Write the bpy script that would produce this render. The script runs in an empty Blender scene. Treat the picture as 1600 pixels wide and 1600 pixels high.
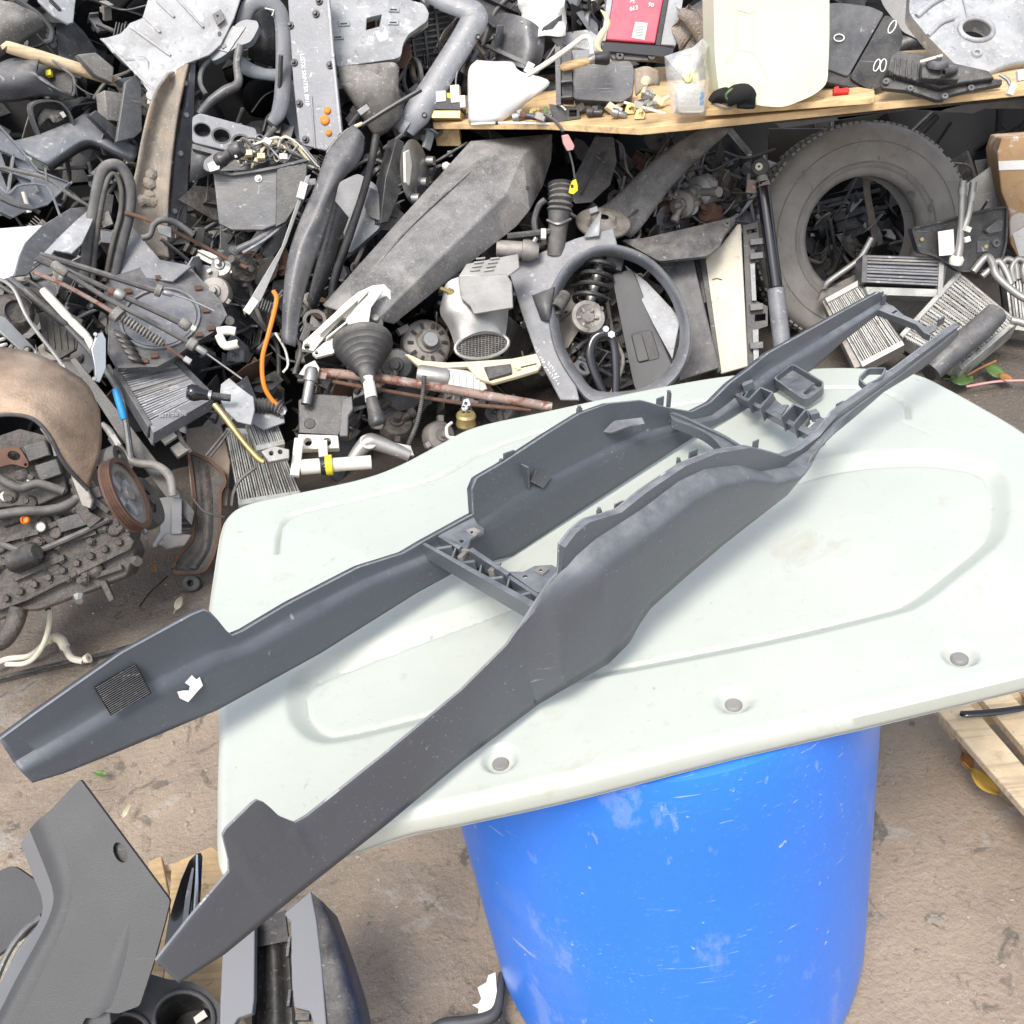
import bpy, bmesh, math, random
from mathutils import Vector as V, Matrix
random.seed(7)
R = math.radians
sc = bpy.context.scene
col = sc.collection
# ---------------------------------------------------------------- camera
CAMH, PITCH, ROLL, F = 1.7, 34.0, -9.0, 1600.0
C = V((0, 0, CAMH))
_p, _r = R(PITCH), R(ROLL)
FW = V((0, math.cos(_p), -math.sin(_p))); _rt = V((1, 0, 0)); _up = _rt.cross(FW)
RT = _rt*math.cos(_r) + _up*math.sin(_r); UP = -_rt*math.sin(_r) + _up*math.cos(_r)
cd = bpy.data.cameras.new('camera'); cam = bpy.data.objects.new('camera', cd); col.objects.link(cam)
cd.sensor_width = 36.0; cd.lens = 36.0; cd.clip_end = 200; cd.clip_start = 0.02
m3 = Matrix((RT, UP, -FW)).transposed(); cam.matrix_world = Matrix.Translation(C) @ m3.to_4x4()
sc.camera = cam
# ---------------------------------------------------------------- light
SUN_EL, SUN_AZ = 58.0, 200.0
w = bpy.data.worlds.new('World'); sc.world = w; w.use_nodes = True
nt = w.node_tree; bg = nt.nodes['Background']
sky = nt.nodes.new('ShaderNodeTexSky'); sky.sky_type = 'NISHITA'; sky.sun_disc = False
sky.sun_elevation = R(SUN_EL); sky.sun_rotation = R(SUN_AZ); sky.dust_density = 3.0; sky.air_density = 1.0; sky.ozone_density = 1.0
hs = nt.nodes.new('ShaderNodeHueSaturation'); hs.inputs['Saturation'].default_value = .55          # hazy white overcast
nt.links.new(sky.outputs[0], hs.inputs['Color']); nt.links.new(hs.outputs[0], bg.inputs[0]); bg.inputs[1].default_value = 0.15
sl = bpy.data.lights.new('sun', 'SUN'); sl.energy = 1.5; sl.angle = R(20); sl.color = (1, .95, .88)
so = bpy.data.objects.new('sun', sl); col.objects.link(so)
_az = R(SUN_AZ); sd = V((math.sin(_az)*math.cos(R(SUN_EL)), math.cos(_az)*math.cos(R(SUN_EL)), math.sin(R(SUN_EL))))
so.rotation_euler = sd.to_track_quat('Z', 'Y').to_euler()
sc.view_settings.view_transform = 'Standard'; sc.view_settings.look = 'None'; sc.view_settings.gamma = 1
sc.view_settings.exposure = 0.92

# ---------------------------------------------------------------- helpers: pixel of the photograph -> point in the yard
def ray(x, y): return FW + RT*((x-800)/F) - UP*((y-800)/F)
def Zp(x, y, z):
    d = ray(x, y); return C + d*((z-CAMH)/d.z)
def Dp(x, y, dep): return C + ray(x, y)*dep
def Sp(x, y, off=0.0):
    d = ray(x, y)                                # sloping face of the scrap heap: Y = 2.85 + .28 X + .75 Z
    t = (2.85 - off + .75*CAMH)/(d.y - .28*d.x - .75*d.z)
    return C + d*t
def pln(P, n, x, y):
    d = ray(x, y); t = (P-C).dot(n)/d.dot(n); return C + d*t
def cr(pts, n=6, closed=False):
    """catmull-rom"""
    pts = [V(p) for p in pts]; N = len(pts); out = []
    if N < 3: return pts
    for i in range(N if closed else N-1):
        p0 = pts[(i-1) % N] if (closed or i > 0) else pts[0]*2-pts[1]
        p1 = pts[i]; p2 = pts[(i+1) % N]
        p3 = pts[(i+2) % N] if (closed or i+2 < N) else pts[-1]*2-pts[-2]
        for k in range(n):
            t = k/n
            out.append(.5*((2*p1)+(p2-p0)*t+(2*p0-5*p1+4*p2-p3)*t*t+(3*p1-p0-3*p2+p3)*t**3))
    if not closed: out.append(pts[-1])
    return out
def rnd2(pts, r, n=3):
    """round polygon corners by radius r"""
    out = []; N = len(pts)
    for i in range(N):
        p = V(pts[i]); a = V(pts[i-1]); b = V(pts[(i+1) % N])
        da = (a-p); db = (b-p); q = min(r, da.length*.45, db.length*.45)
        A = p+da.normalized()*q; B = p+db.normalized()*q
        for k in range(n+1):
            t = k/n; out.append(A*(1-t)**2+p*2*t*(1-t)+B*t*t)
    return out
def circ(x, y, rx, ry=None, a=0, n=20):
    ry = ry or rx; ca, sa = math.cos(R(a)), math.sin(R(a)); o = []
    for k in range(n):
        t = 2*math.pi*k/n; u, v = rx*math.cos(t), ry*math.sin(t); o.append((x+u*ca-v*sa, y+u*sa+v*ca))
    return o

# ---------------------------------------------------------------- materials (all node based)
MATS = {}
def mat(name, c, rough=.5, metal=0, var=.25, dust=0, dcol=(.42, .39, .35), spk=0, scol=(.6, .6, .6), bump=.15, bs=60, vs=9, spec=.5, scr=0, **kw):
    m = bpy.data.materials.new(name); m.use_nodes = True; n = m.node_tree.nodes; L = m.node_tree.links
    b = n['Principled BSDF']; b.inputs['Roughness'].default_value = rough; b.inputs['Metallic'].default_value = metal
    b.inputs['Specular IOR Level'].default_value = spec
    tc = n.new('ShaderNodeTexCoord'); gi = n.new('ShaderNodeObjectInfo')
    ad = n.new('ShaderNodeVectorMath'); ad.operation = 'MULTIPLY_ADD'
    L.new(gi.outputs['Random'], ad.inputs[0]); ad.inputs[1].default_value = (7, 5, 3); L.new(tc.outputs['Object'], ad.inputs[2])
    co = ad.outputs[0]
    def noise(s, d=4, r=.6, dist=0):
        q = n.new('ShaderNodeTexNoise'); q.inputs['Scale'].default_value = s; q.inputs['Detail'].default_value = d
        q.inputs['Roughness'].default_value = r; q.inputs['Distortion'].default_value = dist; L.new(co, q.inputs['Vector']); return q.outputs['Fac']
    def mix(f, a, bb, t='RGBA'):
        q = n.new('ShaderNodeMix'); q.data_type = t; ins = {'RGBA': (0, 6, 7), 'FLOAT': (0, 2, 3)}[t]
        for i, v in zip(ins, (f, a, bb)):
            if hasattr(v, 'is_linked') or hasattr(v, 'links'): L.new(v, q.inputs[i])
            else: q.inputs[i].default_value = (*v, 1) if isinstance(v, (tuple, list)) else v
        return q.outputs[{'RGBA': 2, 'FLOAT': 0}[t]]
    def rng(v, a, bb, lo=0, hi=1):
        q = n.new('ShaderNodeMapRange'); L.new(v, q.inputs[0]); q.inputs[1].default_value = a; q.inputs[2].default_value = bb
        q.inputs[3].default_value = lo; q.inputs[4].default_value = hi; return q.outputs[0]
    def mul(a, bb):
        q = n.new('ShaderNodeMath'); q.operation = 'MULTIPLY'
        for i, v in enumerate((a, bb)):
            if hasattr(v, 'links'): L.new(v, q.inputs[i])
            else: q.inputs[i].default_value = v
        return q.outputs[0]
    n1 = noise(vs, 5, .62)
    cc = mix(rng(n1, .3, .7), tuple(x*(1-var) for x in c), tuple(min(1, x*(1+var)) for x in c))
    rg = rng(n1, .3, .7, rough*.85, min(1, rough*1.18))
    for layer in kw.get('layers', ()):              # (scale, threshold, softness, colour, amount)
        s_, th, so_, lc, am = layer
        cc = mix(mul(rng(noise(s_, 6, .65, kw.get('ldist', .6)), th, th+so_), am), cc, lc)
    for (sxy, sz_, th, so_, lc, am) in kw.get('streak', ()):
        mp = n.new('ShaderNodeMapping'); mp.inputs['Scale'].default_value = (sxy, sxy, sz_); L.new(co, mp.inputs[0]); q = n.new('ShaderNodeTexNoise'); q.inputs['Scale'].default_value = 1; q.inputs['Detail'].default_value = 6
        q.inputs['Roughness'].default_value = .7; L.new(mp.outputs[0], q.inputs['Vector']); cc = mix(mul(rng(q.outputs[0], th, th+so_), am), cc, lc)
    if 'ystain' in kw:
        y0, y1, yc, am = kw['ystain']; sp_ = n.new('ShaderNodeSeparateXYZ'); L.new(tc.outputs['Object'], sp_.inputs[0]); ma = n.new('ShaderNodeMath'); ma.operation = 'MULTIPLY_ADD'
        L.new(noise(2.2, 5, .6), ma.inputs[0]); ma.inputs[1].default_value = 1.6; L.new(sp_.outputs[1], ma.inputs[2]); f = mul(rng(ma.outputs[0], y0, y1), am); cc = mix(f, cc, yc); rg = mix(f, rg, .45, 'FLOAT')
    if dust:
        ge = n.new('ShaderNodeNewGeometry'); sx = n.new('ShaderNodeSeparateXYZ'); L.new(ge.outputs['Normal'], sx.inputs[0])
        up = rng(sx.outputs[2], kw.get('dlo', -.2), .95); nn = rng(noise(vs*2.3, 6, .7), .32, .68)
        f = mul(mul(up, nn), dust); cc = mix(f, cc, dcol); rg = mix(f, rg, .9, 'FLOAT')
    if spk:
        cc = mix(mul(rng(noise(kw.get('ss', 190), 2, .5), .64, .70), spk), cc, scol)
    if kw.get('grain'):
        mp = n.new('ShaderNodeMapping'); mp.inputs['Rotation'].default_value = (0, 0, kw['grain']); mp.inputs['Scale'].default_value = (5, 90, 60)
        L.new(co, mp.inputs[0]); q = n.new('ShaderNodeTexNoise'); q.inputs['Scale'].default_value = 1; q.inputs['Detail'].default_value = 5
        L.new(mp.outputs[0], q.inputs['Vector']); cc = mix(mul(rng(q.outputs[0], .48, .68), .7), cc, tuple(x*.55 for x in c))
    if scr:
        mp = n.new('ShaderNodeMapping'); mp.inputs['Rotation'].default_value = (.4, .9, .5); mp.inputs['Scale'].default_value = (9, 300, 300)
        L.new(co, mp.inputs[0]); q = n.new('ShaderNodeTexNoise'); q.inputs['Scale'].default_value = 1; q.inputs['Detail'].default_value = 3
        L.new(mp.outputs[0], q.inputs['Vector']); cc = mix(mul(mul(rng(q.outputs[0], .66, .72), rng(n1, .45, .6)), scr), cc, scol)
    L.new(cc, b.inputs['Base Color']); L.new(rg, b.inputs['Roughness'])
    if bump:
        bp = n.new('ShaderNodeBump'); bp.inputs['Strength'].default_value = bump; bp.inputs['Distance'].default_value = kw.get('bd', .004)
        L.new(noise(bs, kw.get('bdet', 3), .6), bp.inputs['Height']); L.new(bp.outputs[0], b.inputs['Normal'])
    if 'trans' in kw: b.inputs['Transmission Weight'].default_value = kw['trans']
    if 'sss' in kw:
        b.inputs['Subsurface Weight'].default_value = kw['sss']; b.inputs['Subsurface Radius'].default_value = (.05, .05, .04)
    if 'coat' in kw: b.inputs['Coat Weight'].default_value = kw['coat']
    if 'alpha' in kw: b.inputs['Alpha'].default_value = kw['alpha']
    MATS[name] = m
    return m

# ---------------------------------------------------------------- mesh builder
class MB:
    def __init__(s): s.v = []; s.f = []
    def add(s, vs, fs):
        o = len(s.v); s.v += [tuple(a) for a in vs]; s.f += [tuple(i+o for i in f) for f in fs]
    def grid(s, rows, closed=False, cap=False):
        n = len(rows[0]); vs = [p for r in rows for p in r]; fs = []
        for i in range(len(rows)-1):
            for j in range(n if closed else n-1):
                k = (j+1) % n; fs.append((i*n+j, i*n+k, (i+1)*n+k, (i+1)*n+j))
        if cap: fs.append(tuple(range(n-1, -1, -1))); fs.append(tuple((len(rows)-1)*n+j for j in range(n)))
        s.add(vs, fs)
    def tube(s, path, r, seg=8, cap=True, flat=1.0):
        path = [V(p) for p in path]
        path = [p for i, p in enumerate(path) if i == 0 or (p-path[i-1]).length > 1e-6]
        if len(path) < 2: return
        rows = []; t0 = (path[1]-path[0]).normalized(); a = V((0, 0, 1)) if abs(t0.z) < .9 else V((1, 0, 0)); nrm = t0.cross(a).normalized()
        for i, p in enumerate(path):
            t = (path[min(i+1, len(path)-1)]-path[max(i-1, 0)]).normalized()
            nrm = (nrm-t*nrm.dot(t)).normalized(); bn = t.cross(nrm)
            rr = r[i] if isinstance(r, (list, tuple)) else r
            rows.append([p+(nrm*math.cos(2*math.pi*k/seg)+bn*math.sin(2*math.pi*k/seg)*flat)*rr for k in range(seg)])
        s.grid(rows, True, cap)
    def lathe(s, prof, o, ax, seg=24, x0=None):
        o = V(o); ax = V(ax).normalized(); a = V((0, 0, 1)) if abs(ax.z) < .9 else V((1, 0, 0)); x = ax.cross(a).normalized(); y = ax.cross(x)
        s.grid([[o+ax*h+(x*math.cos(2*math.pi*k/seg)+y*math.sin(2*math.pi*k/seg))*max(r, 1e-5) for k in range(seg)] for r, h in prof], True)
    def box(s, o, X, Y, Z, d):
        o = V(o); X, Y, Z = V(X)*d[0]/2, V(Y)*d[1]/2, V(Z)*d[2]/2
        s.add([o+X*a+Y*b+Z*c for c in (-1, 1) for b in (-1, 1) for a in (-1, 1)], [(0, 2, 3, 1), (4, 5, 7, 6), (0, 1, 5, 4), (2, 6, 7, 3), (0, 4, 6, 2), (1, 3, 7, 5)])
    def prism(s, A, B, holesA=(), holesB=()):
        """A, B: matching loops of 3D points (front and back)"""
        bm = bmesh.new(); loops = [A]+list(holesA); lv = []
        es = []
        for lp in loops:
            vs = [bm.verts.new(p) for p in lp]; lv.append(vs)
            for i in range(len(vs)):
                es.append(bm.edges.new((vs[i-1], vs[i])))
        r = bmesh.ops.triangle_fill(bm, use_beauty=True, use_dissolve=False, edges=es)
        bm.verts.index_update(); back = [p for lp in [B]+list(holesB) for p in lp]
        vs = [v.co.copy() for v in bm.verts]; fs = [tuple(v.index for v in f.verts) for f in bm.faces]; n = len(vs)
        out = list(fs)+[tuple(i+n for i in reversed(f)) for f in fs]; k = 0
        for lp in loops:
            m = len(lp)
            for i in range(m):
                a, b = k+i, k+(i+1) % m; out.append((a, b, b+n, a+n))
            k += m
        s.add(vs+back, out); bm.free()
    def obj(s, name, m, parent=None, bev=0, smooth=40, sol=0, seg=2, sub=0):
        me = bpy.data.meshes.new(name); me.from_pydata(s.v, [], s.f)
        bm = bmesh.new(); bm.from_mesh(me); bmesh.ops.recalc_face_normals(bm, faces=bm.faces); bm.to_mesh(me); bm.free()
        me.materials.append(MATS[m] if isinstance(m, str) else m)
        me.polygons.foreach_set('use_smooth', [True]*len(me.polygons))
        try: me.set_sharp_from_angle(angle=R(smooth))
        except Exception: pass
        o = bpy.data.objects.new(name, me); col.objects.link(o); o.parent = parent
        if sub: q = o.modifiers.new('s', 'SUBSURF'); q.levels = q.render_levels = sub
        if sol: q = o.modifiers.new('t', 'SOLIDIFY'); q.thickness = sol; q.offset = 0
        if bev:
            q = o.modifiers.new('b', 'BEVEL'); q.width = bev; q.segments = seg; q.limit_method = 'ANGLE'; q.angle_limit = R(35)
        return o

def tag(o, label=None, cat=None, group=None, kind=None):
    for k, v in (('label', label), ('category', cat), ('group', group), ('kind', kind)):
        if v: o[k] = v
    return o

# a thing of the heap, described in photograph pixels on a plane of its own
class Th:
    def __init__(s, name, label, cat, x, y, off=0.0, yaw=0, pitch=0, roll=0, P=None, n=None, group=None):
        s.name, s.label, s.cat, s.group = name, label, cat, group
        s.P = P if P is not None else Sp(x, y, off)
        if n is None:
            d = (C-s.P).normalized(); n = d + RT*math.tan(R(yaw)) + UP*math.tan(R(pitch))
        s.n = V(n).normalized()
        s.x = (RT - s.n*RT.dot(s.n)).normalized(); s.y = s.n.cross(s.x)
        s.s = (s.P-C).dot(FW)/F                          # metres per pixel here
        s.M = Matrix((s.x, s.y, s.n)).transposed().to_4x4(); s.M.translation = s.P
        s.Mi = s.M.inverted(); s.parts = []
    def l(s, p):
        """(x, y[, w]) pixel (w pixels proud of the plane) -> local metres"""
        w = (p[2] if len(p) > 2 else 0)*s.s
        return s.Mi @ pln(s.P+s.n*w, s.n, p[0], p[1])
    def ls(s, pts): return [s.l(p) for p in pts]
    def p(s, nm, m, bev=0, sol=0, smooth=40, parent=None, label=None, sub=0, kind=None):
        q = Pt(s); q.nm, q.m, q.bev, q.sol, q.smooth, q.parent, q.label, q.sub, q.kind = nm, m, bev*s.s, sol*s.s, smooth, parent, label, sub, kind
        s.parts.append(q); return q
    def done(s):
        top = [q for q in s.parts if q.parent is None]
        if len(top) == 1:
            root = None
        else:
            root = bpy.data.objects.new(s.name, None); col.objects.link(root); root.matrix_world = s.M; root.empty_display_size = .05
        for q in s.parts:
            par = q.parent.o if q.parent else root
            q.o = q.mb.obj(q.nm if (q.parent or root) else s.name, q.m, par, q.bev, q.smooth, q.sol, sub=q.sub)
            if q.label: q.o['label'] = q.label
            if q.kind: q.o['kind'] = q.kind
            if root is None and q.parent is None: root = q.o; q.o.matrix_world = s.M
        tag(root, s.label, s.cat, s.group); s.root = root; return root
    def into(s, root, rootM, suffix=None):
        """parts become parts of another thing"""
        for q in s.parts:
            q.o = q.mb.obj(q.nm, q.m, q.parent.o if q.parent else root, q.bev, q.smooth, q.sol, sub=q.sub)
            if not q.parent: q.o.matrix_basis = rootM.inverted() @ s.M
            if q.label: q.o['label'] = q.label
class Pt:
    def __init__(s, th): s.t = th; s.mb = MB()
    def plate(s, out, th, w=0, holes=(), back=None):
        """flat piece with pixel outline, th pixels thick, front face at w"""
        t = s.t; A = t.ls([(p[0], p[1], w) for p in out]); d = V((0, 0, -th*t.s)); H = [t.ls([(p[0], p[1], w) for p in h]) for h in holes]
        s.mb.prism(A, [a+d for a in A], H, [[a+d for a in h] for h in H]); return s
    def rim(s, out, depth, ft, w=0, inset=0):
        """wall following an outline, going depth pixels back"""
        t = s.t; A = t.ls([(p[0], p[1], w) for p in out]); N = len(A); B = []
        ar = sum(A[i-1].x*A[i].y-A[i].x*A[i-1].y for i in range(N)); sg = 1 if ar > 0 else -1
        for i in range(N):
            a, b, c = A[i-1], A[i], A[(i+1) % N]; d = (c-a); nn = V((-d.y, d.x, 0))*sg
            B.append(b+(nn.normalized() if nn.length > 0 else nn)*ft*t.s)
        D = V((0, 0, -depth*t.s))
        rows = [A, [a+D for a in A], [b+D for b in B], B, A]; s.mb.grid(rows, True); return s
    def tube(s, pts, r, seg=8, sm=5, flat=1, cap=True):
        P = s.t.ls(pts); P = cr(P, sm) if (sm and len(P) > 2) else P
        rr = r
        if isinstance(r, (list, tuple)):
            n = len(P); rr = []
            for i in range(n):
                f = i/(n-1)*(len(r)-1); k = min(int(f), len(r)-2); rr.append((r[k]+(r[k+1]-r[k])*(f-k))*s.t.s)
        else: rr = r*s.t.s
        s.mb.tube(P, rr, seg, cap, flat); return s
    def corr(s, pts, r, pitch=3, amp=.2, seg=10):
        """corrugated hose"""
        P = cr(s.t.ls(pts), 8); L = [0]
        for a, b in zip(P, P[1:]): L.append(L[-1]+(b-a).length)
        n = int(L[-1]/(pitch*s.t.s)*4)+2; Q = []; rr = []
        for i in range(n):
            d = L[-1]*i/(n-1); k = max(j for j in range(len(L)) if L[j] <= d+1e-9); k = min(k, len(P)-2)
            Q.append(P[k].lerp(P[k+1], (d-L[k])/max(1e-9, L[k+1]-L[k]))); rr.append(r*s.t.s*(1+amp*math.cos(i*math.pi/2)))
        s.mb.tube(Q, rr, seg); return s
    def lathe(s, prof, at, ax=(0, 0, 1), seg=24):
        """profile (r, h) in pixels about local axis ax through pixel point"""
        k = s.t.s; s.mb.lathe([(r*k, h*k) for r, h in prof], s.t.l(at), ax, seg); return s
    def lax(s, prof, a, b, seg=24):
        """profile (r px, f along a->b)"""
        A, B = s.t.l(a), s.t.l(b); L = (B-A).length; k = s.t.s
        s.mb.lathe([(r*k, h*L) for r, h in prof], A, B-A, seg); return s
    def box(s, at, d, ang=0, w=None, tilt=0):
        """box centred on pixel at, size d px, turned ang in the plane"""
        t = s.t; a = R(ang); X = V((math.cos(a), math.sin(a), 0)); Y = V((-math.sin(a), math.cos(a), 0)); Z = V((0, 0, 1))
        if tilt: Y, Z = Y*math.cos(R(tilt))+Z*math.sin(R(tilt)), Z*math.cos(R(tilt))-Y*math.sin(R(tilt))
        s.mb.box(t.l(at), X, Y, Z, [q*t.s for q in d]); return s
    def loft(s, rows, sm=5, sm2=0):
        G = [cr(s.t.ls(r), sm) if sm else s.t.ls(r) for r in rows]
        if sm2:
            T = [cr([g[j] for g in G], sm2) for j in range(len(G[0]))]; G = [[T[j][i] for j in range(len(T))] for i in range(len(T[0]))]
        s.mb.grid(G); return s
    def coil(s, a, b, r, wr, turns, seg=8, taper=1):
        A, B = s.t.l(a), s.t.l(b); ax = (B-A); L = ax.length; ax.normalize(); q = V((0, 0, 1)) if abs(ax.z) < .9 else V((1, 0, 0)); x = ax.cross(q).normalized(); y = ax.cross(x); k = s.t.s
        n = int(turns*18); P = []
        for i in range(n+1):
            f = i/n; th = 2*math.pi*turns*f; rr = r*k*(1+(taper-1)*f); P.append(A+ax*L*f+(x*math.cos(th)+y*math.sin(th))*rr)
        s.mb.tube(P, wr*k, seg); return s
    def text(s, string, at, size, ang=0, thick=.6, shear=0.15, w=0):
        cu = bpy.data.curves.new('t', 'FONT'); cu.body = string; cu.size = size*s.t.s; cu.extrude = thick*s.t.s; cu.shear = shear; cu.resolution_u = 2
        cu.offset = size*s.t.s*.012
        o = bpy.data.objects.new('t', cu); me = o.to_mesh(); a = R(ang); P = s.t.l(at)
        vs = [P+V((v.co.x*math.cos(a)-v.co.y*math.sin(a), v.co.x*math.sin(a)+v.co.y*math.cos(a), v.co.z+w*s.t.s)) for v in me.vertices]
        s.mb.add(vs, [tuple(p.vertices) for p in me.polygons]); o.to_mesh_clear(); bpy.data.objects.remove(o); bpy.data.curves.remove(cu); return s

def scrib(q, a, b, n, h, r=.7, seed=1):
    rs = random.Random(seed); A, B = V(a), V(b); d = (B-A).normalized(); p = V((-d.y, d.x)); L = (B-A).length
    for k in range(n):
        o = A+d*(L*k/n); pts = []
        for j in range(4): pts.append(o+d*(L/n*rs.uniform(0, .8))+p*rs.uniform(-h/2, h/2))
        q.tube([(u.x, u.y, .6) for u in pts], r, 5, 3)
# palette
DK = ((11, .56, .14, (.030, .028, .026), .55), (5, .55, .2, (.24, .215, .185), .35), (46, .63, .05, (.45, .44, .42), .5))
mat('console_grey', (.078, .085, .099), .30, var=.04, dust=.75, dlo=.45, dcol=(.27, .275, .285), spec=.6, spk=.04, scol=(.45, .45, .46), bump=.30, bs=480, bd=.0010, scr=.45, layers=((40, .70, .03, (.35, .35, .35), .5),))
mat('console_inner', (.078, .086, .103), .34, var=.05, dust=.6, dlo=.45, dcol=(.27, .275, .285), spk=.05, scol=(.42, .42, .42), bump=.06, bs=200, bd=.001, scr=.4, layers=((34, .68, .03, (.4, .4, .4), .5),))
mat('plastic_dark', (.024, .025, .027), .33, var=.25, dust=.3, spk=.14, bump=.12, bs=160, scr=.5, layers=((7, .58, .15, (.10, .095, .088), .5), (40, .66, .04, (.3, .3, .3), .5)))
mat('plastic_mid', (.070, .074, .082), .33, var=.25, dust=.35, spk=.12, bump=.12, bs=160, scr=.5, layers=DK)
mat('plastic_light', (.17, .181, .203), .34, var=.25, dust=.4, spk=.2, bump=.12, bs=120, scr=.6, layers=((9, .55, .14, (.10, .105, .115), .6), (4, .56, .2, (.30, .285, .26), .4), (46, .62, .05, (.6, .6, .6), .6)))
mat('plastic_dirty', (.14, .134, .125), .65, var=.4, dust=.7, spk=.5, bump=.25, bs=90, scr=.4, layers=((8, .52, .14, (.055, .052, .048), .75), (30, .6, .06, (.38, .35, .31), .6)))
mat('plastic_worn', (.32, .333, .348), .42, var=.3, dust=.4, spk=.35, ss=110, bump=.2, bs=90, scr=.7, layers=((7, .52, .14, (.17, .175, .18), .7), (22, .58, .06, (.62, .62, .62), .7), (48, .60, .05, (.10, .10, .10), .5)))
mat('plastic_black', (.012, .012, .013), .45, var=.3, dust=.12, spk=.15, bump=.1, bs=120, scr=.2)
mat('felt', (.17, .168, .165), .95, var=.4, dust=.3, dcol=(.45, .44, .42), layers=((5, .52, .15, (.07, .069, .068), .8), (9, .58, .08, (.33, .30, .26), .5), (90, .60, .05, (.42, .42, .42), .6)), spk=.8, ss=420, bump=.5, bs=420, spec=.1)
mat('rubber', (.055, .053, .05), .75, var=.3, dust=.55, dcol=(.30, .28, .25), bump=.15, bs=70, spec=.3, scr=.2)
mat('rubber_hose', (.05, .05, .052), .6, var=.3, dust=.5, bump=.08)
mat('steel', (.34, .34, .33), .42, .8, var=.3, dust=.2, bump=.1, layers=((14, .62, .1, (.2, .15, .11), .6),))
mat('alu', (.36, .355, .34), .45, .6, var=.2, dust=.2, bump=.15, layers=((20, .62, .1, (.24, .21, .17), .6),))
mat('alu_fin', (.42, .43, .41), .5, .45, var=.4, dust=.3, bump=.2, bs=300, layers=((26, .56, .08, (.17, .165, .14), .8), (9, .55, .12, (.24, .22, .18), .6), (60, .62, .04, (.7, .7, .66), .7)))
mat('cast', (.30, .28, .255), .6, .35, var=.4, bump=.4, bs=60, layers=((12, .55, .12, (.10, .085, .07), .8),))
mat('engine_dirt', (.066, .062, .058), .5, .15, var=.5, dust=.45, dcol=(.24, .205, .17), bump=.9, bs=48, bd=.010, bdet=6, layers=((10, .55, .15, (.15, .13, .11), .6), (22, .6, .08, (.03, .027, .025), .8)))
mat('rust', (.135, .075, .050), .85, .1, var=.5, bump=.4, layers=((25, .5, .15, (.10, .06, .045), .8),))
mat('rust_pipe', (.30, .22, .185), .7, .3, var=.3, bump=.3, layers=((22, .5, .06, (.20, .08, .05), .95), (40, .58, .06, (.55, .52, .5), .6)))
mat('heat_shield', (.29, .215, .155), .55, .45, var=.45, bump=.35, bs=180, layers=((5, .50, .3, (.42, .35, .28), .8), (14, .60, .15, (.15, .11, .085), .7)))
mat('white_plastic', (.72, .70, .62), .5, var=.1, dust=.15, bump=.05, layers=((16, .62, .1, (.35, .28, .18), .5),))
mat('cream_trim', (.66, .57, .38), .55, var=.15, bump=.05, layers=((18, .6, .1, (.3, .24, .15), .5),))
mat('cream_cloth', (.66, .62, .50), .8, var=.12, bump=.2, bs=300, layers=((30, .60, .06, (.3, .26, .2), .5),))
mat('white_paint', (.80, .80, .79), .25, var=.02, bump=0, coat=.5)
mat('wood', (.66, .46, .24), .75, grain=.12, var=.25, bump=.4, bs=90, layers=((6, .55, .2, (.40, .25, .12), .7), (40, .62, .08, (.2, .12, .06), .5)))
mat('wood_pale', (.64, .50, .32), .8, grain=-.9, var=.2, bump=.4, bs=90, layers=((9, .58, .15, (.32, .24, .16), .7), (60, .64, .06, (.2, .15, .1), .5)))
mat('orange', (.75, .22, .02), .5, var=.15, bump=.05)
mat('yellow', (.80, .70, .03), .45, var=.1, bump=.05)
mat('red', (.62, .02, .02), .4, var=.1, bump=.05)
mat('pinkred', (.62, .07, .11), .25, var=.12, bump=0, dust=.15, coat=.6)
mat('pink', (.55, .28, .27), .5, var=.1, bump=0)
mat('blue_tape', (.02, .28, .62), .4, var=.1, bump=0)
mat('white_mark', (.82, .82, .80), .7, var=.08, bump=0)
mat('paper', (.76, .75, .72), .8, var=.1, bump=.1, layers=((40, .6, .05, (.4, .38, .36), .5),))
mat('brass', (.50, .40, .18), .4, .8, var=.3, bump=.05)
mat('chrome', (.62, .63, .64), .22, .9, var=.15, bump=.02)
import numpy as np
from mathutils import noise as mn
mat('lid_paint', (.468, .496, .448), .42, var=.03, dust=0, bump=.10, bs=220, bd=.0015, spk=.10, scol=(.25, .25, .2), ss=75,
    layers=((2.2, .57, .22, (.455, .44, .37), .6), (34, .67, .05, (.26, .24, .19), .6), (9, .62, .08, (.40, .365, .29), .45), (120, .66, .04, (.3, .3, .27), .4)), scr=.12)
mat('barrel_blue', (.026, .195, .78), .33, var=.05, vs=3, bump=.05, bs=40, spk=.06, scol=(.55, .60, .75), ss=160, scr=.6, ldist=.15,
    layers=((3.2, .56, .10, (.10, .24, .70), .45), (26, .69, .03, (.5, .55, .68), .7), (60, .68, .03, (.6, .63, .7), .6)),
    streak=((8, 3.5, .58, .05, (.17, .30, .72), .6), (20, 7, .66, .05, (.34, .43, .72), .5), (6, 60, .66, .02, (.5, .53, .62), .7)))
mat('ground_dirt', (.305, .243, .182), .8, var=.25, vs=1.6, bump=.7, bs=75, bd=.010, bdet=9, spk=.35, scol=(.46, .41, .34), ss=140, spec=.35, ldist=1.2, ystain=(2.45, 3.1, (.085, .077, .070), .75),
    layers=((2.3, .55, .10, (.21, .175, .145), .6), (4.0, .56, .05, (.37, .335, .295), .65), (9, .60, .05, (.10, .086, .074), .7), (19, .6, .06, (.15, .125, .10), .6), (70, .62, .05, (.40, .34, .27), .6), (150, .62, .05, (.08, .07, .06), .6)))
mat('stone', (.30, .26, .21), .85, var=.4, bump=.4)
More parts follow.
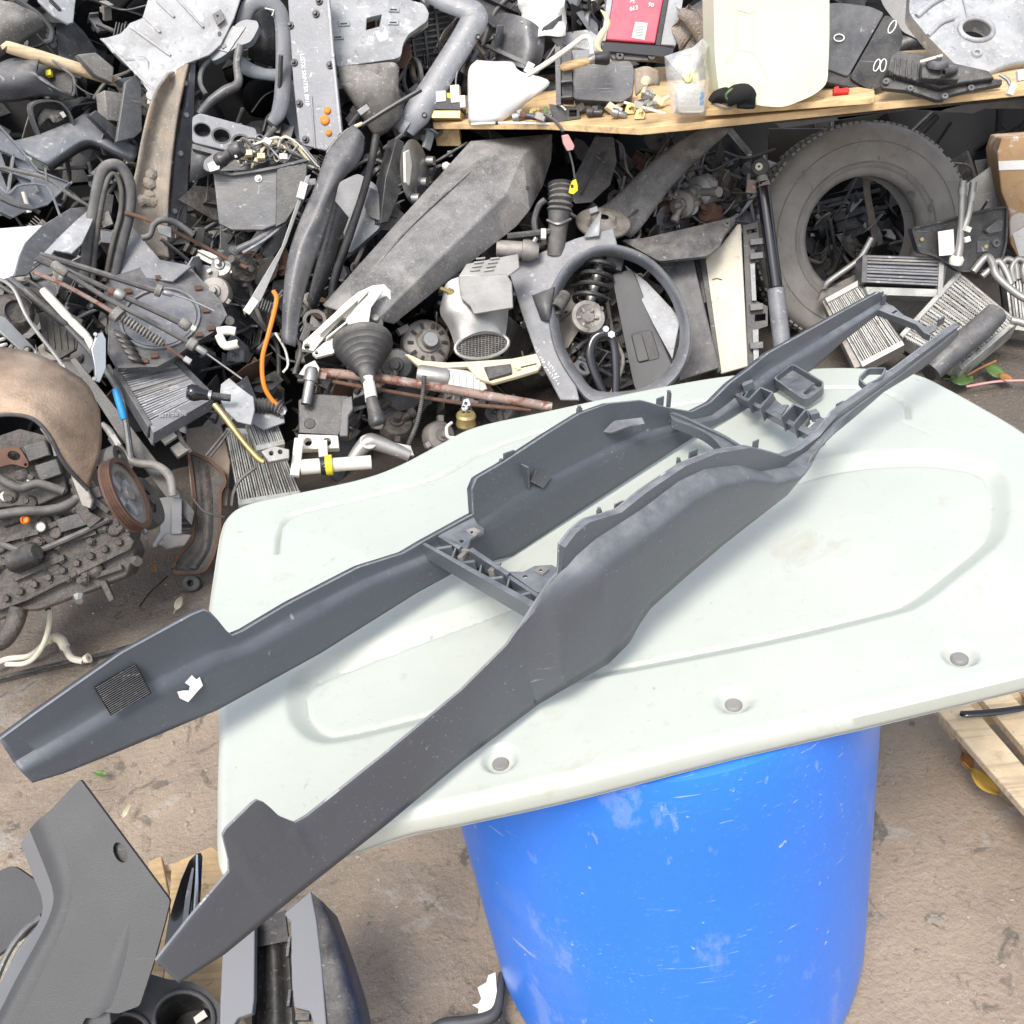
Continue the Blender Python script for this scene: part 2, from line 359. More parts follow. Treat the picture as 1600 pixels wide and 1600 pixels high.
mat('velcro', (.02, .02, .022), .95, var=.3, bump=1.0, bs=500, spk=.5, ss=500, scol=(.25, .25, .26), spec=.1)
mat('bolt_grey', (.27, .26, .25), .5, .2, var=.2)

# ---------------------------------------------------------------- ground: one sheet to the horizon
def axis(a, b, st, far, n=14):
    core = list(np.arange(a, b, st)); lo = [a-(far)*(k/n)**2.2 for k in range(n, 0, -1)]; hi = [b+far*(k/n)**2.2 for k in range(0, n+1)]
    return lo+core+hi
gx = axis(-2.4, 2.6, .022, 60); gy = axis(.25, 4.0, .022, 60)
rows = []
for yy in gy:
    r = []
    for xx in gx:
        z = mn.noise(V((xx*1.1, yy*1.1, 0)))*.018+mn.noise(V((xx*5, yy*5, 3)))*.006+mn.noise(V((xx*17, yy*17, 5)))*.004-.012
        r.append((xx, yy, z))
    rows.append(r)
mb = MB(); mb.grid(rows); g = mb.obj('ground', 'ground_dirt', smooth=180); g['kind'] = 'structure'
# grit and pebbles
def gz(x, y): return mn.noise(V((x*1.1, y*1.1, 0)))*.018+mn.noise(V((x*5, y*5, 3)))*.006+mn.noise(V((x*17, y*17, 5)))*.004-.012
mb = MB()
for i in range(2600):
    xx = random.uniform(-1.5, 1.7); yy = random.uniform(.5, 3.2); rr = .0016+.005*random.random()**5
    z = gz(xx, yy); o = V((xx, yy, z+rr*.3)); vs = []
    for (a, b, c) in ((1, 0, 0), (-1, 0, 0), (0, 1, 0), (0, -1, 0), (0, 0, 1), (0, 0, -1)):
        vs.append(o+V((a, b, c*.7))*rr*random.uniform(.7, 1.4))
    mb.add(vs, [(0, 2, 4), (2, 1, 4), (1, 3, 4), (3, 0, 4), (2, 0, 5), (1, 2, 5), (3, 1, 5), (0, 3, 5)])
o = mb.obj('grit', 'stone'); tag(o, 'pale grit and small stones strewn over the brown ground', 'grit', kind='stuff')

# ---------------------------------------------------------------- blue barrel
BX, BY = .160, 1.085
root = bpy.data.objects.new('barrel', None); col.objects.link(root); root.location = (BX, BY, 0)
root.rotation_euler = (0, R(-1.3), 0); root.location.x += .014
tag(root, 'scuffed blue plastic barrel standing under the pale green lid', 'barrel')
prof = [(.0, .02), (.27, .02), (.288, .0), (.304, .010), (.315, .035), (.319, .07), (.3195, .15), (.3195, .40), (.3195, .55), (.3195, .70), (.3195, .77), (.316, .786), (.30, .792), (.29, .782), (0, .78)]
mb = MB(); mb.lathe(prof, (0, 0, 0), (0, 0, 1), 96); mb.obj('body', 'barrel_blue', root, smooth=50)
for (bx, by) in ((-.14, .06), (.14, -.04)):
    mb = MB(); mb.lathe([(.0, .792), (.03, .792), (.034, .788), (.034, .78), (0, .78)], (bx, by, 0), (0, 0, 1), 20); mb.obj('bung', 'plastic_black', root)

# ---------------------------------------------------------------- pale green lid lying on the barrel
LZ = .84
lid_px = [(338, 1335), (336, 1230), (338, 1120), (328, 1010), (322, 955), (332, 880), (342, 822), (354, 797), (385, 780), (450, 765), (560, 742), (620, 721), (680, 690), (740, 661), (850, 636), (1000, 604), (1140, 581), (1300, 568), (1400, 572), (1445, 581), (1485, 600), (1535, 627), (1600, 665), (1690, 730), (1745, 830), (1735, 950), (1680, 1020), (1600, 1042), (1400, 1090), (1150, 1148), (900, 1212), (720, 1252), (620, 1272), (500, 1312), (420, 1340), (365, 1350)]
lp = [Zp(x, y, LZ) for x, y in lid_px]
ol = cr(lp, 26, True); N = len(ol)
ca = V((.16, 1.08, LZ))
def seg_d(P, poly, closed=False):
    pts = np.array([(p[0], p[1]) for p in poly]); A = pts if closed else pts[:-1]; B = np.roll(pts, -1, 0) if closed else pts[1:]
    d = np.full(len(P), 9.0)
    for a, b in zip(A, B):
        ab = b-a; t = np.clip(((P-a)@ab)/max(1e-9, ab@ab), 0, 1); d = np.minimum(d, np.hypot(*(P-(a+t[:, None]*ab)).T))
    return d
def inside(P, poly):
    pts = [(p[0], p[1]) for p in poly]; r = np.zeros(len(P), bool); j = len(pts)-1
    for i in range(len(pts)):
        xi, yi = pts[i]; xj, yj = pts[j]
        c = ((yi > P[:, 1]) != (yj > P[:, 1])) & (P[:, 0] < (xj-xi)*(P[:, 1]-yi)/(yj-yi+1e-12)+xi); r ^= c; j = i
    return r
zl = lambda pts, n=6, c=False: cr([Zp(x, y, LZ) for x, y in pts], n, c)
recess = zl([(448, 1075), (446, 1105), (458, 1135), (490, 1158), (540, 1158), (700, 1120), (900, 1068), (1200, 1008), (1400, 960), (1440, 945), (1480, 918), (1545, 866), (1572, 835), (1580, 790), (1574, 745), (1552, 722), (1515, 710), (1440, 704), (1340, 713), (1240, 735), (1100, 790), (960, 850), (820, 915), (660, 975), (530, 1020), (470, 1045)], 6, True)
groove = zl([(434, 862), (436, 835), (448, 808), (480, 795), (600, 768), (690, 742), (760, 703), (860, 668), (1000, 640), (1150, 618), (1280, 605), (1370, 608), (1412, 628), (1420, 652)])
scratch = zl([(1395, 640), (1405, 658), (1430, 668), (1458, 680)], 3)
RN = 190; frac = [1-(k/RN)**1.0 for k in range(RN)]
XY = []
for f in frac:
    for p in ol: XY.append((ca.x+(p.x-ca.x)*f, ca.y+(p.y-ca.y)*f))
P = np.array(XY)
sd_ = seg_d(P, recess, True); ins = inside(P, recess); s_ = np.where(ins, sd_, -sd_)
h = -.014*sum(np.clip((s_+o_)/.019, 0, 1) for o_ in (-.002, -.001, 0, .001, .002))/5
h += -.003*np.exp(-((s_-.024)/.0025)**2)
h += -.0085*np.clip(1-seg_d(P, groove)/.0052, 0, 1) - .0016*np.exp(-(seg_d(P, scratch)/.0016)**2)
bolts = [(780, 1183), (1146, 1090), (1501, 1017)]
bp = [Zp(x, y, LZ) for x, y in bolts]
for b in bp:
    d = np.hypot(P[:, 0]-b.x, P[:, 1]-b.y); h -= .010*np.clip((.021-d)/.007, 0, 1)
ed = seg_d(P, ol, True)
h += -.010*np.clip(1-ed/.012, 0, 1)**2 + .010*np.clip((ed-.02)/.25, 0, 1)
h += np.array([mn.noise(V((x*3.2, y*3.2, 1)))*.0028 for x, y in XY])
zs = LZ+h-.004
rows = []
for zz, fo in ((-.040, .988), (-.038, .998), (-.032, 1.003), (-.016, 1.003)):
    rows.append([(ca.x+(p.x-ca.x)*fo, ca.y+(p.y-ca.y)*fo, LZ+zz) for p in ol])
for k in range(RN): rows.append([(P[k*N+j][0], P[k*N+j][1], zs[k*N+j]) for j in range(N)])
rows.append([(ca.x, ca.y, zs[-N:].mean())]*N)
lidE = bpy.data.objects.new('lid_panel', None); col.objects.link(lidE); lidE.location = (ca.x, ca.y, LZ-.04)
lidM = Matrix.Translation(lidE.location)
tag(lidE, 'pale green moulded panel laid over the blue barrel as a table', 'panel')
mb = MB(); mb.grid(rows, True); mb.v = [tuple(V(v)-lidE.location) for v in mb.v]
und = [[(ca.x+(p.x-ca.x)*.985-lidE.location.x, ca.y+(p.y-ca.y)*.985-lidE.location.y, -.005) for p in ol], [(ca.x+(p.x-ca.x)*.95-lidE.location.x, ca.y+(p.y-ca.y)*.95-lidE.location.y, .0) for p in ol],
       [(0, 0, .0)]*N]
mb.grid(und, True)
mb.obj('sheet', 'lid_paint', lidE, smooth=55)
for b in bp:
    mb = MB(); mb.lathe([(0, .004), (.008, .004), (.0098, .002), (.0102, -.006)], V((b.x, b.y, LZ-.013))-lidE.location, (0, 0, 1), 20); mb.obj('bolt', 'bolt_grey', lidE)

# ---------------------------------------------------------------- the centre console trim on the lid
class Rail:
    def __init__(s, px, ang):
        s.A = Zp(px[0], px[1], LZ); a = R(ang); s.u = V((math.cos(a), math.sin(a), 0)); s.n = V((math.sin(a), -math.cos(a), 0))
    def at(s, x, y, w=0): return pln(s.A+s.n*w, s.n, x, y)
    def line(s, pts, w):
        q = [s.at(x, y, w) for x, y in pts]; o = []; last = -9
        for p in q:
            u = max((p-s.A).dot(s.u), last+.0006); last = u; o.append((u, p.z))
        return o
    def row(s, pts, w, n):
        L = s.line(pts, w); us = np.linspace(L[0][0], L[-1][0], n); z = np.interp(us, [a for a, b in L], [b for a, b in L])
        return [s.A+s.u*float(a)+s.n*w+V((0, 0, float(b)-s.A.z)) for a, b in zip(us, z)]
NR = Rail((980, 1000), 37.5); FR = Rail((800, 866), 36.5)
conE = bpy.data.objects.new('console_trim', None); col.objects.link(conE)
conE.location = (.15, 1.0, LZ); conM = Matrix.Translation(conE.location)
tag(conE, 'long grey plastic centre console frame lying across the pale green panel', 'console')
def wpart(mb, nm, m, parent=None, **k):
    mb.v = [tuple(V(v)-conE.location) for v in mb.v]; return mb.obj(nm, m, parent or conE, **k)
n_top = [(243, 1500), (300, 1428), (362, 1355), (346, 1308), (352, 1295), (398, 1250), (412, 1255), (432, 1275), (458, 1286), (478, 1275), (600, 1178), (720, 1078), (790, 1008), (820, 965), (835, 942), (858, 908), (872, 893), (873, 850), (890, 828), (910, 812), (960, 797), (1000, 765), (1060, 725), (1110, 705), (1160, 697), (1190, 704), (1215, 711), (1240, 700), (1270, 678), (1300, 642), (1400, 572), (1470, 520), (1490, 506)]
n_fold = [(246, 1504), (300, 1436), (362, 1374), (400, 1342), (458, 1300), (478, 1286), (600, 1188), (720, 1088), (790, 1018), (820, 977), (840, 948), (862, 912), (900, 868), (930, 842), (1000, 797), (1060, 752), (1100, 733), (1150, 727), (1190, 737), (1225, 730), (1260, 705), (1300, 661), (1400, 588), (1470, 535), (1492, 515)]
n_bot = [(278, 1535), (350, 1490), (470, 1392), (600, 1290), (720, 1190), (840, 1100), (950, 1036), (982, 1004), (998, 975), (1015, 950), (1060, 910), (1130, 850), (1230, 772), (1252, 745), (1266, 715), (1290, 690), (1380, 612), (1440, 576), (1480, 541), (1497, 522)]
NS = 330
r0 = NR.row(n_top, 0, NS); ra = NR.row(n_fold, .002, NS); r1 = NR.row(n_fold, .011, NS); rbf = NR.row(n_bot, .006, NS); rb = NR.row(n_bot, .030, NS)
uo = lambda p: (p-NR.A).dot(NR.u)
u_arm = uo(NR.at(835, 942)); fl0, fl1 = uo(NR.at(350, 1300)), uo(NR.at(458, 1290))
def arm(i): return min(1, max(0, (uo(r1[i])-u_arm+.03)/.04))
def wt(i):                                           # shoulder only along the gear opening
    u = uo(r1[i]); return min(1, max(0, (u-u_arm)/.07))*min(1, max(.10, (.42-u)/.10))
r1 = [a.lerp(b, max(arm(i)*min(1, max(.45, (.46-uo(b))/.12)), 0.25 if fl0 < uo(b) < fl1 else 0)) for i, (a, b) in enumerate(zip(ra, r1))]
rb = [a.lerp(b, arm(i)*min(1, max(.12, (.46-uo(b))/.12))) for i, (a, b) in enumerate(zip(rbf, rb))]
led = [p+NR.n*(.0015+.0085*arm(i)) for i, p in enumerate(r0)]
rows = [[p-V((0, 0, .010)) for p in r0], r0, led, [a.lerp(b, .15) for a, b in zip(led, r1)], r1]
cols = []
for i in range(NS):
    g_ = wt(i); a, b = r1[i], rb[i]
    cols.append([a]+cr([a.lerp(b, .02)+NR.n*.005*g_, a.lerp(b, .08)+NR.n*.016*g_, a.lerp(b, .20)+NR.n*(.022*g_), a.lerp(b, .5)+NR.n*(.014*g_), b], 4))
rows += [[cols[i][k] for i in range(NS)] for k in range(1, len(cols[0]))]
mb = MB(); mb.grid(rows); wpart(mb, 'side_wall', 'console_grey', sol=.0028, smooth=32)['label'] = 'near side wall with grained outer face'
mb = MB(); mb.tube([p+V((0, 0, .0012))+NR.n*.001 for p in r0], .0012, 5); wpart(mb, 'worn_edge', 'plastic_light')
# far wall
f_top = [(0, 1157), (60, 1113), (190, 1022), (300, 962), (320, 954), (332, 960), (345, 980), (360, 995), (378, 988), (450, 945), (560, 888), (630, 866), (660, 848), (742, 803), (738, 790), (732, 770), (745, 748), (780, 728), (850, 682), (905, 648), (950, 632), (1000, 627), (1040, 638), (1080, 645), (1110, 630), (1140, 600), (1170, 578), (1200, 553), (1340, 475), (1374, 457)]
f_cr = [(21, 1191), (160, 1107), (245, 1057), (325, 1017), (378, 1003), (450, 962), (560, 905), (660, 866), (745, 812), (800, 772), (850, 745), (950, 695), (1000, 674), (1060, 660), (1110, 650), (1140, 628), (1170, 602), (1200, 577), (1340, 493), (1377, 470)]
f_bot = [(50, 1222), (100, 1207), (200, 1167), (340, 1108), (500, 1020), (650, 926), (720, 888), (800, 868), (860, 828), (960, 762), (1060, 697), (1100, 672), (1140, 652), (1220, 607), (1275, 572), (1320, 530), (1388, 478)]
r0 = FR.row(f_top, 0, NS); r1 = FR.row(f_cr, 0.001, NS); rb = FR.row(f_bot, .012, NS)
rm = [a.lerp(b, .25)+FR.n*.007 for a, b in zip(r1, rb)]; rm2 = [a.lerp(b, .6)+FR.n*.004 for a, b in zip(r1, rb)]
cols = [cr([r1[i], rm[i], rm2[i], rb[i]], 4) for i in range(NS)]
rows = [[p-FR.n*.010-V((0, 0, .003)) for p in r0], r0, [a.lerp(b, .5) for a, b in zip(r0, r1)]]+[[cols[i][k] for i in range(NS)] for k in range(len(cols[0]))]
mb = MB(); mb.grid(rows); wpart(mb, 'side_wall', 'console_inner', sol=.0032, smooth=50)['label'] = 'far side wall showing its smooth inner face'
mb = MB(); mb.tube([p+V((0, 0, .0014)) for p in r0], .0013, 5); wpart(mb, 'worn_edge', 'plastic_light')

def plane3(a, b, c):
    n = (b-a).cross(c-a).normalized(); return n if n.z > 0 else -n
# front cross member with truss ribs
A, B, D = FR.at(660, 849), NR.at(832, 946), FR.at(742, 806)
T = Th('x', '', '', 0, 0, P=A, n=plane3(A, B, D))
q = T.p('cross_bar', 'console_grey', bev=.6)
q.plate([(656, 848), (662, 846), (836, 940), (830, 948)], 26)
q.plate([(684, 838), (690, 834), (722, 853), (717, 858)], 26); q.plate([(734, 858), (738, 855), (795, 893), (790, 898)], 26); q.plate([(790, 900), (794, 896), (842, 928), (838, 932)], 26)
q.plate([(662, 852), (690, 840), (838, 928), (830, 944)], 3, w=-24)
q = T.p('truss_rib', 'console_grey', bev=.4)
for a, b in (((676, 858), (706, 853)), ((704, 876), (712, 856)), ((712, 880), (742, 876)), ((748, 900), (752, 882)), ((758, 905), (786, 901)), ((790, 924), (796, 902)), ((804, 932), (834, 924))):
    d = V((b[0]-a[0], b[1]-a[1])).normalized(); p_ = V((-d.y, d.x))*1.6
    q.plate([(a[0]+p_.x, a[1]+p_.y), (b[0]+p_.x, b[1]+p_.y), (b[0]-p_.x, b[1]-p_.y), (a[0]-p_.x, a[1]-p_.y)], 20, w=-1)
q = T.p('gusset', 'console_grey', bev=.5)
q.plate([(684, 836), (740, 807), (746, 818), (757, 826), (755, 833), (742, 838), (735, 842), (733, 850), (728, 858), (718, 852)], 4, holes=[circ(736.5, 831, 3.2, n=12), circ(721, 845, 3.4, 2.6, n=12)])
q = T.p('gusset', 'console_grey', bev=.5)
q.plate([(793, 893), (818, 893), (835, 884), (862, 882), (874, 889), (845, 925), (838, 925)], 4, holes=[circ(845, 891, 3.4, 2.6, n=12), circ(820.5, 900.5, 3.6, 2.6, n=12)])
q = T.p('speed_clip', 'cast'); q.plate([(727, 828), (741, 824), (752, 830), (741, 838)], 2, w=2.5, holes=[circ(737, 831, 2.6, n=10)])
q = T.p('speed_clip', 'cast'); q.plate([(833, 891), (846, 884), (858, 889), (848, 898)], 2, w=2.5, holes=[circ(845, 891, 2.6, n=10)])
for cx, cy in ((724, 872), (772, 893)):
    q = T.p('speed_clip', 'cast', bev=.5); q.box((cx, cy, -6), (9, 16, 14), -30); q.box((cx+4, cy-12, 1), (14, 5, 4), -30)
q = T.p('rear_rib', 'console_grey', bev=.5); q.plate([(732, 860), (738, 856), (796, 895), (792, 899)], 22, w=4)
T.into(conE, conM)
# arched strap behind the gear opening
A, B, D = FR.at(1045, 648), NR.at(1165, 700), FR.at(1000, 640)
T = Th('x', '', '', 0, 0, P=A, n=plane3(A, B, D)*1.0+V((-.1, -.2, .2)))
q = T.p('arch_strap', 'console_grey', bev=.5)
ou = cr([V(p) for p in ((1042, 640), (1065, 648), (1100, 664), (1130, 678), (1150, 690), (1168, 702))], 5); inn = cr([V(p) for p in ((1050, 655), (1075, 664), (1100, 675), (1118, 688), (1130, 702), (1150, 708))], 5)
q.plate([tuple(p) for p in ou]+[tuple(p) for p in reversed(inn)], 4)
q.plate([tuple(p) for p in ou]+[(p.x-1.5, p.y+2.6) for p in reversed(ou)], 16, w=4); q.plate([tuple(p) for p in inn]+[(p.x+1.5, p.y-2.6) for p in reversed(inn)], 14, w=3)
T.into(conE, conM)
# rear cross member with pockets
A, B, D = FR.at(1142, 620), NR.at(1268, 686), FR.at(1175, 596)
T = Th('x', '', '', 0, 0, P=A, n=plane3(A, B, D))
q = T.p('pocket_bar', 'console_grey', bev=.5)
q.plate([(1140, 613), (1145, 610), (1286, 682), (1278, 688)], 12)
q.plate([(1142, 612), (1155, 598), (1172, 606), (1164, 620)], 3, w=-1, holes=[[(1153, 612), (1160, 606), (1164, 610), (1160, 618)]])
q.plate([(1240, 660), (1262, 640), (1300, 660), (1284, 682), (1266, 673)], 3, w=-1, holes=[[(1257, 664), (1266, 653), (1275, 658), (1264, 668)]])
q.plate([(1190, 634), (1208, 615), (1214, 626), (1222, 632), (1232, 632), (1220, 648)], 3, w=-1)
for (ox, oy) in ((1168, 626), (1220, 652)):
    a, b, c, d = (ox, oy), (ox+20, oy-21), (ox+39, oy-13), (ox+19, oy+11)
    q.plate([a, b, c, d], 2, w=-9)
    def wall(p1, p2, hh=13):
        e = V((p2[0]-p1[0], p2[1]-p1[1])).normalized(); m_ = V((-e.y, e.x))*1.3
        q.plate([(p1[0]+m_.x, p1[1]+m_.y), (p2[0]+m_.x, p2[1]+m_.y), (p2[0]-m_.x, p2[1]-m_.y), (p1[0]-m_.x, p1[1]-m_.y)], hh+9, w=hh-2)
    wall(a, b); wall(b, c); wall(c, d)
q.plate([(1158, 598), (1175, 592), (1177, 596), (1160, 603)], 12, w=10); q.plate([(1262, 642), (1275, 638), (1280, 644), (1266, 648)], 12, w=8)
T.into(conE, conM)
# slotted bracket on the far wall and small loop on the near wall
A = FR.at(1207, 590, .006)
nb = FR.n.cross(FR.at(1238, 567, .006)-A); nb = nb if nb.z > 0 else -nb
T = Th('x', '', '', 0, 0, P=A, n=nb.normalized())
fr_o = rnd2([V(p) for p in ((1207, 590), (1238, 567), (1288, 597), (1286, 606), (1262, 624), (1252, 622))], 7, 3)
q = T.p('slotted_bracket', 'console_grey', bev=.5); q.rim([tuple(p) for p in fr_o], 14, 3.0, w=4)
q.plate([tuple(p) for p in fr_o], 3, w=-6, holes=[[tuple(p) for p in rnd2([V(a) for a in ((1254, 614), (1272, 599), (1281, 603), (1263, 618))], 3, 3)]])
T.into(conE, conM)
T = Th('x', '', '', 0, 0, P=NR.at(1370, 592), n=V((-.05, -.1, 1)))
fo = [tuple(p) for p in rnd2([V(p) for p in ((1340, 590), (1356, 574), (1386, 574), (1378, 590), (1352, 603))], 5, 3)]
q = T.p('loop_bracket', 'console_grey', bev=.5); q.rim(fo, 12, 3.0, w=3); T.into(conE, conM)
# end strap
A, B, D = FR.at(1360, 483), NR.at(1462, 520), FR.at(1340, 490)
T = Th('x', '', '', 0, 0, P=A, n=V((-.05, -.25, 1)))
q = T.p('end_strap', 'console_grey', bev=.4)
q.plate([(1350, 479), (1384, 473), (1396, 478), (1412, 492), (1430, 500), (1446, 510), (1466, 508), (1462, 516), (1452, 521), (1444, 518), (1430, 505), (1408, 496), (1388, 490), (1372, 484)], 3, holes=[[(1390, 490), (1400, 484), (1403, 486), (1394, 491)]])
q.plate([(1350, 478), (1372, 484), (1390, 491), (1410, 498), (1432, 507), (1444, 520), (1454, 524), (1452, 520), (1444, 516), (1432, 504), (1410, 495), (1390, 488), (1372, 481), (1352, 476)], 12, w=1)
q.box((1380, 470, 8), (8, 3, 22), 20); q.box((1470, 502, 6), (12, 3, 14), 30)
T.into(conE, conM)
# tabs and clip towers along both rims
for k, (rail, x, y, sz, rot) in enumerate(((FR, 795, 712, (22, 3, 14), 0), (FR, 783, 727, (7, 6, 14), 0), (FR, 905, 645, (8, 6, 16), 0), (FR, 1031, 630, (16, 3, 20), 0), (FR, 1045, 625, (6, 5, 24), 0),
                                  (FR, 1376, 462, (12, 3, 12), 0), (NR, 936, 802, (7, 6, 12), 0), (NR, 967, 790, (20, 3, 12), 0), (NR, 1060, 724, (6, 5, 12), 0), (NR, 1083, 709, (20, 3, 13), 0), (NR, 1180, 698, (14, 3, 22), 0), (NR, 1312, 634, (20, 3, 12), 0), (FR, 1190, 562, (26, 3, 10), 0))):
    T = Th('x', '', '', 0, 0, P=rail.at(x, y, -.003), n=rail.n)
    q = T.p('clip_tab', 'console_grey', bev=.7); q.box((x, y), (sz[0], sz[2], sz[1]), math.degrees(math.atan2(.0, 1)))
    if sz[1] > 4: q.lathe([(1, 0), (3.2, 0), (3.2, 3), (1.4, 3), (1.4, -2)], (x, y-sz[2]/2), (0, 1, 0), 10)
    T.into(conE, conM)
# ledge, gusset and tape on the far inner wall; hook pad and label scrap on the far arm
T = Th('x', '', '', 0, 0, P=FR.at(970, 668, .018), n=V((-.1, -.4, 1)))
q = T.p('ledge', 'console_grey', bev=.6); q.plate([(937, 674), (960, 657), (1003, 652), (1008, 662), (985, 665), (955, 676)], 4); q.box((995, 668, -8), (14, 3, 16), 0); q.box((945, 676, -6), (5, 5, 12), 0); T.into(conE, conM)
T = Th('x', '', '', 0, 0, P=FR.at(845, 752, .010), n=FR.n+V((0, 0, .25)))
q = T.p('tape_square', 'plastic_mid'); q.plate([(838, 733), (862, 744), (849, 763), (829, 752)], 1.2); T.into(conE, conM)
T = Th('x', '', '', 0, 0, P=FR.at(825, 745, .006), n=FR.u)
q = T.p('gusset_rib', 'console_grey', bev=.4); P0 = FR.at(812, 725, 0); P1 = FR.at(826, 772, .004); X = FR.n*.016
T = Th('x', '', '', 0, 0, P=P0, n=FR.n); q = T.p('gusset_rib', 'console_grey', bev=.3)
M_ = T.Mi; q.mb.prism([M_ @ P0, M_ @ P1, M_ @ (P0+X)], [M_ @ (P0+FR.u*.003), M_ @ (P1+FR.u*.003), M_ @ (P0+X+FR.u*.003)]); T.into(conE, conM)
T = Th('x', '', '', 0, 0, P=FR.at(190, 1081, .013), n=FR.n+V((0, 0, .35)))
q = T.p('hook_pad', 'velcro', bev=.6, label='black hook fastener pad'); q.plate([(147, 1074), (213, 1037), (237, 1083), (174, 1119)], 4)
rb_ = T.p('pad_weave', 'plastic_mid', parent=q)
for k in range(17):
    f = (k+.5)/17; a = (147+27*f, 1074+45*f); b = (213+24*f, 1037+46*f); rb_.tube([(a[0]+2, a[1], .3), (b[0]-2, b[1], .3)], .5, 4, 0)
T.into(conE, conM)
T = Th('x', '', '', 0, 0, P=FR.at(297, 1076, .016), n=FR.n+V((0, 0, .3)))
q = T.p('label_scrap', 'paper', label='torn white label scrap'); q.plate([(300, 1055), (307, 1062), (312, 1058), (317, 1071), (294, 1097), (281, 1091), (277, 1081), (286, 1079), (295, 1079), (297, 1072), (289, 1067)], .7); T.into(conE, conM)
# ================================================================ lower left: console parts on a pallet, close to the camera
mat('trim_grain', (.055, .056, .058), .5, var=.10, bump=.45, bs=520, bd=.0012, scr=.06, layers=((5, .6, .15, (.10, .10, .10), .5),))
mat('trim_soft', (.16, .165, .175), .5, var=.06, bump=.1, bs=300, bd=.001)
mat('gloss_black', (.012, .012, .014), .12, var=.1, bump=0, coat=.6)
mat('silver_trim', (.6, .63, .66), .25, .7, var=.1, bump=0)
# plank helper
def planks(T, quads, th, m, nm='plank'):
    for q_ in quads: T.p(nm, m, bev=1.5).plate(q_, th)
T = Th('wooden_pallet', 'bare plywood pallet under the loose console parts at lower left', 'pallet', 0, 0, P=Zp(300, 1450, .10), n=(0, 0, 1))
planks(T, [[(232, 1345), (252, 1337), (268, 1420), (255, 1530), (225, 1560)], [(268, 1350), (330, 1322), (348, 1336), (372, 1400), (340, 1660), (245, 1690), (258, 1500)], [(200, 1560), (240, 1545), (238, 1700), (170, 1720)]], 14, 'wood')
q = T.p('bearer', 'wood_pale', bev=1.5); q.plate([(256, 1352), (330, 1336), (330, 1346), (256, 1362)], 30, w=-16)
q = T.p('bearer', 'wood_pale', bev=1.5); q.plate([(190, 1600), (380, 1590), (380, 1630), (190, 1640)], 40, w=-16)
T.done()
# big grained console side
T = Th('console_shell', 'large grained dark grey console shell with an oval finger hole', 'console', 0, 0, P=Zp(150, 1420, .42), n=(.10, -.75, .75))
q = T.p('side_panel', 'trim_grain', bev=1.5, label='flat grained side panel')
q.plate(rnd2([V(p) for p in ((125, 1217), (266, 1407), (258, 1440), (240, 1505), (218, 1572), (185, 1584), (152, 1580), (132, 1592), (115, 1640), (0, 1700), (28, 1595), (60, 1532), (98, 1450), (113, 1402), (113, 1378), (102, 1325), (82, 1262))], 5, 2), 10, holes=[circ(188, 1332, 10, 17, -22, 18)])
q2 = T.p('finger_hole', 'plastic_black', parent=q); q2.rim(circ(188, 1332, 11, 18, -22, 18), 14, 1.5, w=-1); q2.plate(circ(188, 1332, 12, 19, -22, 18), 2, w=-11)
q2 = T.p('crease', 'trim_grain', parent=q); q2.loft([[(196, 1440, -.5), (172, 1490, -.5), (142, 1560, -.5), (130, 1590, -.5)], [(200, 1443, .3), (185, 1492, 1.6), (160, 1562, 1.8), (149, 1590, .5)], [(206, 1446, -.5), (200, 1496, -.5), (180, 1566, -.5), (166, 1580, -.5)]], 5, 3)
q = T.p('shoulder', 'trim_grain')
q.loft([[(88, 1258, -3), (107, 1324, -3), (118, 1380, -3), (118, 1404, -3), (103, 1453, -3), (64, 1536, -3), (32, 1599, -3), (-4, 1684, -3)], [(62, 1279, -3), (88, 1350, -3), (97, 1385, -3), (97, 1408, -3), (82, 1450, -3), (40, 1530, -3), (8, 1590, -3), (-30, 1670, -3)], [(46, 1296, -14), (70, 1355, -14), (82, 1390, -14), (82, 1415, -14), (68, 1452, -14), (24, 1532, -14), (-6, 1590, -14), (-50, 1660, -14)]], 6, 4)
q = T.p('inner_face', 'trim_soft')
q.loft([[(46, 1296, -15), (70, 1355, -15), (82, 1390, -15), (82, 1415, -15), (68, 1452, -15), (24, 1532, -15), (-6, 1590, -15), (-50, 1660, -15)], [(32, 1318, -60), (52, 1370, -60), (64, 1400, -60), (66, 1425, -60), (54, 1452, -60), (16, 1506, -60), (-16, 1570, -60), (-60, 1640, -60)]], 6)
q = T.p('foot', 'trim_grain', bev=2); q.box((140, 1560, -90), (110, 60, 150), 10)
T.done()
T = Th('curved_trim', 'dark grey moulded trim piece behind the console shell at the left edge', 'trim', 0, 0, P=Zp(30, 1400, .33), n=(-.2, -.5, .9))
q = T.p('face', 'trim_grain', bev=1.5); q.plate(rnd2([V(p) for p in ((-40, 1400), (-5, 1362), (20, 1351), (50, 1372), (75, 1390), (72, 1440), (40, 1460), (-40, 1520))], 10, 3), 9)
q = T.p('arched_edge', 'plastic_mid'); q.tube([(66, 1432, 4), (40, 1452, 5), (15, 1485, 5), (-5, 1530, 5), (-20, 1590, 4)], 5, 8); q.tube([(66, 1442, 0), (45, 1465, 0), (22, 1500, 0), (6, 1545, 0), (-10, 1600, 0)], 3, 8)
T.done()
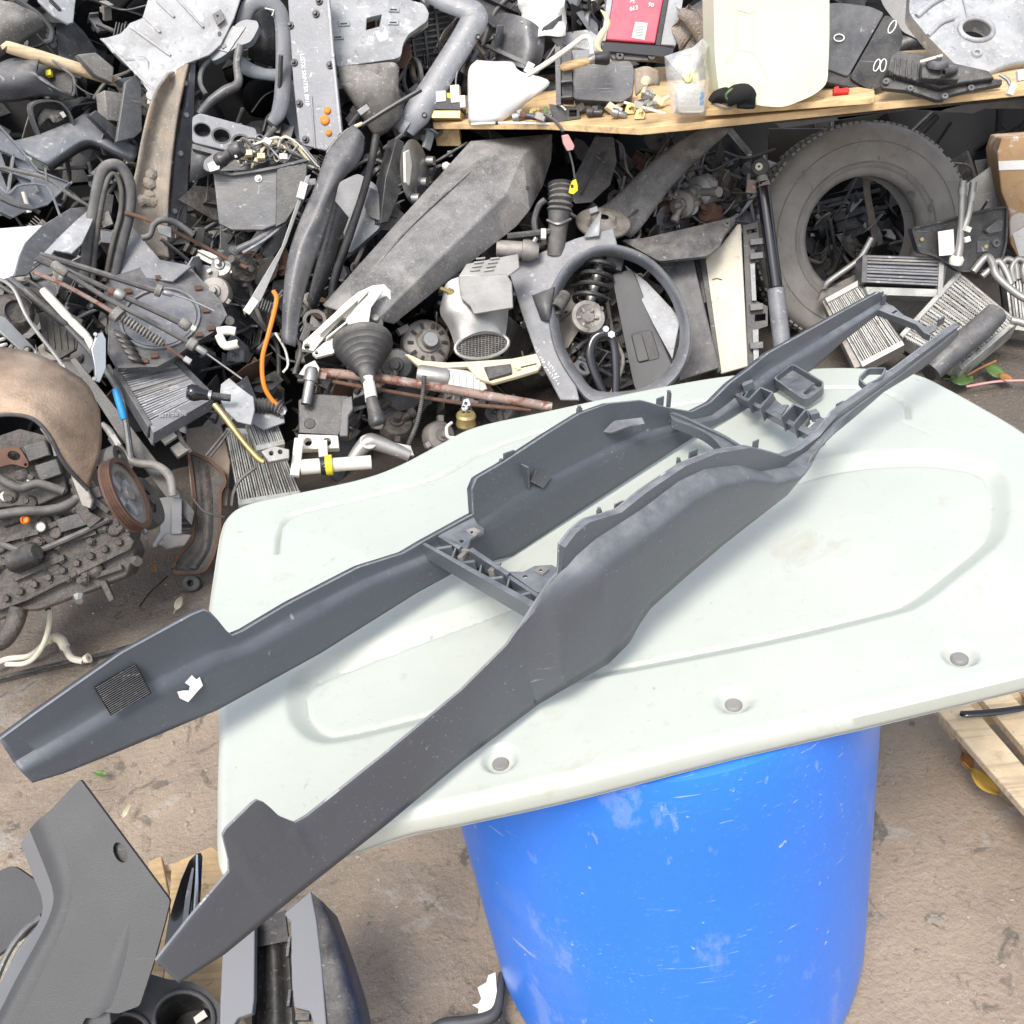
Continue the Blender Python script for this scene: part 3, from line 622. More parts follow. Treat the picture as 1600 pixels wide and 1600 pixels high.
# cup holder insert
T = Th('cup_holder', 'dark grey cup holder insert with two round wells', 'cup holder', 0, 0, P=Zp(270, 1560, .20), n=(.05, -.25, 1))
q = T.p('deck', 'trim_grain', bev=1.5)
q.plate([(212, 1555), (236, 1522), (262, 1530), (300, 1534), (325, 1548), (345, 1570), (340, 1660), (150, 1680), (165, 1600)], 10, holes=[circ(287, 1592, 44, 40, 0, 28), circ(196, 1612, 34, 26, -10, 24)])
for cx, cy, rx, ry in ((287, 1592, 44, 40), (196, 1612, 34, 26)):
    q = T.p('well', 'plastic_black'); q.rim(circ(cx, cy, rx+1, ry+1, 0, 28), 85, 2, w=3); q.plate(circ(cx, cy, rx+2, ry+2, 0, 28), 3, w=-80)
    q2 = T.p('well_rim', 'trim_grain', parent=q); q2.tube([(p[0], p[1], 3) for p in circ(cx, cy, rx+3, ry+3, 0, 24)]+[(cx+rx+3, cy, 3)], 4, 8, 0)
q = T.p('label_strip', 'paper'); q.plate([(302, 1590), (318, 1578), (324, 1588), (306, 1600)], 1, w=-60)
T.done()
# glossy black blade trim
T = Th('blade_trim', 'narrow glossy black blade-shaped trim with a silver strip', 'trim', 0, 0, P=Zp(290, 1420, .22), n=(-.5, -.7, .8))
q = T.p('blade', 'gloss_black', bev=1.2); q.plate([(307, 1333), (310, 1340), (305, 1440), (285, 1490), (262, 1520), (254, 1490), (262, 1440), (282, 1375), (295, 1345)], 10)
q = T.p('silver_strip', 'silver_trim'); q.tube([(308, 1335, 1), (307, 1390, 1), (302, 1440, 1), (285, 1480, 1)], [1.5, 3, 3, 1.5], 6)
q = T.p('blue_strip', 'plastic_worn'); q.loft([[(300, 1356, .5), (290, 1400, .5), (284, 1450, .5)], [(303, 1356, 1.5), (298, 1400, 1.5), (292, 1450, 1.5)]], 4)
T.done()
# tub console right of it
T = Th('console_tub', 'dark grey console tub with two flat side rails and curved body', 'console', 0, 0, P=Zp(450, 1500, .30), n=(.0, -.35, 1))
q = T.p('side_rail', 'trim_soft', bev=1.5); q.plate([(348, 1478), (398, 1440), (397, 1560), (394, 1583), (372, 1590), (365, 1602), (342, 1660), (344, 1560)], 16)
q = T.p('side_rail', 'trim_soft', bev=1.5); q.plate([(444, 1428), (486, 1392), (495, 1440), (502, 1500), (510, 1600), (505, 1660), (490, 1600), (484, 1580), (460, 1574), (456, 1540), (454, 1440)], 16)
q = T.p('tub', 'plastic_black', smooth=60)
q.loft([[(397, 1436, -8), (396, 1500, -8), (394, 1584, -8), (390, 1680, -8)], [(408, 1440, -60), (404, 1510, -60), (402, 1590, -60), (398, 1680, -60)], [(425, 1455, -42), (428, 1510, -42), (430, 1590, -42), (432, 1680, -42)], [(446, 1440, -60), (452, 1510, -60), (456, 1590, -60), (462, 1680, -60)], [(445, 1428, -8), (455, 1500, -8), (460, 1576, -8), (490, 1680, -8)]], 5, 4)
q = T.p('back_wall', 'plastic_black'); q.plate([(397, 1440), (446, 1422), (452, 1470), (400, 1480)], 4, w=-40)
q = T.p('body', 'plastic_dark', smooth=60)
q.loft([[(486, 1394, -2), (496, 1450, -2), (504, 1520, -2), (512, 1600, -2), (516, 1680, -2)], [(505, 1410, -14), (522, 1460, -14), (540, 1530, -14), (556, 1600, -14), (560, 1680, -14)], [(527, 1432, -70), (545, 1480, -70), (565, 1540, -70), (580, 1600, -70), (584, 1680, -70)]], 5, 4)
q = T.p('clip', 'plastic_dark', bev=.8); q.box((452, 1480, -4), (5, 30, 12)); q = T.p('clip', 'plastic_dark', bev=.8); q.box((453, 1560, -4), (5, 24, 12)); q = T.p('socket', 'plastic_dark', bev=.8); q.box((474, 1590, -6), (22, 10, 14))
T.done()
# moulded rim with paper scrap by the barrel
T = Th('moulded_rim', 'black moulded plastic rim lying beside the foot of the barrel', 'trim', 0, 0, P=Zp(750, 1585, .03), n=(0, -.2, 1))
q = T.p('rim', 'trim_grain', smooth=70); q.tube([(660, 1625, 0), (690, 1602, 2), (730, 1597, 3), (762, 1590, 3), (777, 1575, 3), (782, 1545, 2), (784, 1520, 0)], [9, 10, 10, 10, 8, 7, 5], 10)
q = T.p('inner_web', 'plastic_black'); q.plate([(660, 1640), (700, 1608), (765, 1600), (782, 1570), (800, 1640)], 4, w=-8)
T.done()
T = Th('paper_scrap', 'torn white paper scrap beside the blue barrel', 'paper', 0, 0, P=Zp(760, 1550, .045), n=(.05, -.2, 1))
T.p('paper', 'paper').plate([(774, 1519), (776, 1545), (777, 1562), (774, 1578), (762, 1588), (746, 1588), (748, 1576), (738, 1570), (748, 1568), (752, 1560), (746, 1543), (760, 1535), (763, 1524)], 1); T.done()
# ---------------------------------------------------------------- pallet at the right
PZ = .12
T = Th('wooden_pallet', 'weathered slatted wooden pallet on the ground at the right edge', 'pallet', 0, 0, P=Zp(1560, 1140, PZ), n=(0, 0, 1))
for i, q_ in enumerate(([(1454, 1098), (1462, 1086), (1490, 1070), (1750, 1370), (1720, 1400)], [(1508, 1062), (1548, 1050), (1800, 1330), (1764, 1362)], [(1572, 1046), (1612, 1038), (1850, 1290), (1812, 1322)], [(1640, 1030), (1690, 1020), (1900, 1250), (1864, 1280)])):
    T.p('plank', 'wood_pale', bev=2).plate(q_, 15)
for q_ in ([(1470, 1100), (1640, 1040), (1660, 1062), (1492, 1126)], [(1640, 1290), (1820, 1210), (1850, 1240), (1670, 1325)]):
    T.p('bearer', 'wood_pale', bev=2).plate(q_, 46, w=-16)
T.done()
T = Th('pry_bar', 'black steel bar lying on the slatted pallet', 'tool', 0, 0, P=Zp(1560, 1108, PZ+.02), n=(0, 0, 1))
q = T.p('bar', 'gloss_black', bev=1); q.tube([(1500, 1114), (1512, 1116), (1560, 1112), (1600, 1106), (1640, 1098)], [5, 7, 7, 6, 6], 8, 4, .6); T.done()
def leaf(name, label, x, y, L, wd, ang, m, z=.012):
    P = Zp(x, y, z); T = Th(name, label, 'leaf', 0, 0, P=P, n=(.15, -.1, 1)); a = R(ang); ca_, sa_ = math.cos(a), math.sin(a); rows = []
    for k in range(9):
        f = k/8; w_ = wd*math.sin(math.pi*min(1, f*1.02+.02))**.8; cu = 5*math.sin(f*5)+8*f
        row = []
        for j in (-1, -.5, 0, .5, 1):
            u = (f-.5)*L; v = j*w_/2; row.append((x+u*ca_-v*sa_, y+u*sa_+v*ca_, cu*.5+abs(j)*wd*.18))
        rows.append(row)
    q = T.p('blade', m, sol=.5); q.mb.grid([T.ls(r) for r in rows])
    q = T.p('stalk', m); q.tube([(x-L*.5*ca_, y-L*.5*sa_, 1), (x-L*.75*ca_, y-L*.75*sa_, 2)], .8, 5, 0); return T.done()
mat('leaf_yellow', (.52, .33, .06), .6, var=.3, bump=.2); mat('leaf_brown', (.32, .15, .05), .65, var=.35, bump=.2); mat('leaf_green', (.10, .17, .05), .5, var=.3, bump=.1); mat('leaf_pale', (.55, .50, .34), .6, var=.2, bump=.2)
leaf('fallen_leaf', 'curled yellow leaf on the ground under the slatted pallet edge', 1540, 1222, 62, 26, 42, 'leaf_yellow', .03)
leaf('fallen_leaf', 'brown curled leaf just above the yellow one by the pallet', 1512, 1190, 34, 20, 60, 'leaf_brown', .03)
leaf('fallen_leaf', 'small green leaf on bare ground below the console tip', 158, 1209, 22, 12, 10, 'leaf_green')
leaf('fallen_leaf', 'pale narrow leaf on bare ground right of the grained shell', 198, 1266, 28, 8, -60, 'leaf_pale')
leaf('fallen_leaf', 'pale crumpled leaf on the ground near the engine sump', 279, 942, 24, 12, -65, 'leaf_pale')
leaf('fallen_leaf', 'little orange leaf beside the rusty bracket foot', 241, 888, 14, 8, 60, 'leaf_brown')
leaf('fallen_leaf', 'green leaf on the ground at right behind the pale panel', 1556, 580, 40, 18, 30, 'leaf_green')
leaf('fallen_leaf', 'broad green leaf lower left of the red stem', 1505, 592, 42, 20, 0, 'leaf_green')
leaf('fallen_leaf', 'orange leaf lying under the dark tube at right', 1572, 590, 26, 12, 20, 'leaf_brown')
T = Th('plant_stem', 'reddish plant stem lying on the ground at the right edge', 'stem', 0, 0, P=Zp(1565, 597, .02), n=(0, 0, 1))
T.p('stem', 'pink').tube([(1510, 604), (1560, 596), (1620, 594)], 2, 6); T.done()
T = Th('plant_stem', 'short slanting stem above the reddish stem at right', 'stem', 0, 0, P=Zp(1535, 575, .03), n=(0, 0, 1))
T.p('stem', 'leaf_brown').tube([(1512, 586), (1532, 575), (1556, 564)], 1.8, 6); T.done()
T = Th('dirt_clod', 'pale clod of dried dirt on the ground right of the barrel', 'clod', 0, 0, P=Zp(1460, 1437, .0), n=(0, 0, 1))
q = T.p('clod', 'stone', smooth=20)
for k in range(14):
    a = random.uniform(0, 6.28); r_ = random.uniform(0, 16); q.lathe([(0, 0), (7, 0), (5, 4), (0, 6)], (1460+r_*math.cos(a), 1437+r_*.6*math.sin(a)), (.1, .1, 1), 6)
T.done()
# ================================================================ the scrap heap, upper left
def simple(name, label, cat, x, y, off, yaw, pitch, out, th, m, bev=1.2, rnd=0, holes=(), rim=0, ft=3, nm='body', extra=None):
    t = Th(name, label, cat, x, y, off, yaw, pitch)
    o = [tuple(p) for p in rnd2([V(p) for p in out], rnd, 3)] if rnd else out
    q = t.p(nm, m, bev=bev); q.plate(o, th, holes=holes)
    if rim: q.rim(o, rim, ft, w=.2)
    if extra: extra(t, q)
    return t.done()
def rib(q, pts, w=3, h=5): 
    """raised bar along pixel line"""
    for a, b in zip(pts, pts[1:]):
        d = V((b[0]-a[0], b[1]-a[1])); n = V((-d.y, d.x)).normalized()*w/2
        q.plate([(a[0]+n.x, a[1]+n.y), (b[0]+n.x, b[1]+n.y), (b[0]-n.x, b[1]-n.y), (a[0]-n.x, a[1]-n.y)], h+1, w=h)

simple('door_card', 'pale grey pointed panel corner at the very top left', 'panel', 95, 8, .05, 20, 40, [(55, -40), (125, -40), (118, 4), (115, 35), (107, 37), (82, 22), (60, 0)], 5, 'plastic_worn', extra=lambda t, q: t.p('slot', 'plastic_black', bev=.5).box((86, 8, 1), (20, 6, 3), -30))
simple('under_sheet', 'dark underside panel beneath the pale pointed corner', 'panel', 60, 25, -.02, -10, 0, [(0, -30), (70, -10), (118, 38), (80, 36), (40, 14), (10, 0)], 5, 'plastic_mid')
T = Th('wheel_arch_liner', 'dark curved wheel arch liner at the top left edge', 'liner', 40, 40, .04, 15, 10)
q = T.p('shell', 'plastic_dirty', sol=4, smooth=60); q.loft([[(-30, 100, 0), (0, 88, 6), (30, 70, 10), (62, 48, 6), (80, 40, -6)], [(-30, 40, 14), (0, 40, 24), (28, 32, 24), (52, 25, 14), (66, 25, -4)], [(-30, -20, 0), (0, 0, 8), (15, 4, 8), (28, 8, 2), (45, 14, -14)]], 5, 4)
q = T.p('rolled_edge', 'plastic_mid'); q.tube([(22, -2, 4), (45, 12, 4), (66, 28, 6), (80, 46, 6), (80, 62, 4), (70, 66, -2)], 4.5, 8); T.done()
T = Th('broom_stick', 'bare wooden tool handle lying on the heap at upper left', 'stick', 100, 100, .12, 10, 10)
T.p('shaft', 'wood_pale').tube([(10, 74, 0), (14, 74, 0), (60, 88, 0), (120, 107, 0), (187, 129, 0)], [7, 9, 10, 10, 8], 12, 4); T.done()
T = Th('column_shroud', 'hollow grey steering column shroud below the wooden handle', 'shroud', 55, 125, .14, -25, 25)
q = T.p('shell', 'plastic_mid', sol=3, smooth=60)
q.loft([[(-10, 160, -20), (30, 157, -16), (70, 150, -10), (115, 152, -2)], [(-10, 135, 14), (30, 134, 18), (70, 128, 20), (90, 140, 22)], [(-10, 108, 22), (20, 110, 26), (50, 112, 30), (58, 120, 28)], [(-10, 104, 0), (16, 93, 6), (40, 92, 10), (62, 90, 6)]], 5, 4)
q = T.p('mouth', 'plastic_black', bev=1); q.plate([(60, 92), (75, 90), (98, 106), (115, 124), (112, 148), (90, 140), (80, 140), (58, 118)], 4, w=-22)
q = T.p('mouth_edge', 'plastic_mid'); q.tube([(58, 118, 14), (56, 100, 8), (64, 91, 2), (78, 92, 0), (100, 108, -2), (116, 124, -2), (112, 152, -4), (88, 144, 4), (80, 140, 10), (58, 118, 14)], 2, 6)
q = T.p('plug', 'yellow', bev=1); q.box((77, 115, -14), (9, 10, 8), 10); T.done()
T = Th('oval_tray', 'dark oval plastic tray with clips hanging below the shroud', 'tray', 82, 200, .08, 20, -5)
oo = [tuple(p) for p in cr([V(p) for p in ((48, 170), (60, 158), (90, 157), (108, 172), (117, 195), (116, 215), (103, 232), (80, 240), (74, 235), (58, 205))], 5, True)]
q = T.p('dish', 'plastic_black', bev=.6); q.plate(oo, 3, w=-16)
q = T.p('wall', 'plastic_mid'); q.rim(oo, 22, 3, w=4)
for cx, cy in ((98, 179), (100, 211), (77, 227)): T.p('clip', 'white_plastic', bev=.5).box((cx, cy, -4), (6, 8, 8), 25)
T.p('web', 'plastic_dirty', sol=2).loft([[(60, 200, -6), (75, 185, -6), (85, 192, -6), (100, 186, -6)], [(58, 185, -12), (70, 170, -12), (85, 172, -12), (100, 172, -12)]], 4); T.done()
T = Th('box_bracket', 'open black square housing with a block inside, right of the shroud', 'housing', 185, 170, .10, 30, 15)
q = T.p('plate', 'plastic_mid', bev=1.2); q.plate([(196, 128), (205, 122), (220, 120), (222, 205), (210, 216), (182, 222)], 8, w=20)
q = T.p('top_flange', 'plastic_mid', bev=1.2); q.plate([(185, 123), (215, 118), (222, 124), (196, 133)], 20, w=14)
q = T.p('block', 'plastic_dirty', bev=1.2); q.box((175, 170, -8), (34, 44, 30), 4); q = T.p('base', 'plastic_dark', bev=1); q.plate([(140, 180), (150, 172), (190, 205), (182, 222)], 12, w=6)
q = T.p('arm', 'plastic_dirty', bev=1.2); q.plate([(122, 85), (150, 82), (178, 105), (176, 130), (150, 118)], 14, w=-10); T.done()
T = Th('corner_trim', 'smooth light grey boomerang-shaped trim under the box housing', 'trim', 110, 220, .05, 5, 40)
q = T.p('face', 'plastic_light', sol=4, smooth=60); q.loft([[(20, 222, 0), (60, 212, 4), (110, 192, 8), (140, 178, 8), (170, 205, 4), (215, 232, 0)], [(40, 240, 6), (80, 228, 12), (115, 208, 16), (142, 205, 16), (170, 222, 12), (213, 243, 4)], [(75, 258, 2), (100, 240, 8), (128, 222, 12), (150, 222, 12), (180, 236, 8), (210, 250, 0)]], 5, 4)
T.p('lower_lip', 'plastic_mid', sol=3).loft([[(75, 258, 2), (100, 240, 8), (128, 222, 12), (150, 222, 12), (180, 236, 8), (210, 250, 0)], [(78, 268, -20), (104, 250, -16), (130, 234, -12), (150, 232, -12), (180, 246, -16), (208, 262, -24)]], 5); T.done()
# big ribbed undertray
T = Th('undertray', 'large worn pale grey undertray with stepped ribs, top left', 'undertray', 265, 70, .16, -8, 22)
base = [(240, -30), (385, -30), (366, 28), (345, 70), (327, 86), (290, 100), (263, 128), (237, 163), (229, 162), (232, 145), (222, 128), (213, 112), (192, 95), (190, 88), (175, 82), (157, 60), (168, 58), (188, 52), (200, 40), (202, 36), (222, 28), (224, 22)]
q = T.p('sheet', 'plastic_worn', bev=1.2); q.plate(base, 5)
q = T.p('rib', 'plastic_worn', bev=.8)
for a, b in (((160, 60), (240, 142)), ((202, 40), (266, 86)), ((224, 24), (250, 50)), ((270, -10), (318, 42)), ((244, 0), (272, 26))): rib(q, [a, b], 4, 3)
q = T.p('step', 'plastic_worn', sol=3); q.loft([[(157, 60, 2), (175, 75, 2), (196, 92, 2), (222, 88, 2), (232, 96, 2)], [(168, 70, -10), (180, 86, -10), (200, 104, -10), (222, 110, -10), (240, 150, -10)]], 4)
q = T.p('lug', 'plastic_worn', bev=.8); q.plate(circ(237, 148, 9, 8), 4, w=3, holes=[circ(245, 144, 2, n=8)]); q = T.p('bracket', 'plastic_mid', bev=.8); q.plate([(332, 22), (345, 14), (352, 30), (340, 40)], 4, w=8, holes=[circ(340, 25, 1.6, n=8)])
q = T.p('hole', 'plastic_black'); q.plate(circ(343, 53, 3, 4), 1, w=.5); T.done()
T = Th('sill_liner', 'long dirty tan-stained curved liner standing below the undertray', 'liner', 245, 240, .12, -10, 15)
mat('tan_dirt', (.20, .17, .135), .75, var=.35, dust=.4, bump=.3, layers=((7, .5, .12, (.33, .25, .17), .8), (16, .6, .08, (.10, .10, .10), .7)), spk=.4)
q = T.p('shell', 'tan_dirt', sol=4, smooth=60)
q.loft([[(262, 115, 14), (240, 150, 12), (225, 205, 10), (214, 262, 8), (207, 300, 6), (208, 360, 4), (222, 395, 0)], [(275, 110, -8), (258, 160, -10), (245, 210, -12), (235, 265, -12), (228, 310, -12), (230, 360, -10), (244, 400, -8)], [(294, 100, 10), (280, 165, 6), (270, 235, 4), (264, 300, 2), (262, 350, 2), (262, 380, 0), (264, 402, 0)]], 6, 4)
q = T.p('crumple', 'tan_dirt', smooth=20)
for k in range(10): q.lathe([(0, 6), (6, 4), (10, 0), (0, -2)], (215+random.uniform(0, 30), 285+random.uniform(-15, 35), -6), (random.uniform(-.4, .4), random.uniform(-.4, .4), 1), 6)
T.done()
T = Th('clip_strip', 'narrow dark grey trim strip with clips right of the tan liner', 'trim', 285, 230, .06, 25, 8)
q = T.p('strip', 'plastic_mid', bev=1.2); q.plate([(298, 98), (306, 98), (300, 250), (295, 262), (292, 350), (265, 352), (275, 230), (290, 160)], 8)
for cx, cy in ((290, 180), (281, 240), (288, 130), (272, 330)): T.p('clip', 'plastic_worn', bev=.6).lathe([(0, 5), (4, 5), (5, 0)], (cx, cy), (0, 0, 1), 8)
T.done()
# grab handle with switch and loop
T = Th('grab_handle', 'grey door grab handle with a flat switch panel on top', 'handle', 360, 65, .16, -15, 25)
q = T.p('switch_panel', 'plastic_light', bev=2.5); q.plate(rnd2([V(p) for p in ((328, 84), (345, 62), (372, 34), (384, 30), (402, 32), (405, 42), (392, 66), (372, 72), (342, 92), (330, 96))], 8, 3), 14)
q2 = T.p('switch', 'plastic_worn', parent=q, bev=.8); q2.plate([(336, 76), (364, 40), (384, 42), (356, 82)], 2, w=2); q2 = T.p('button', 'plastic_mid', parent=q, bev=.6); q2.box((350, 73, 2), (8, 6, 3), 30)
q = T.p('bar', 'plastic_mid'); q.tube([(375, 72, -6), (370, 100, -4), (372, 130, -2), (352, 142, 0), (330, 158, 0), (312, 178, -4)], [7, 6, 7, 8, 7, 6], 10)
q = T.p('bar', 'plastic_mid'); q.tube([(330, 92, -8), (316, 108, -8), (313, 130, -8), (322, 148, -6)], 4, 8); T.done()
T = Th('loop_trim', 'large rounded grey plastic loop next to the switch panel', 'trim', 415, 70, .10, 5, 12)
q = T.p('loop', 'plastic_light', smooth=70); q.tube([(378, 40, -4), (388, 12, 0), (405, 2, 2), (425, 6, 2), (440, 28, 2), (443, 80, 2), (442, 140, 2), (436, 175, 0), (425, 192, -4)], [10, 11, 11, 12, 12, 12, 13, 12, 9], 12, 6, .38)
q = T.p('cross', 'plastic_light', smooth=70); q.tube([(372, 98, -6), (392, 110, -4), (415, 116, -4), (438, 118, -2)], [12, 11, 9, 10], 10, 5, .5)
q = T.p('inner', 'plastic_dark', sol=3); q.loft([[(388, 30, -26), (410, 14, -26), (430, 30, -26)], [(388, 90, -34), (410, 100, -34), (432, 105, -34)]], 5)
q = T.p('clip', 'white_plastic', bev=.4); q.tube([(414, 13, 6), (428, 16, 6), (425, 25, 6)], 1.5, 5, 0); T.done()
T = Th('vent_panel', 'grey panel with three round holes in a row', 'panel', 348, 215, .14, -5, 25)
q = T.p('face', 'plastic_light', bev=1.5); q.plate(rnd2([V(p) for p in ((300, 182), (312, 176), (400, 200), (405, 225), (390, 246), (350, 234), (300, 222))], 5, 2), 7, holes=[circ(316, 203, 14, 11, 15), circ(346, 212, 15, 12, 15), circ(377, 222, 15, 12, 15)])
for cx, cy in ((316, 203), (346, 212), (377, 222)):
    q2 = T.p('socket', 'plastic_dark'); q2.rim(circ(cx, cy, 15, 12, 15), 26, 2, w=-1); q2.plate(circ(cx, cy, 16, 13, 15), 2, w=-25)
q = T.p('lower_edge', 'plastic_mid', bev=1); q.plate([(300, 224), (350, 238), (352, 246), (300, 232)], 20, w=-2)
q = T.p('body', 'plastic_mid', sol=3); q.loft([[(300, 226, -8), (350, 240, -8)], [(296, 285, -30), (335, 270, -30)]], 0); T.done()
# bin full of wiring
T = Th('plastic_bin', 'square dark grey plastic bin with a screw stud', 'bin', 400, 310, .24, -12, 10)
q = T.p('front', 'plastic_mid', bev=1.5); q.plate([(333, 268), (362, 272), (432, 262), (474, 262), (470, 300), (448, 345), (410, 360), (362, 360), (342, 350)], 10)
q = T.p('side', 'plastic_dark', bev=1.5); q.plate([(432, 262), (480, 255), (478, 300), (446, 348), (430, 356)], 6, w=6)
q = T.p('rim', 'plastic_mid'); q.tube([(333, 268, 6), (362, 273, 6), (400, 268, 6), (432, 262, 6), (480, 250, -8)], 3, 6, 0)
q = T.p('back', 'plastic_dark', bev=1); q.plate([(340, 268), (400, 225), (478, 235), (474, 262)], 4, w=-45)
q = T.p('stud', 'steel'); q.lathe([(0, 6), (3, 6), (3, 2), (6, 2), (6, 0)], (404, 279, 0), (0, 0, 1), 10); T.done()
T = Th('wiring_bundle', 'tangle of grey and white wires with plugs in the bin', 'wiring', 420, 240, .20, 0, 25)
wc = ['rubber_hose', 'white_plastic', 'cream_trim', 'plastic_worn', 'rubber_hose']
for k in range(15):
    pts = [(random.uniform(372, 395), random.uniform(245, 262), random.uniform(-5, 10))]
    for j in range(4): pts.append((385+j*22+random.uniform(-16, 16), random.uniform(215, 262)-j*2, random.uniform(-6, 22)))
    pts.append((495+random.uniform(-6, 6), 262+random.uniform(-12, 6), 0))
    T.p('wire', wc[k % 5]).tube(pts, random.choice((1.3, 1.8, 2.4)), 6, 6)
for cx, cy, m_ in ((443, 246, 'white_plastic'), (418, 222, 'white_plastic'), (408, 245, 'cream_trim'), (388, 240, 'cream_trim')): T.p('plug', m_, bev=.8).box((cx, cy, 20), (12, 9, 9), random.uniform(-40, 40))
T.p('sleeve', 'rubber_hose').tube([(392, 248, 6), (410, 222, 14), (430, 200, 18)], 4.5, 8); T.done()
T = Th('switch_stalk', 'black round lighter socket with a white tag above the bin', 'switch', 350, 245, .30, -20, 20)
T.p('grip', 'plastic_dark', bev=1).lax([(0, 0), (11, 0), (12, .2), (9, .3), (9, .6), (13, .65), (13, .9), (10, 1), (0, 1)], (340, 253, 0), (378, 230, 14), 18)
T.p('ring', 'plastic_mid', bev=1).plate(rnd2([V(p) for p in ((318, 250), (335, 238), (348, 244), (347, 258), (328, 270), (317, 264))], 6, 3), 8, w=2)
T.p('tag', 'white_mark', bev=.5).plate([(324, 256), (336, 250), (344, 254), (342, 264), (328, 268)], 3, w=6); T.p('mark', 'white_mark').text('pros', (362, 234, 18), 8, -65); T.done()
# U-shaped weather strip
T = Th('weather_strip', 'U-shaped black rubber weather strip standing on end', 'seal', 168, 350, .24, 10, 10)
q = T.p('seal', 'rubber_hose', smooth=60); q.tube([(132, 450, 0), (138, 380, 2), (148, 320, 4), (158, 272, 4), (172, 258, 4), (190, 262, 4), (203, 290, 4), (202, 330, 2), (190, 380, 0), (178, 430, -2), (170, 470, -4)], 9, 10, 6, .6)
q = T.p('lip', 'rubber', smooth=60); q.tube([(144, 450, 5), (150, 380, 7), (158, 325, 9), (167, 285, 9), (176, 272, 9), (184, 278, 9), (190, 300, 9), (188, 335, 7), (176, 380, 5), (164, 440, 3)], 4, 8); T.done()
# panel at the left edge
simple('body_panel', 'smooth pale grey body panel at the left edge', 'panel', 50, 385, .26, 15, 45, [(-40, 360), (60, 352), (70, 352), (42, 380), (30, 410), (20, 432), (-10, 440), (-40, 430)], 5, 'white_paint', rnd=4)
simple('panel_flap', 'dark grey bent flap folded over the pale body panel', 'panel', 95, 370, .28, 25, 25, [(66, 352), (110, 325), (145, 322), (140, 345), (85, 395), (42, 430), (22, 432), (30, 400), (40, 378)], 5, 'plastic_mid')
simple('torn_liner', 'torn pale liner sheet with a ragged edge above the body panel', 'liner', 120, 350, .30, -10, 45, [(145, 322), (163, 312), (150, 330), (142, 350), (128, 380), (112, 395), (85, 390), (80, 398), (60, 408), (52, 412), (90, 372), (118, 345)], 3, 'plastic_worn', bev=.6)
# truss bracket and rods at the left edge
T = Th('lamp_bracket', 'pale skeletal plastic bracket at the left edge of the heap', 'bracket', 40, 270, .16, 20, 15)
q = T.p('frame', 'plastic_light', bev=1); q.plate([(-20, 200), (0, 196), (30, 228), (60, 265), (110, 285), (112, 282), (114, 286), (75, 320), (40, 330), (20, 340), (-20, 320)], 5, holes=[[(2, 240), (16, 240), (28, 262), (10, 262)], [(2, 270), (20, 268), (36, 290), (14, 300)]])
q.rim([(-20, 200), (0, 196), (30, 228), (60, 265), (110, 285), (75, 320), (40, 330), (20, 340), (-20, 320)], 14, 3, w=4)
q = T.p('rib', 'plastic_light', bev=.6); rib(q, [(0, 232), (40, 250)], 4, 8); rib(q, [(0, 262), (50, 280), (60, 300)], 4, 8); rib(q, [(22, 240), (14, 300)], 4, 8)
T.p('stud', 'white_plastic').tube([(36, 300, 8), (46, 332, 8)], [3, 4], 8, 0); T.done()
T = Th('steel_rod', 'thin dull steel rod slanting across the left edge', 'rod', 75, 285, .30, 10, 10)
T.p('rod', 'plastic_dirty').tube([(-10, 258, 0), (30, 268, 0), (75, 280, 0), (110, 305, 0), (150, 328, 0)], [3, 3, 3.4, 3, 2], 8); T.p('peg', 'plastic_dirty').tube([(73, 282, 2), (71, 262, 6)], 1.8, 6, 0); T.done()
T = Th('trim_moulding', 'curved double-edged moulding at the left edge under the rods', 'trim', 30, 305, .22, 10, 25)
T.p('moulding', 'plastic_mid').tube([(-15, 300, 0), (20, 318, 2), (50, 325, 2)], 5, 8); T.p('moulding_lip', 'plastic_light').tube([(-15, 285, 0), (0, 292, 2), (8, 300, 4), (15, 302, 4), (30, 290, 2), (60, 288, 0), (78, 298, 0), (95, 340, -4)], 2, 6); T.done()
T = Th('rusty_rod', 'rusty steel rod with brackets running down from the U-shaped seal', 'rod', 280, 370, .22, 0, 10)
T.p('rod', 'rust').tube([(195, 332, 0), (235, 345, 0), (300, 375, 0), (350, 402, 0), (385, 418, 0)], 3.2, 8, 3); T.p('bracket', 'steel', bev=.8).plate([(245, 350), (268, 355), (268, 372), (248, 365)], 4, w=5); T.done()
T = Th('bent_tube', 'grey hook-shaped bent tube lying over the rusty rod', 'tube', 260, 355, .28, 0, 20)
T.p('tube', 'rubber_hose').tube([(222, 372, 0), (234, 368, 2), (240, 352, 4), (252, 344, 6), (270, 346, 4), (290, 358, 0), (302, 368, -2)], 5, 10); T.done()

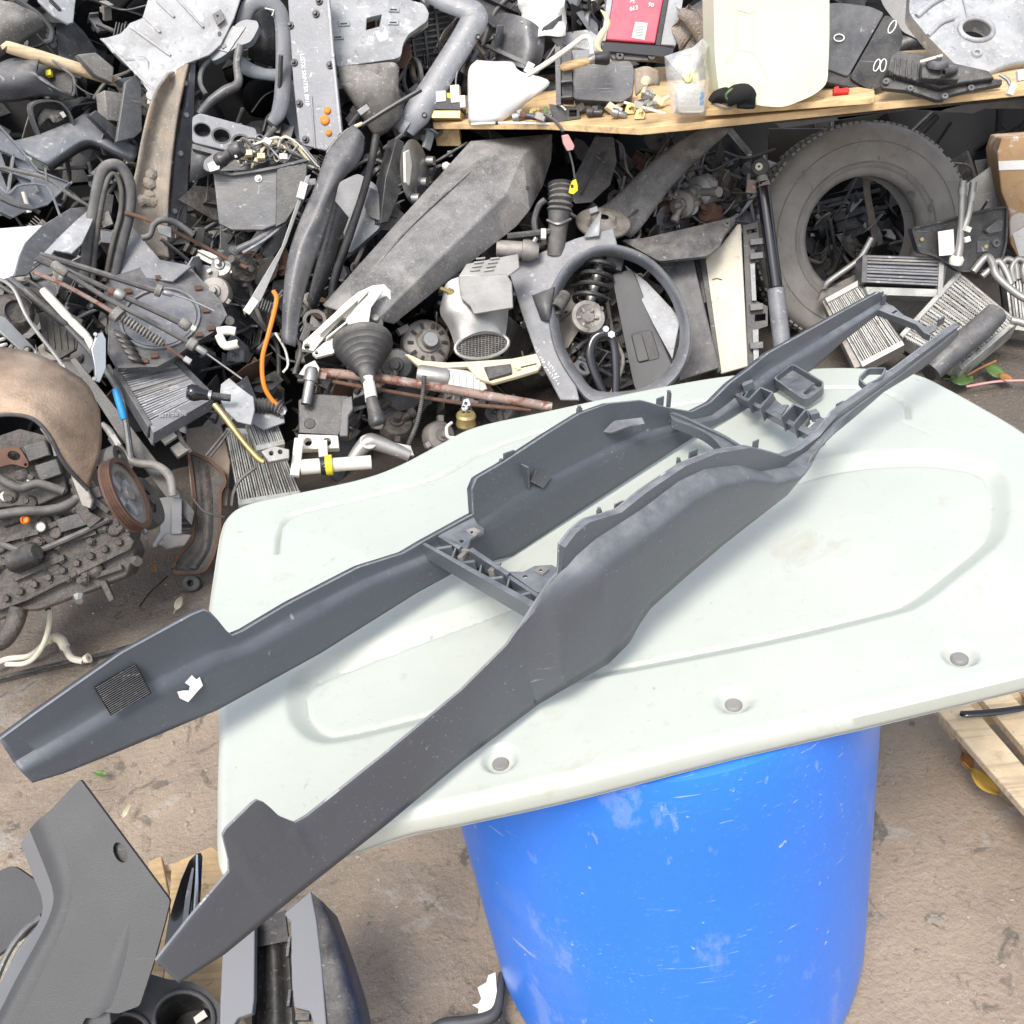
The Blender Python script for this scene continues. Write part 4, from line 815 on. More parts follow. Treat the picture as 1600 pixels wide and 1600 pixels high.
# ================================================================ upper middle
T = Th('tall_trim', 'tall grey trim panel with white handwriting and orange clips', 'trim', 490, 100, .20, -18, 18)
q = T.p('face', 'plastic_light', bev=1.5, label='flat face with dents and wipe marks'); q.plate([(448, -30), (512, -30), (522, 90), (535, 205), (528, 214), (510, 236), (468, 226), (458, 130)], 6)
q = T.p('edge_rib', 'plastic_worn', bev=.6); rib(q, [(511, -20), (520, 90), (532, 208)], 4, 5); q = T.p('inner_ridge', 'plastic_light', bev=.8); rib(q, [(486, 150), (492, 232)], 3, 2)
for cx, cy in ((454, 40), (460, 98), (516, 102), (468, 162), (478, 218), (494, 22), (499, 2)):
    q = T.p('clip', 'plastic_dark', bev=.5); q.lathe([(0, 7), (3, 7), (3.5, 3), (6, 3), (6, 0)], (cx, cy, 0), (0, 0, 1), 8)
for cx, cy, r_ in ((512, 173, 5.5), (508, 188, 7.5), (514, 208, 5)):
    q = T.p('orange_clip', 'orange', bev=.5); q.lathe([(0, 4), (r_*.5, 5), (r_, 3), (r_, 0)], (cx, cy, 0), (0, 0, 1), 12)
T.p('handwriting', 'white_mark').text('LGTX SRINTER 8910', (469, 84, .4), 9, -84, .4); T.done()
T = Th('worn_cover', 'scuffed pale grey plastic cover with a square hole', 'cover', 590, 45, .14, 5, 25)
q = T.p('face', 'plastic_worn', bev=2.5); q.plate(rnd2([V(p) for p in ((500, -40), (640, -40), (640, 0), (662, 5), (671, 20), (668, 33), (640, 52), (630, 68), (627, 88), (618, 92), (526, 105), (520, 60))], 5, 2), 16, holes=[[(573, 28), (597, 22), (593, 41), (572, 47)]])
for cx, cy, a in ((537, 37, 10), (528, 58, 10), (615, 15, 5), (614, 35, 5)):
    T.p('boss', 'plastic_worn', parent=q, bev=.8).box((cx, cy, 0), (17, 9, 5), a); T.p('slot', 'plastic_black', parent=q).box((cx, cy, 2.6), (11, 2, 1), a)
T.done()
T = Th('dirty_cover', 'mud-stained lower cover hanging below the scuffed one', 'cover', 580, 150, .10, 5, 10)
q = T.p('face', 'plastic_dirty', sol=5, smooth=50); q.loft([[(528, 105, 8), (570, 102, 10), (612, 98, 8), (622, 106, 2)], [(532, 130, 14), (570, 135, 18), (610, 140, 14), (621, 135, 4)], [(545, 150, 8), (575, 170, 10), (605, 175, 8), (625, 160, -4)], [(570, 185, -6), (585, 210, -6), (600, 208, -8), (626, 185, -14)]], 4, 4); T.done()
T = Th('seat_frame_trim', 'big angular grey plastic frame right of the scuffed cover', 'trim', 690, 90, .08, -5, 20)
q = T.p('frame', 'plastic_light', smooth=60); q.tube([(655, -30, 0), (690, -2, 0), (730, 14, 2), (741, 30, 2), (725, 60, 2), (700, 100, 2), (675, 140, 2), (650, 180, 2), (635, 205, -2)], [16, 17, 18, 22, 20, 20, 21, 22, 14], 14, 5, .38)
q = T.p('foot', 'plastic_light', smooth=60); q.tube([(640, 200, 0), (622, 185, -4), (612, 150, -8)], [18, 14, 10], 12, 5, .5)
for cx, cy in ((747, 58), (663, 180)): T.p('screw', 'plastic_dark').lathe([(0, 1), (2.5, 1), (3.5, 3), (4.5, 0)], (cx, cy, 9), (0, 0, 1), 10)
T.done()
T = Th('grille', 'dark ribbed grille inside the angular frame', 'grille', 670, 60, -.06, 10, 0)
q = T.p('back', 'plastic_black', bev=1); q.plate([(625, 20), (715, 15), (690, 95), (630, 110)], 5)
for k in range(9): T.p('bar', 'plastic_dark', bev=.5).box((668, 22+k*9, 5), (66, 3, 6), 8)
for k in range(3): T.p('post', 'plastic_dark', bev=.5).box((645+k*20, 60, 7), (4, 84, 6), 5)
T.done()
T = Th('antenna_rod', 'black rod with a pale cable end above the curved pillar trim', 'rod', 610, 165, .30, 5, 10)
T.p('rod', 'plastic_dark').tube([(565, 196, 0), (610, 168, 4), (658, 140, 6)], 3.6, 8, 3)
T.p('cable', 'cream_trim').tube([(566, 193, 0), (545, 203, 0), (525, 222, 0), (512, 240, 0)], 3, 8); T.p('clip', 'steel', bev=.6).box((568, 172, 8), (18, 9, 8), 35); T.p('wire', 'plastic_dark').tube([(570, 170, 6), (556, 182, 4), (545, 196, 2)], 2, 6); T.done()
T = Th('pillar_trim', 'long curved dark blue-grey pillar trim sweeping down the heap', 'trim', 500, 350, .34, 5, 18)
q = T.p('face', 'plastic_mid', sol=5, smooth=60)
q.loft([[(552, 196, 0), (530, 215, 2), (512, 238, 4), (503, 262, 6), (490, 300, 6), (468, 350, 6), (452, 400, 4), (445, 450, 2), (440, 535, 0)], [(562, 205, 12), (548, 232, 14), (530, 262, 16), (512, 300, 18), (492, 345, 18), (472, 390, 16), (460, 440, 14), (452, 490, 8), (450, 538, 4)], [(568, 215, 2), (566, 240, 2), (552, 262, 2), (530, 282, 4), (522, 312, 4), (505, 370, 4), (486, 420, 2), (472, 470, 0), (461, 542, 0)]], 6, 5)
T.done()
T = Th('pillar_trim_back', 'dark trim section tucked behind the curved pillar trim', 'trim', 490, 400, .20, -10, 5)
T.p('face', 'plastic_dark', sol=4, smooth=60).loft([[(520, 310, 0), (510, 360, 0), (495, 410, 0), (480, 470, 0)], [(545, 340, -10), (530, 380, -10), (515, 430, -10), (490, 490, -10)]], 5); T.done()
T = Th('metal_strip', 'bright narrow metal strip beside the curved pillar trim', 'strip', 430, 410, .30, 10, 10)
T.p('strip', 'alu', bev=.8).plate([(478, 275), (486, 272), (448, 380), (408, 470), (382, 492), (380, 485), (440, 385)], 4); T.p('clip', 'white_plastic', bev=.8).box((472, 298, 4), (12, 26, 6), -15); T.p('end_block', 'white_plastic', bev=.8).box((392, 478, 4), (12, 26, 6), -35); T.done()
T = Th('window_channel', 'pair of thin curved dark channels beneath the bin', 'channel', 430, 350, .20, 0, 15)
T.p('channel', 'plastic_mid').tube([(370, 390, 0), (410, 370, 2), (450, 335, 2), (480, 295, 2)], 5, 8, 5, .5); T.p('channel', 'plastic_light').tube([(380, 395, 3), (420, 370, 5), (458, 335, 5), (486, 290, 5)], 2.5, 6); T.done()
T = Th('gas_tube', 'black tube with worn paint standing behind the pillar trim', 'tube', 565, 300, .16, 5, 5)
T.p('tube', 'plastic_dark').tube([(588, 210, 0), (580, 255, 0), (565, 310, 0), (545, 370, 0), (522, 440, 0), (518, 500, 0)], [6, 6, 6, 7, 7, 6], 10); T.done()
T = Th('airbag_cover', 'smooth mid grey moulded cover with a curved slot', 'cover', 565, 330, .08, -15, 15)
q = T.p('face', 'plastic_light', bev=2); q.plate(rnd2([V(p) for p in ((528, 285), (560, 270), (590, 290), (595, 355), (545, 398), (535, 360), (520, 330))], 8, 3), 12)
q2 = T.p('flange', 'plastic_mid', parent=q, bev=1.5); q2.plate(rnd2([V(p) for p in ((572, 290), (592, 300), (594, 345), (575, 338), (568, 318))], 5, 3), 8, w=8); T.done()
T = Th('control_box', 'dark flat finned electronic box standing on edge', 'box', 612, 280, .14, 35, 10)
q = T.p('case', 'plastic_dark', bev=1.5); q.plate([(620, 215), (632, 222), (632, 285), (606, 348), (594, 350), (602, 280)], 26)
for k in range(7): T.p('fin', 'plastic_mid', bev=.4).plate([(631-k*.2, 228+k*14), (635-k*.2, 228+k*14), (635-k*2, 234+k*14), (631-k*2, 234+k*14)], 16, w=3)
T.done()
T = Th('horn_disc', 'round steel horn disc with white bracket left of the wood block', 'disc', 650, 270, .06, 68, 8)
T.p('disc', 'steel', smooth=50).lathe([(0, 6), (20, 6), (24, 3), (46, 1), (50, -2), (48, -4), (20, -4)], (650, 270), (0, 0, 1), 32)
T.p('bracket', 'white_plastic', bev=.8).plate([(633, 238), (640, 234), (644, 258), (640, 290), (634, 285)], 4, w=8)
for cx, cy in ((668, 252), (657, 285), (645, 310)): T.p('bolt', 'steel').lathe([(0, 12), (7, 12), (8, 0)], (cx, cy, 2), (0, 0, 1), 10)
T.done()
# ================================================================ felt wheel liner in the middle
T = Th('felt_liner', 'large grey felt wheel arch liner lying diagonally in the heap', 'liner', 690, 350, .14, 5, 30)
q = T.p('shell', 'felt', sol=5, bev=3, smooth=20)
vv = dict(A1=(505, 478, 0), A2=(735, 222, 0), A3=(862, 210, -14), B1=(532, 487, 26), B2=(768, 262, 32), B3=(816, 243, 26), C1=(590, 500, 28), C2=(792, 302, 36), C3=(826, 330, 14), D1=(614, 506, 0), D2=(806, 354, 2), E=(860, 250, -26), F=(846, 292, -30), B0=(650, 374, 34), C0=(690, 400, 36), A0=(620, 350, 2), D0=(710, 430, 4))
kx = list(vv); P_ = T.ls([vv[k] for k in kx]); ix = {k: i for i, k in enumerate(kx)}
q.mb.add(P_, [tuple(ix[k] for k in f.split()) for f in ('A1 A0 B0 B1', 'A0 A2 B2 B0', 'A2 A3 B3 B2', 'B1 B0 C0 C1', 'B0 B2 C2 C0', 'B2 B3 C2', 'C1 C0 D0 D1', 'C0 C2 D2 D0', 'C2 C3 D2', 'B3 C3 C2', 'A3 E B3', 'B3 E F C3')])
q2 = T.p('seam', 'felt', parent=q); q2.tube([(575, 430, 20), (650, 345, 24), (735, 268, 24)], 2, 6)
T.p('hole', 'plastic_black').plate(circ(823, 293, 4, 3), 1, w=22); T.done()
# ================================================================ fan shroud and what shows inside it
T = Th('fan_shroud', 'grey radiator fan shroud with a large round opening', 'shroud', 940, 480, .30, -10, 25)
opening = [tuple(p) for p in cr([V(p) for p in ((858, 480), (868, 440), (895, 405), (935, 386), (975, 388), (1020, 410), (1058, 455), (1077, 510), (1072, 560), (1045, 600), (1000, 625), (930, 628), (900, 600), (868, 545))], 4, True)]
q = T.p('plate', 'plastic_light', bev=1.5, label='triangular flat corner plate'); q.plate([(795, 425), (795, 412), (830, 400), (900, 372), (958, 356), (965, 385), (935, 386), (895, 405), (868, 440), (858, 480), (868, 545), (900, 600), (905, 625), (875, 625), (838, 555), (815, 490)], 6)
q = T.p('ring', 'plastic_light', smooth=60); rowsA = []
cxy = (965, 505)
def ringrow(f, w): return [(cxy[0]+(p[0]-cxy[0])*f, cxy[1]+(p[1]-cxy[1])*f, w) for p in opening]
q.mb.grid([T.ls(ringrow(*a)) for a in ((1.03, -26), (1.02, 2), (1.0, 6), (.975, 4), (.93, -4), (.86, -34), (.86, -37), (.94, -10), (.99, -2))], True)
q = T.p('fin', 'plastic_worn', sol=2.5); q.loft([[(925, 350, 6), (940, 330, 10)], [(912, 372, 6), (936, 368, 10)]], 0)
T.p('lug', 'plastic_light', bev=.8).box((928, 330, 8), (14, 10, 8), 15)
q = T.p('torn_lip', 'plastic_mid', sol=3); q.loft([[(832, 462, 6), (850, 455, 12), (866, 448, 4)], [(846, 500, 2), (858, 500, 8), (862, 480, 0)]], 4)
q = T.p('handwriting', 'white_mark'); scrib(q, (844, 557), (850, 568), 3, 5); scrib(q, (856, 566), (873, 590), 6, 6, .7, 2); scrib(q, (851, 573), (874, 601), 7, 4, .7, 3)
T.done()
T = Th('coil_strut', 'black coil spring on a rusty strut mount seen through the shroud', 'spring', 920, 460, .12, 10, 10)
T.p('coil', 'plastic_black').coil((940, 405, 0), (918, 480, 10), 24, 4, 4.6, 8); T.p('rod', 'steel').lax([(8, 0), (8, 1)], (938, 410, 0), (920, 480, 6), 12)
T.p('mount', 'cast', smooth=40).lathe([(0, 6), (9, 6), (12, 2), (16, 3), (20, 6), (26, 5), (27, 0), (25, -6)], (918, 496, 22), (.1, .2, 1), 28)
for k in range(6): T.p('lug', 'cast', bev=.5).box((918+14*math.cos(k*1.05), 496+13*math.sin(k*1.05), 27), (7, 4, 4), -k*60)
T.p('top_cap', 'plastic_dark', bev=1.5).box((958, 412, 4), (28, 22, 20), -12); T.done()
T = Th('rubber_hose_end', 'short black rubber hose end inside the shroud opening', 'hose', 872, 475, .18, 10, 20)
T.p('hose', 'rubber_hose').lax([(8, 1), (11, 1), (11, 0), (8, 0), (8, .9)], (868, 484, 8), (882, 462, -6), 16); T.done()
T = Th('exhaust_hanger', 'glossy black forked hanger bracket low in the shroud opening', 'bracket', 945, 570, .24, 10, 10)
q = T.p('fork', 'gloss_black', smooth=60); q.tube([(945, 618, 0), (930, 585, 2), (922, 555, 4), (928, 530, 6), (945, 522, 8), (958, 535, 6), (962, 570, 4), (962, 618, 0)], [6, 7, 8, 7, 7, 7, 7, 6], 10, 6, .6)
T.p('bolt', 'chrome').lathe([(0, 10), (5, 10), (5, 0)], (945, 516, 6), (0, 0, 1), 8); T.p('nut', 'chrome').lathe([(0, 8), (6, 8), (6, 0)], (954, 524, 6), (0, 0, 1), 6); T.done()
T = Th('glove_box', 'dark grey glove box lid with a recessed latch', 'glove box', 1000, 510, .20, -12, 15)
q = T.p('lid', 'trim_grain', bev=3); q.plate(rnd2([V(p) for p in ((955, 428), (988, 420), (1058, 590), (1040, 615), (992, 610), (978, 545))], 8, 3), 16)
q2 = T.p('latch_recess', 'plastic_black', parent=q, bev=1); q2.plate(rnd2([V(p) for p in ((985, 520), (1018, 515), (1032, 560), (996, 568))], 7, 3), 2, w=.8)
q2 = T.p('latch', 'trim_grain', parent=q, bev=1.5); q2.plate(rnd2([V(p) for p in ((987, 523), (1002, 520), (1014, 562), (997, 566))], 3, 2), 4, w=4); T.done()
T = Th('sheet_offcut', 'dusty grey triangular sheet leaning inside the shroud', 'sheet', 1020, 480, .24, -20, 25)
T.p('sheet', 'plastic_worn', bev=.8).plate([(976, 414), (1010, 440), (1048, 480), (1062, 500), (1050, 560), (1020, 505)], 3); T.done()
simple('door_panel', 'plain blue-grey flat panel behind the fan shroud', 'panel', 1070, 490, .08, -15, 15, [(1028, 412), (1082, 403), (1122, 575), (1060, 595), (1075, 540), (1060, 460)], 8, 'plastic_mid', rnd=4)
T = Th('cloth_trim', 'cream cloth-covered trim panel with dark edge', 'panel', 1135, 470, .12, -10, 12)
T.p('face', 'cream_cloth', bev=1.5).plate([(1102, 405), (1125, 385), (1138, 368), (1152, 350), (1157, 350), (1168, 572), (1126, 584), (1112, 500)], 8); T.p('edge', 'plastic_dark', bev=.8).plate([(1093, 405), (1102, 404), (1127, 580), (1120, 584), (1108, 500)], 12, w=2)
T.p('mount', 'plastic_dark', bev=1).plate([(1085, 404), (1101, 403), (1110, 470), (1100, 475)], 8, w=-8); T.p('mark', 'rust').tube([(1113, 437, 1), (1120, 435, 1), (1128, 437, 1)], .8, 5); T.done()
simple('wing_liner', 'dark grey swept liner above the cream panel', 'liner', 1060, 375, .16, 0, 35, [(970, 375), (1005, 372), (1080, 355), (1150, 338), (1148, 348), (1132, 365), (1124, 385), (1105, 400), (1085, 402), (1030, 408)], 6, 'plastic_mid', rnd=5, extra=lambda t, q: t.p('eyelet', 'steel').lathe([(2, 3), (5, 3), (6, 0), (2, 0)], (1136, 351, 1), (0, 0, 1), 12))
T = Th('slotted_bracket', 'black slotted plastic bracket strip between cream panel and strut', 'bracket', 1180, 450, .14, 5, 10)
q = T.p('spine', 'plastic_dark', bev=1); q.plate([(1160, 352), (1185, 345), (1188, 375), (1180, 380), (1182, 470), (1200, 478), (1200, 510), (1185, 515), (1186, 585), (1168, 585), (1165, 480)], 8, holes=[[(1167, 360), (1182, 357), (1182, 362), (1168, 365)], [(1180, 492), (1196, 490), (1196, 500), (1180, 502)]])
for cy in (378, 400, 480, 540): T.p('lug', 'plastic_mid', bev=.6).box((1182, cy, 8), (20, 10, 8), 4)
T.p('strip', 'plastic_worn', bev=.6).plate([(1172, 412), (1179, 411), (1182, 470), (1175, 470)], 4, w=6); T.p('strip', 'plastic_worn', bev=.6).plate([(1176, 515), (1185, 514), (1186, 575), (1178, 575)], 4, w=6); T.done()
# ---------------------------------------------------------------- tyre
mat('tyre', (.27, .258, .24), .8, var=.25, dust=.3, dcol=(.36, .33, .29), bump=.2, bs=60, spec=.25, layers=((6, .52, .15, (.31, .295, .27), .7), (24, .6, .1, (.05, .05, .05), .6)))
TP = Sp(1345, 380, .09); d_ = (C-TP).normalized(); tn = (V((d_.x+.32, d_.y, 0))).normalized()+V((0, 0, .34))
T = Th('tyre', 'worn dusty car tyre standing upright under the wooden shelf', 'tyre', 1345, 380, P=TP, n=tn)
cx0, cy0, RO, RI = 1350, 368, 168, 95
prof = [(RI, -36), (RI-5, -30), (RI-6, -8), (RI, 0), (RI+6, 2), (RI+8, 6), (RI+16, 9), (RI+34, 11), (RO-14, 8), (RO-6, 2), (RO-1, -8), (RO, -22), (RO, -62), (RO-3, -78), (RO-16, -88), (RI+28, -92), (RI+8, -86), (RI, -80), (RI-4, -74), (RI+6, -70), (RI+24, -62), (RO-18, -50), (RO-18, -30), (RI+28, -16), (RI+6, -24), (RI, -36)]
q = T.p('carcass', 'tyre', smooth=45); q.lathe(prof, (cx0, cy0, 0), (0, 0, 1), 96)
tr = T.p('tread_blocks', 'tyre', bev=0, kind='stuff'); kk = T.s; O = T.l((cx0, cy0, 0))
for k in range(110):
    a = 2*math.pi*k/110; e = V((math.cos(a), math.sin(a), 0)); tt = V((-math.sin(a), math.cos(a), 0)); zz = V((0, 0, 1))
    for r_, wz, ln in ((RO-1, -14, 16), (RO+1, -42, 14), (RO-1, -70, 16)):
        if (k+int(wz)) % 7 == 0: continue
        tr.mb.box(O+e*(r_*kk)+zz*(wz*kk), e, tt, zz, (5*kk, 6.3*kk, ln*kk))
ri = T.p('sidewall_ring', 'tyre'); ri.lathe([(RI+12, 8), (RI+14, 10.4), (RI+16, 8)], (cx0, cy0, 0), (0, 0, 1), 96); ri.lathe([(RI+42, 9), (RI+43.5, 11.6), (RI+46, 8)], (cx0, cy0, 0), (0, 0, 1), 96)
T.done()
T = Th('shock_absorber', 'black and grey shock absorber leaning upright beside the tyre', 'shock', 1200, 400, .20, 0, 8)
q = T.p('rod_tube', 'gloss_black'); q.lax([(10, 0), (10.5, 0), (10.5, .96), (12, .97), (12, 1), (0, 1)], (1191, 285, 0), (1213, 455, 6), 20)
q = T.p('body_tube', 'plastic_light'); q.lax([(11, 0), (13.5, .02), (13.5, .98), (10, 1)], (1212, 450, 6), (1224, 560, 10), 20)
q = T.p('eye', 'rubber'); q.lathe([(4, 6), (12, 6), (14, 3), (14, -5), (4, -5)], (1188, 262, 2), (0, 0, 1), 20); q2 = T.p('bush', 'white_plastic', parent=q); q2.lathe([(2, 9), (5.5, 9), (6, 4), (2, 4)], (1186, 262, 2), (0, 0, 1), 16)
T.p('neck', 'cast').lax([(7, 0), (9, .5), (12, 1)], (1190, 272, 0), (1193, 292, 0), 12); T.p('tab', 'rust_pipe', bev=.8).box((1176, 292, -4), (18, 20, 6), -10); T.done()
# ---------------------------------------------------------------- catalyst and heat shield
T = Th('catalytic_converter', 'bright metal catalytic converter with round honeycomb end', 'catalyst', 740, 500, .22, 10, 20)
q = T.p('body', 'alu', smooth=60); q.loft([[(690, 470, 0), (700, 440, 14), (740, 430, 22), (780, 440, 18), (795, 480, 4)], [(688, 490, 0), (700, 478, 18), (735, 474, 28), (775, 482, 20), (792, 510, 4)], [(702, 515, 0), (715, 500, 18), (745, 498, 28), (775, 505, 20), (790, 530, 4)], [(712, 545, 0), (722, 530, 14), (752, 518, 22), (782, 522, 16), (796, 540, 2)]], 5, 4)
q = T.p('rim', 'alu'); q.tube([(p[0], p[1], 10) for p in circ(753, 540, 42, 20, -8, 24)]+[(753+42, 540-5.8, 10)], 3, 8, 0)
q = T.p('honeycomb', 'plastic_black'); q.plate(circ(753, 540, 41, 19, -8, 24), 3, w=6)
hc = T.p('cell', 'plastic_dirty', parent=q)
for k in range(-6, 7):
    y0 = 540+k*3; hw = 40*math.sqrt(max(0, 1-(k*3/19)**2)); hc.tube([(753-hw, y0+hw*.14, 7.5), (753+hw, y0-hw*.14, 7.5)], .6, 4, 0)
for k in range(-7, 8):
    x0 = 753+k*5.2; hh = 18*math.sqrt(max(0, 1-(k*5.2/41)**2)); hc.tube([(x0, 540-hh-k*.7, 7.5), (x0, 540+hh-k*.7, 7.5)], .6, 4, 0)
T.p('sensor', 'brass').lax([(3, 0), (3, .5), (6, .5), (6, 1)], (688, 450, 20), (712, 460, 14), 8); T.done()
T = Th('heat_shield', 'pressed grey metal heat shield with louvre slots', 'heat shield', 755, 430, .28, -5, 35)
q = T.p('top', 'alu', bev=1.5); q.plate([(716, 432), (728, 412), (810, 396), (812, 418), (795, 430), (790, 432)], 4)
q = T.p('front', 'alu', bev=1.5); q.plate([(716, 432), (792, 428), (800, 440), (802, 480), (740, 490), (735, 478), (720, 465)], 4, w=4)
for k in range(8): T.p('louvre', 'alu', bev=.4).box((742+(k % 2)*22+(k//2)*3, 422-(k//2)*6, 2), (15, 3, 3), 6)
T.done()
T = Th('air_hose', 'black corrugated air hose with clamp rising behind the heat shield', 'hose', 870, 340, .18, 0, 10)
T.p('bellows', 'rubber_hose').corr([(876, 288, 0), (876, 310, 4), (874, 332, 4)], 19, 8, .09, 16); T.p('pipe', 'rubber_hose').tube([(874, 330, 4), (872, 355, 4), (868, 400, 0)], [18, 15, 14], 16); T.p('cap', 'rubber_hose').lathe([(0, 4), (14, 3), (19, -2), (19, -8)], (876, 288, 0), (0, 1, .3), 16)
T.p('side_pipe', 'rubber_hose').tube([(852, 312, 4), (842, 322, 0), (835, 345, -4), (838, 370, -6)], 5, 8); T.p('clamp', 'steel').tube([(855, 344, 10), (872, 350, 22), (892, 342, 10)], 2.2, 6); T.done()
T = Th('brake_disc', 'worn flat metal disc behind the fan shroud', 'disc', 945, 345, .10, 10, 50)
T.p('disc', 'cast', smooth=40).lathe([(8, 10), (18, 10), (22, 2), (42, 2), (43, 0), (42, -4), (20, -4)], (942, 348), (0, 0, 1), 36); T.done()
T = Th('egr_pipe', 'cast metal pipe stub with white clip above the heat shield', 'pipe', 810, 385, .16, 5, 20)
T.p('body', 'cast').lax([(0, 0), (13, 0), (13, .6), (16, .62), (16, .8), (10, 1), (0, 1)], (776, 388, 0), (842, 392, 6), 16); T.p('rail', 'plastic_dark').tube([(792, 370, 4), (830, 366, 4), (860, 362, 4)], 6, 8); T.p('clip', 'white_plastic', bev=.8).box((849, 366, 8), (8, 16, 8)); T.p('stub', 'steel').tube([(832, 382, 8), (838, 372, 10)], 4, 8, 0); T.done()
# felt strip right, dark, under the shelf
T = Th('felt_strip', 'dark grey felt arch strip running up under the shelf', 'liner', 1020, 280, .02, -5, 20)
T.p('shell', 'felt', sol=5, smooth=60).loft([[(930, 330, 0), (960, 310, 6), (1010, 262, 10), (1070, 215, 8), (1110, 195, 4)], [(955, 355, 12), (980, 335, 18), (1030, 285, 22), (1090, 228, 18), (1125, 200, 8)], [(985, 372, 4), (1002, 355, 10), (1050, 290, 12), (1100, 240, 8), (1145, 200, 0)]], 5, 4); T.done()
# alternator
def alternator(name, label, x, y, r, off, yaw, pitch):
    T = Th(name, label, 'alternator', x, y, off, yaw, pitch)
    T.p('case', 'cast', smooth=40).lathe([(0, 8), (r*.45, 8), (r*.5, 4), (r*.85, 2), (r, -4), (r, -24), (r*.9, -34), (0, -34)], (x, y), (0, 0, 1), 24)
    f = T.p('vent', 'plastic_black')
    for k in range(10): a = k*.628; f.box((x+r*.7*math.cos(a), y+r*.7*math.sin(a), 4), (r*.24, r*.12, 3), -math.degrees(a))
    T.p('pulley', 'steel').lathe([(0, 22), (r*.3, 22), (r*.34, 20), (r*.28, 16), (r*.34, 12), (r*.28, 8), (0, 8)], (x, y), (0, 0, 1), 18)
    T.p('lug', 'cast', bev=1).box((x-r, y-r*.5, -8), (r*.5, r*.3, 12), 30); return T.done()
alternator('alternator', 'dirty alternator half hidden left of the catalyst', 668, 535, 38, .10, 15, 15)
# ---------------------------------------------------------------- gear lever
T = Th('gear_lever', 'black ribbed gear lever gaiter with knob hanging down', 'gear lever', 570, 580, .36, 0, 15)
q = T.p('gaiter', 'rubber_hose', smooth=50); pr = [(0, -.02), (44, 0), (47, .03), (47, .12)]
for k in range(6): rr = 44-k*5.2; pr += [(rr, .15+k*.10), (rr+1.5, .18+k*.10), (rr-4, .22+k*.10)]
pr += [(12, .80), (11, 1.0), (0, 1.0)]
q.lax(pr, (566, 532, 0), (576, 600, 34), 32)
T.p('shaft', 'white_plastic').lax([(9, 0), (9.5, 1)], (575, 590, 34), (581, 628, 42), 16); T.p('grip', 'plastic_dark', smooth=60).lax([(9, 0), (10, .2), (11, .5), (13, .7), (13.5, .85), (10, .97), (0, 1)], (580, 622, 42), (592, 668, 50), 18); T.p('badge', 'alu').lathe([(0, 2), (7, 1.5), (8, 0)], (591, 664, 54), (.1, -.7, .6), 16); T.done()
T = Th('white_bracket', 'cream white ribbed plastic bracket above the gear gaiter', 'bracket', 550, 500, .32, 5, 25)
q = T.p('spine', 'white_plastic', bev=1.5); q.plate([(472, 545), (474, 534), (500, 510), (545, 468), (560, 456), (582, 446), (600, 444), (608, 452), (620, 458), (624, 468), (612, 470), (604, 462), (590, 468), (575, 485), (568, 510), (575, 522), (566, 522), (548, 500), (535, 495), (500, 535), (490, 548)], 10, holes=[circ(480, 541, 5, n=12)])
q = T.p('wall', 'white_plastic', bev=1); q.plate([(540, 500), (556, 480), (586, 450), (600, 452), (580, 480), (574, 520), (560, 524)], 6, w=16)
T.p('foot', 'white_plastic', bev=1).plate([(488, 552), (505, 536), (530, 522), (545, 530), (520, 552), (495, 558)], 8, w=4, holes=[circ(495, 551, 3, n=10)]); q = T.p('rib', 'white_plastic', bev=.5)
rib(q, [(500, 520), (560, 466)], 3, 14); rib(q, [(510, 528), (545, 500)], 3, 12); rib(q, [(548, 498), (562, 522)], 4, 14); rib(q, [(560, 470), (576, 452)], 3, 18); T.done()
simple('ball_knob', 'small round black ball joint behind the white bracket', 'joint', 586, 505, .30, 0, 10, circ(586, 505, 13, 13), 10, 'plastic_dark', bev=3, extra=lambda t, q: t.p('cap', 'alu').lathe([(0, 5), (6, 4), (7, 0)], (586, 498, 0), (0, .5, 1), 14))
T = Th('ring_bracket', 'pale metal ring bracket by the foot of the pillar trim', 'bracket', 492, 500, .20, 5, 10); T.p('ring', 'cast', bev=1).plate(circ(492, 500, 19, 17), 7, holes=[circ(492, 500, 13, 11)]); T.p('stem', 'cast', bev=1).box((478, 520, -4), (12, 30, 8), -20); T.done()
# cream rail, pipes, wiper motor
T = Th('cream_rail', 'cream plastic rail with a black switch crossing the heap', 'rail', 750, 575, .34, -5, 35)
q = T.p('rail', 'cream_trim', bev=1.2); q.plate([(632, 553), (638, 553), (660, 563), (700, 566), (745, 564), (800, 560), (838, 552), (846, 570), (840, 578), (800, 590), (770, 598), (745, 590), (730, 572), (700, 574), (655, 573)], 8)
T.p('switch', 'plastic_dark', bev=1.2).plate([(756, 573), (798, 568), (800, 582), (764, 592)], 8, w=6); T.p('slot', 'plastic_dark', bev=.4).box((822, 572, 1), (34, 2, 2), 14); T.p('nub', 'cream_trim', bev=.5).box((810, 575, 3), (7, 7, 4), 12); T.done()
T = Th('rusty_pipe', 'long pale rusty steel pipe lying in front of the heap', 'pipe', 680, 600, .38, 0, 20)
T.p('pipe', 'rust_pipe').tube([(496, 582, 0), (540, 585, 0), (600, 592, 0), (700, 608, 0), (780, 622, 0), (862, 636, 0)], 7.5, 12, 4); T.p('flattened_end', 'rust_pipe', bev=1).box((498, 584, 4), (26, 16, 6), -10); T.done()
T = Th('thin_rusty_rod', 'thin rusty rod lying under the pale rusty pipe', 'rod', 680, 615, .37, 0, 20)
T.p('rod', 'rust').tube([(520, 596, 0), (600, 610, 0), (720, 630, 0), (830, 640, 0)], 3.2, 8, 3); T.done()
T = Th('wiper_motor', 'silver cast wiper motor behind the rusty pipe', 'motor', 700, 590, .30, 0, 20)
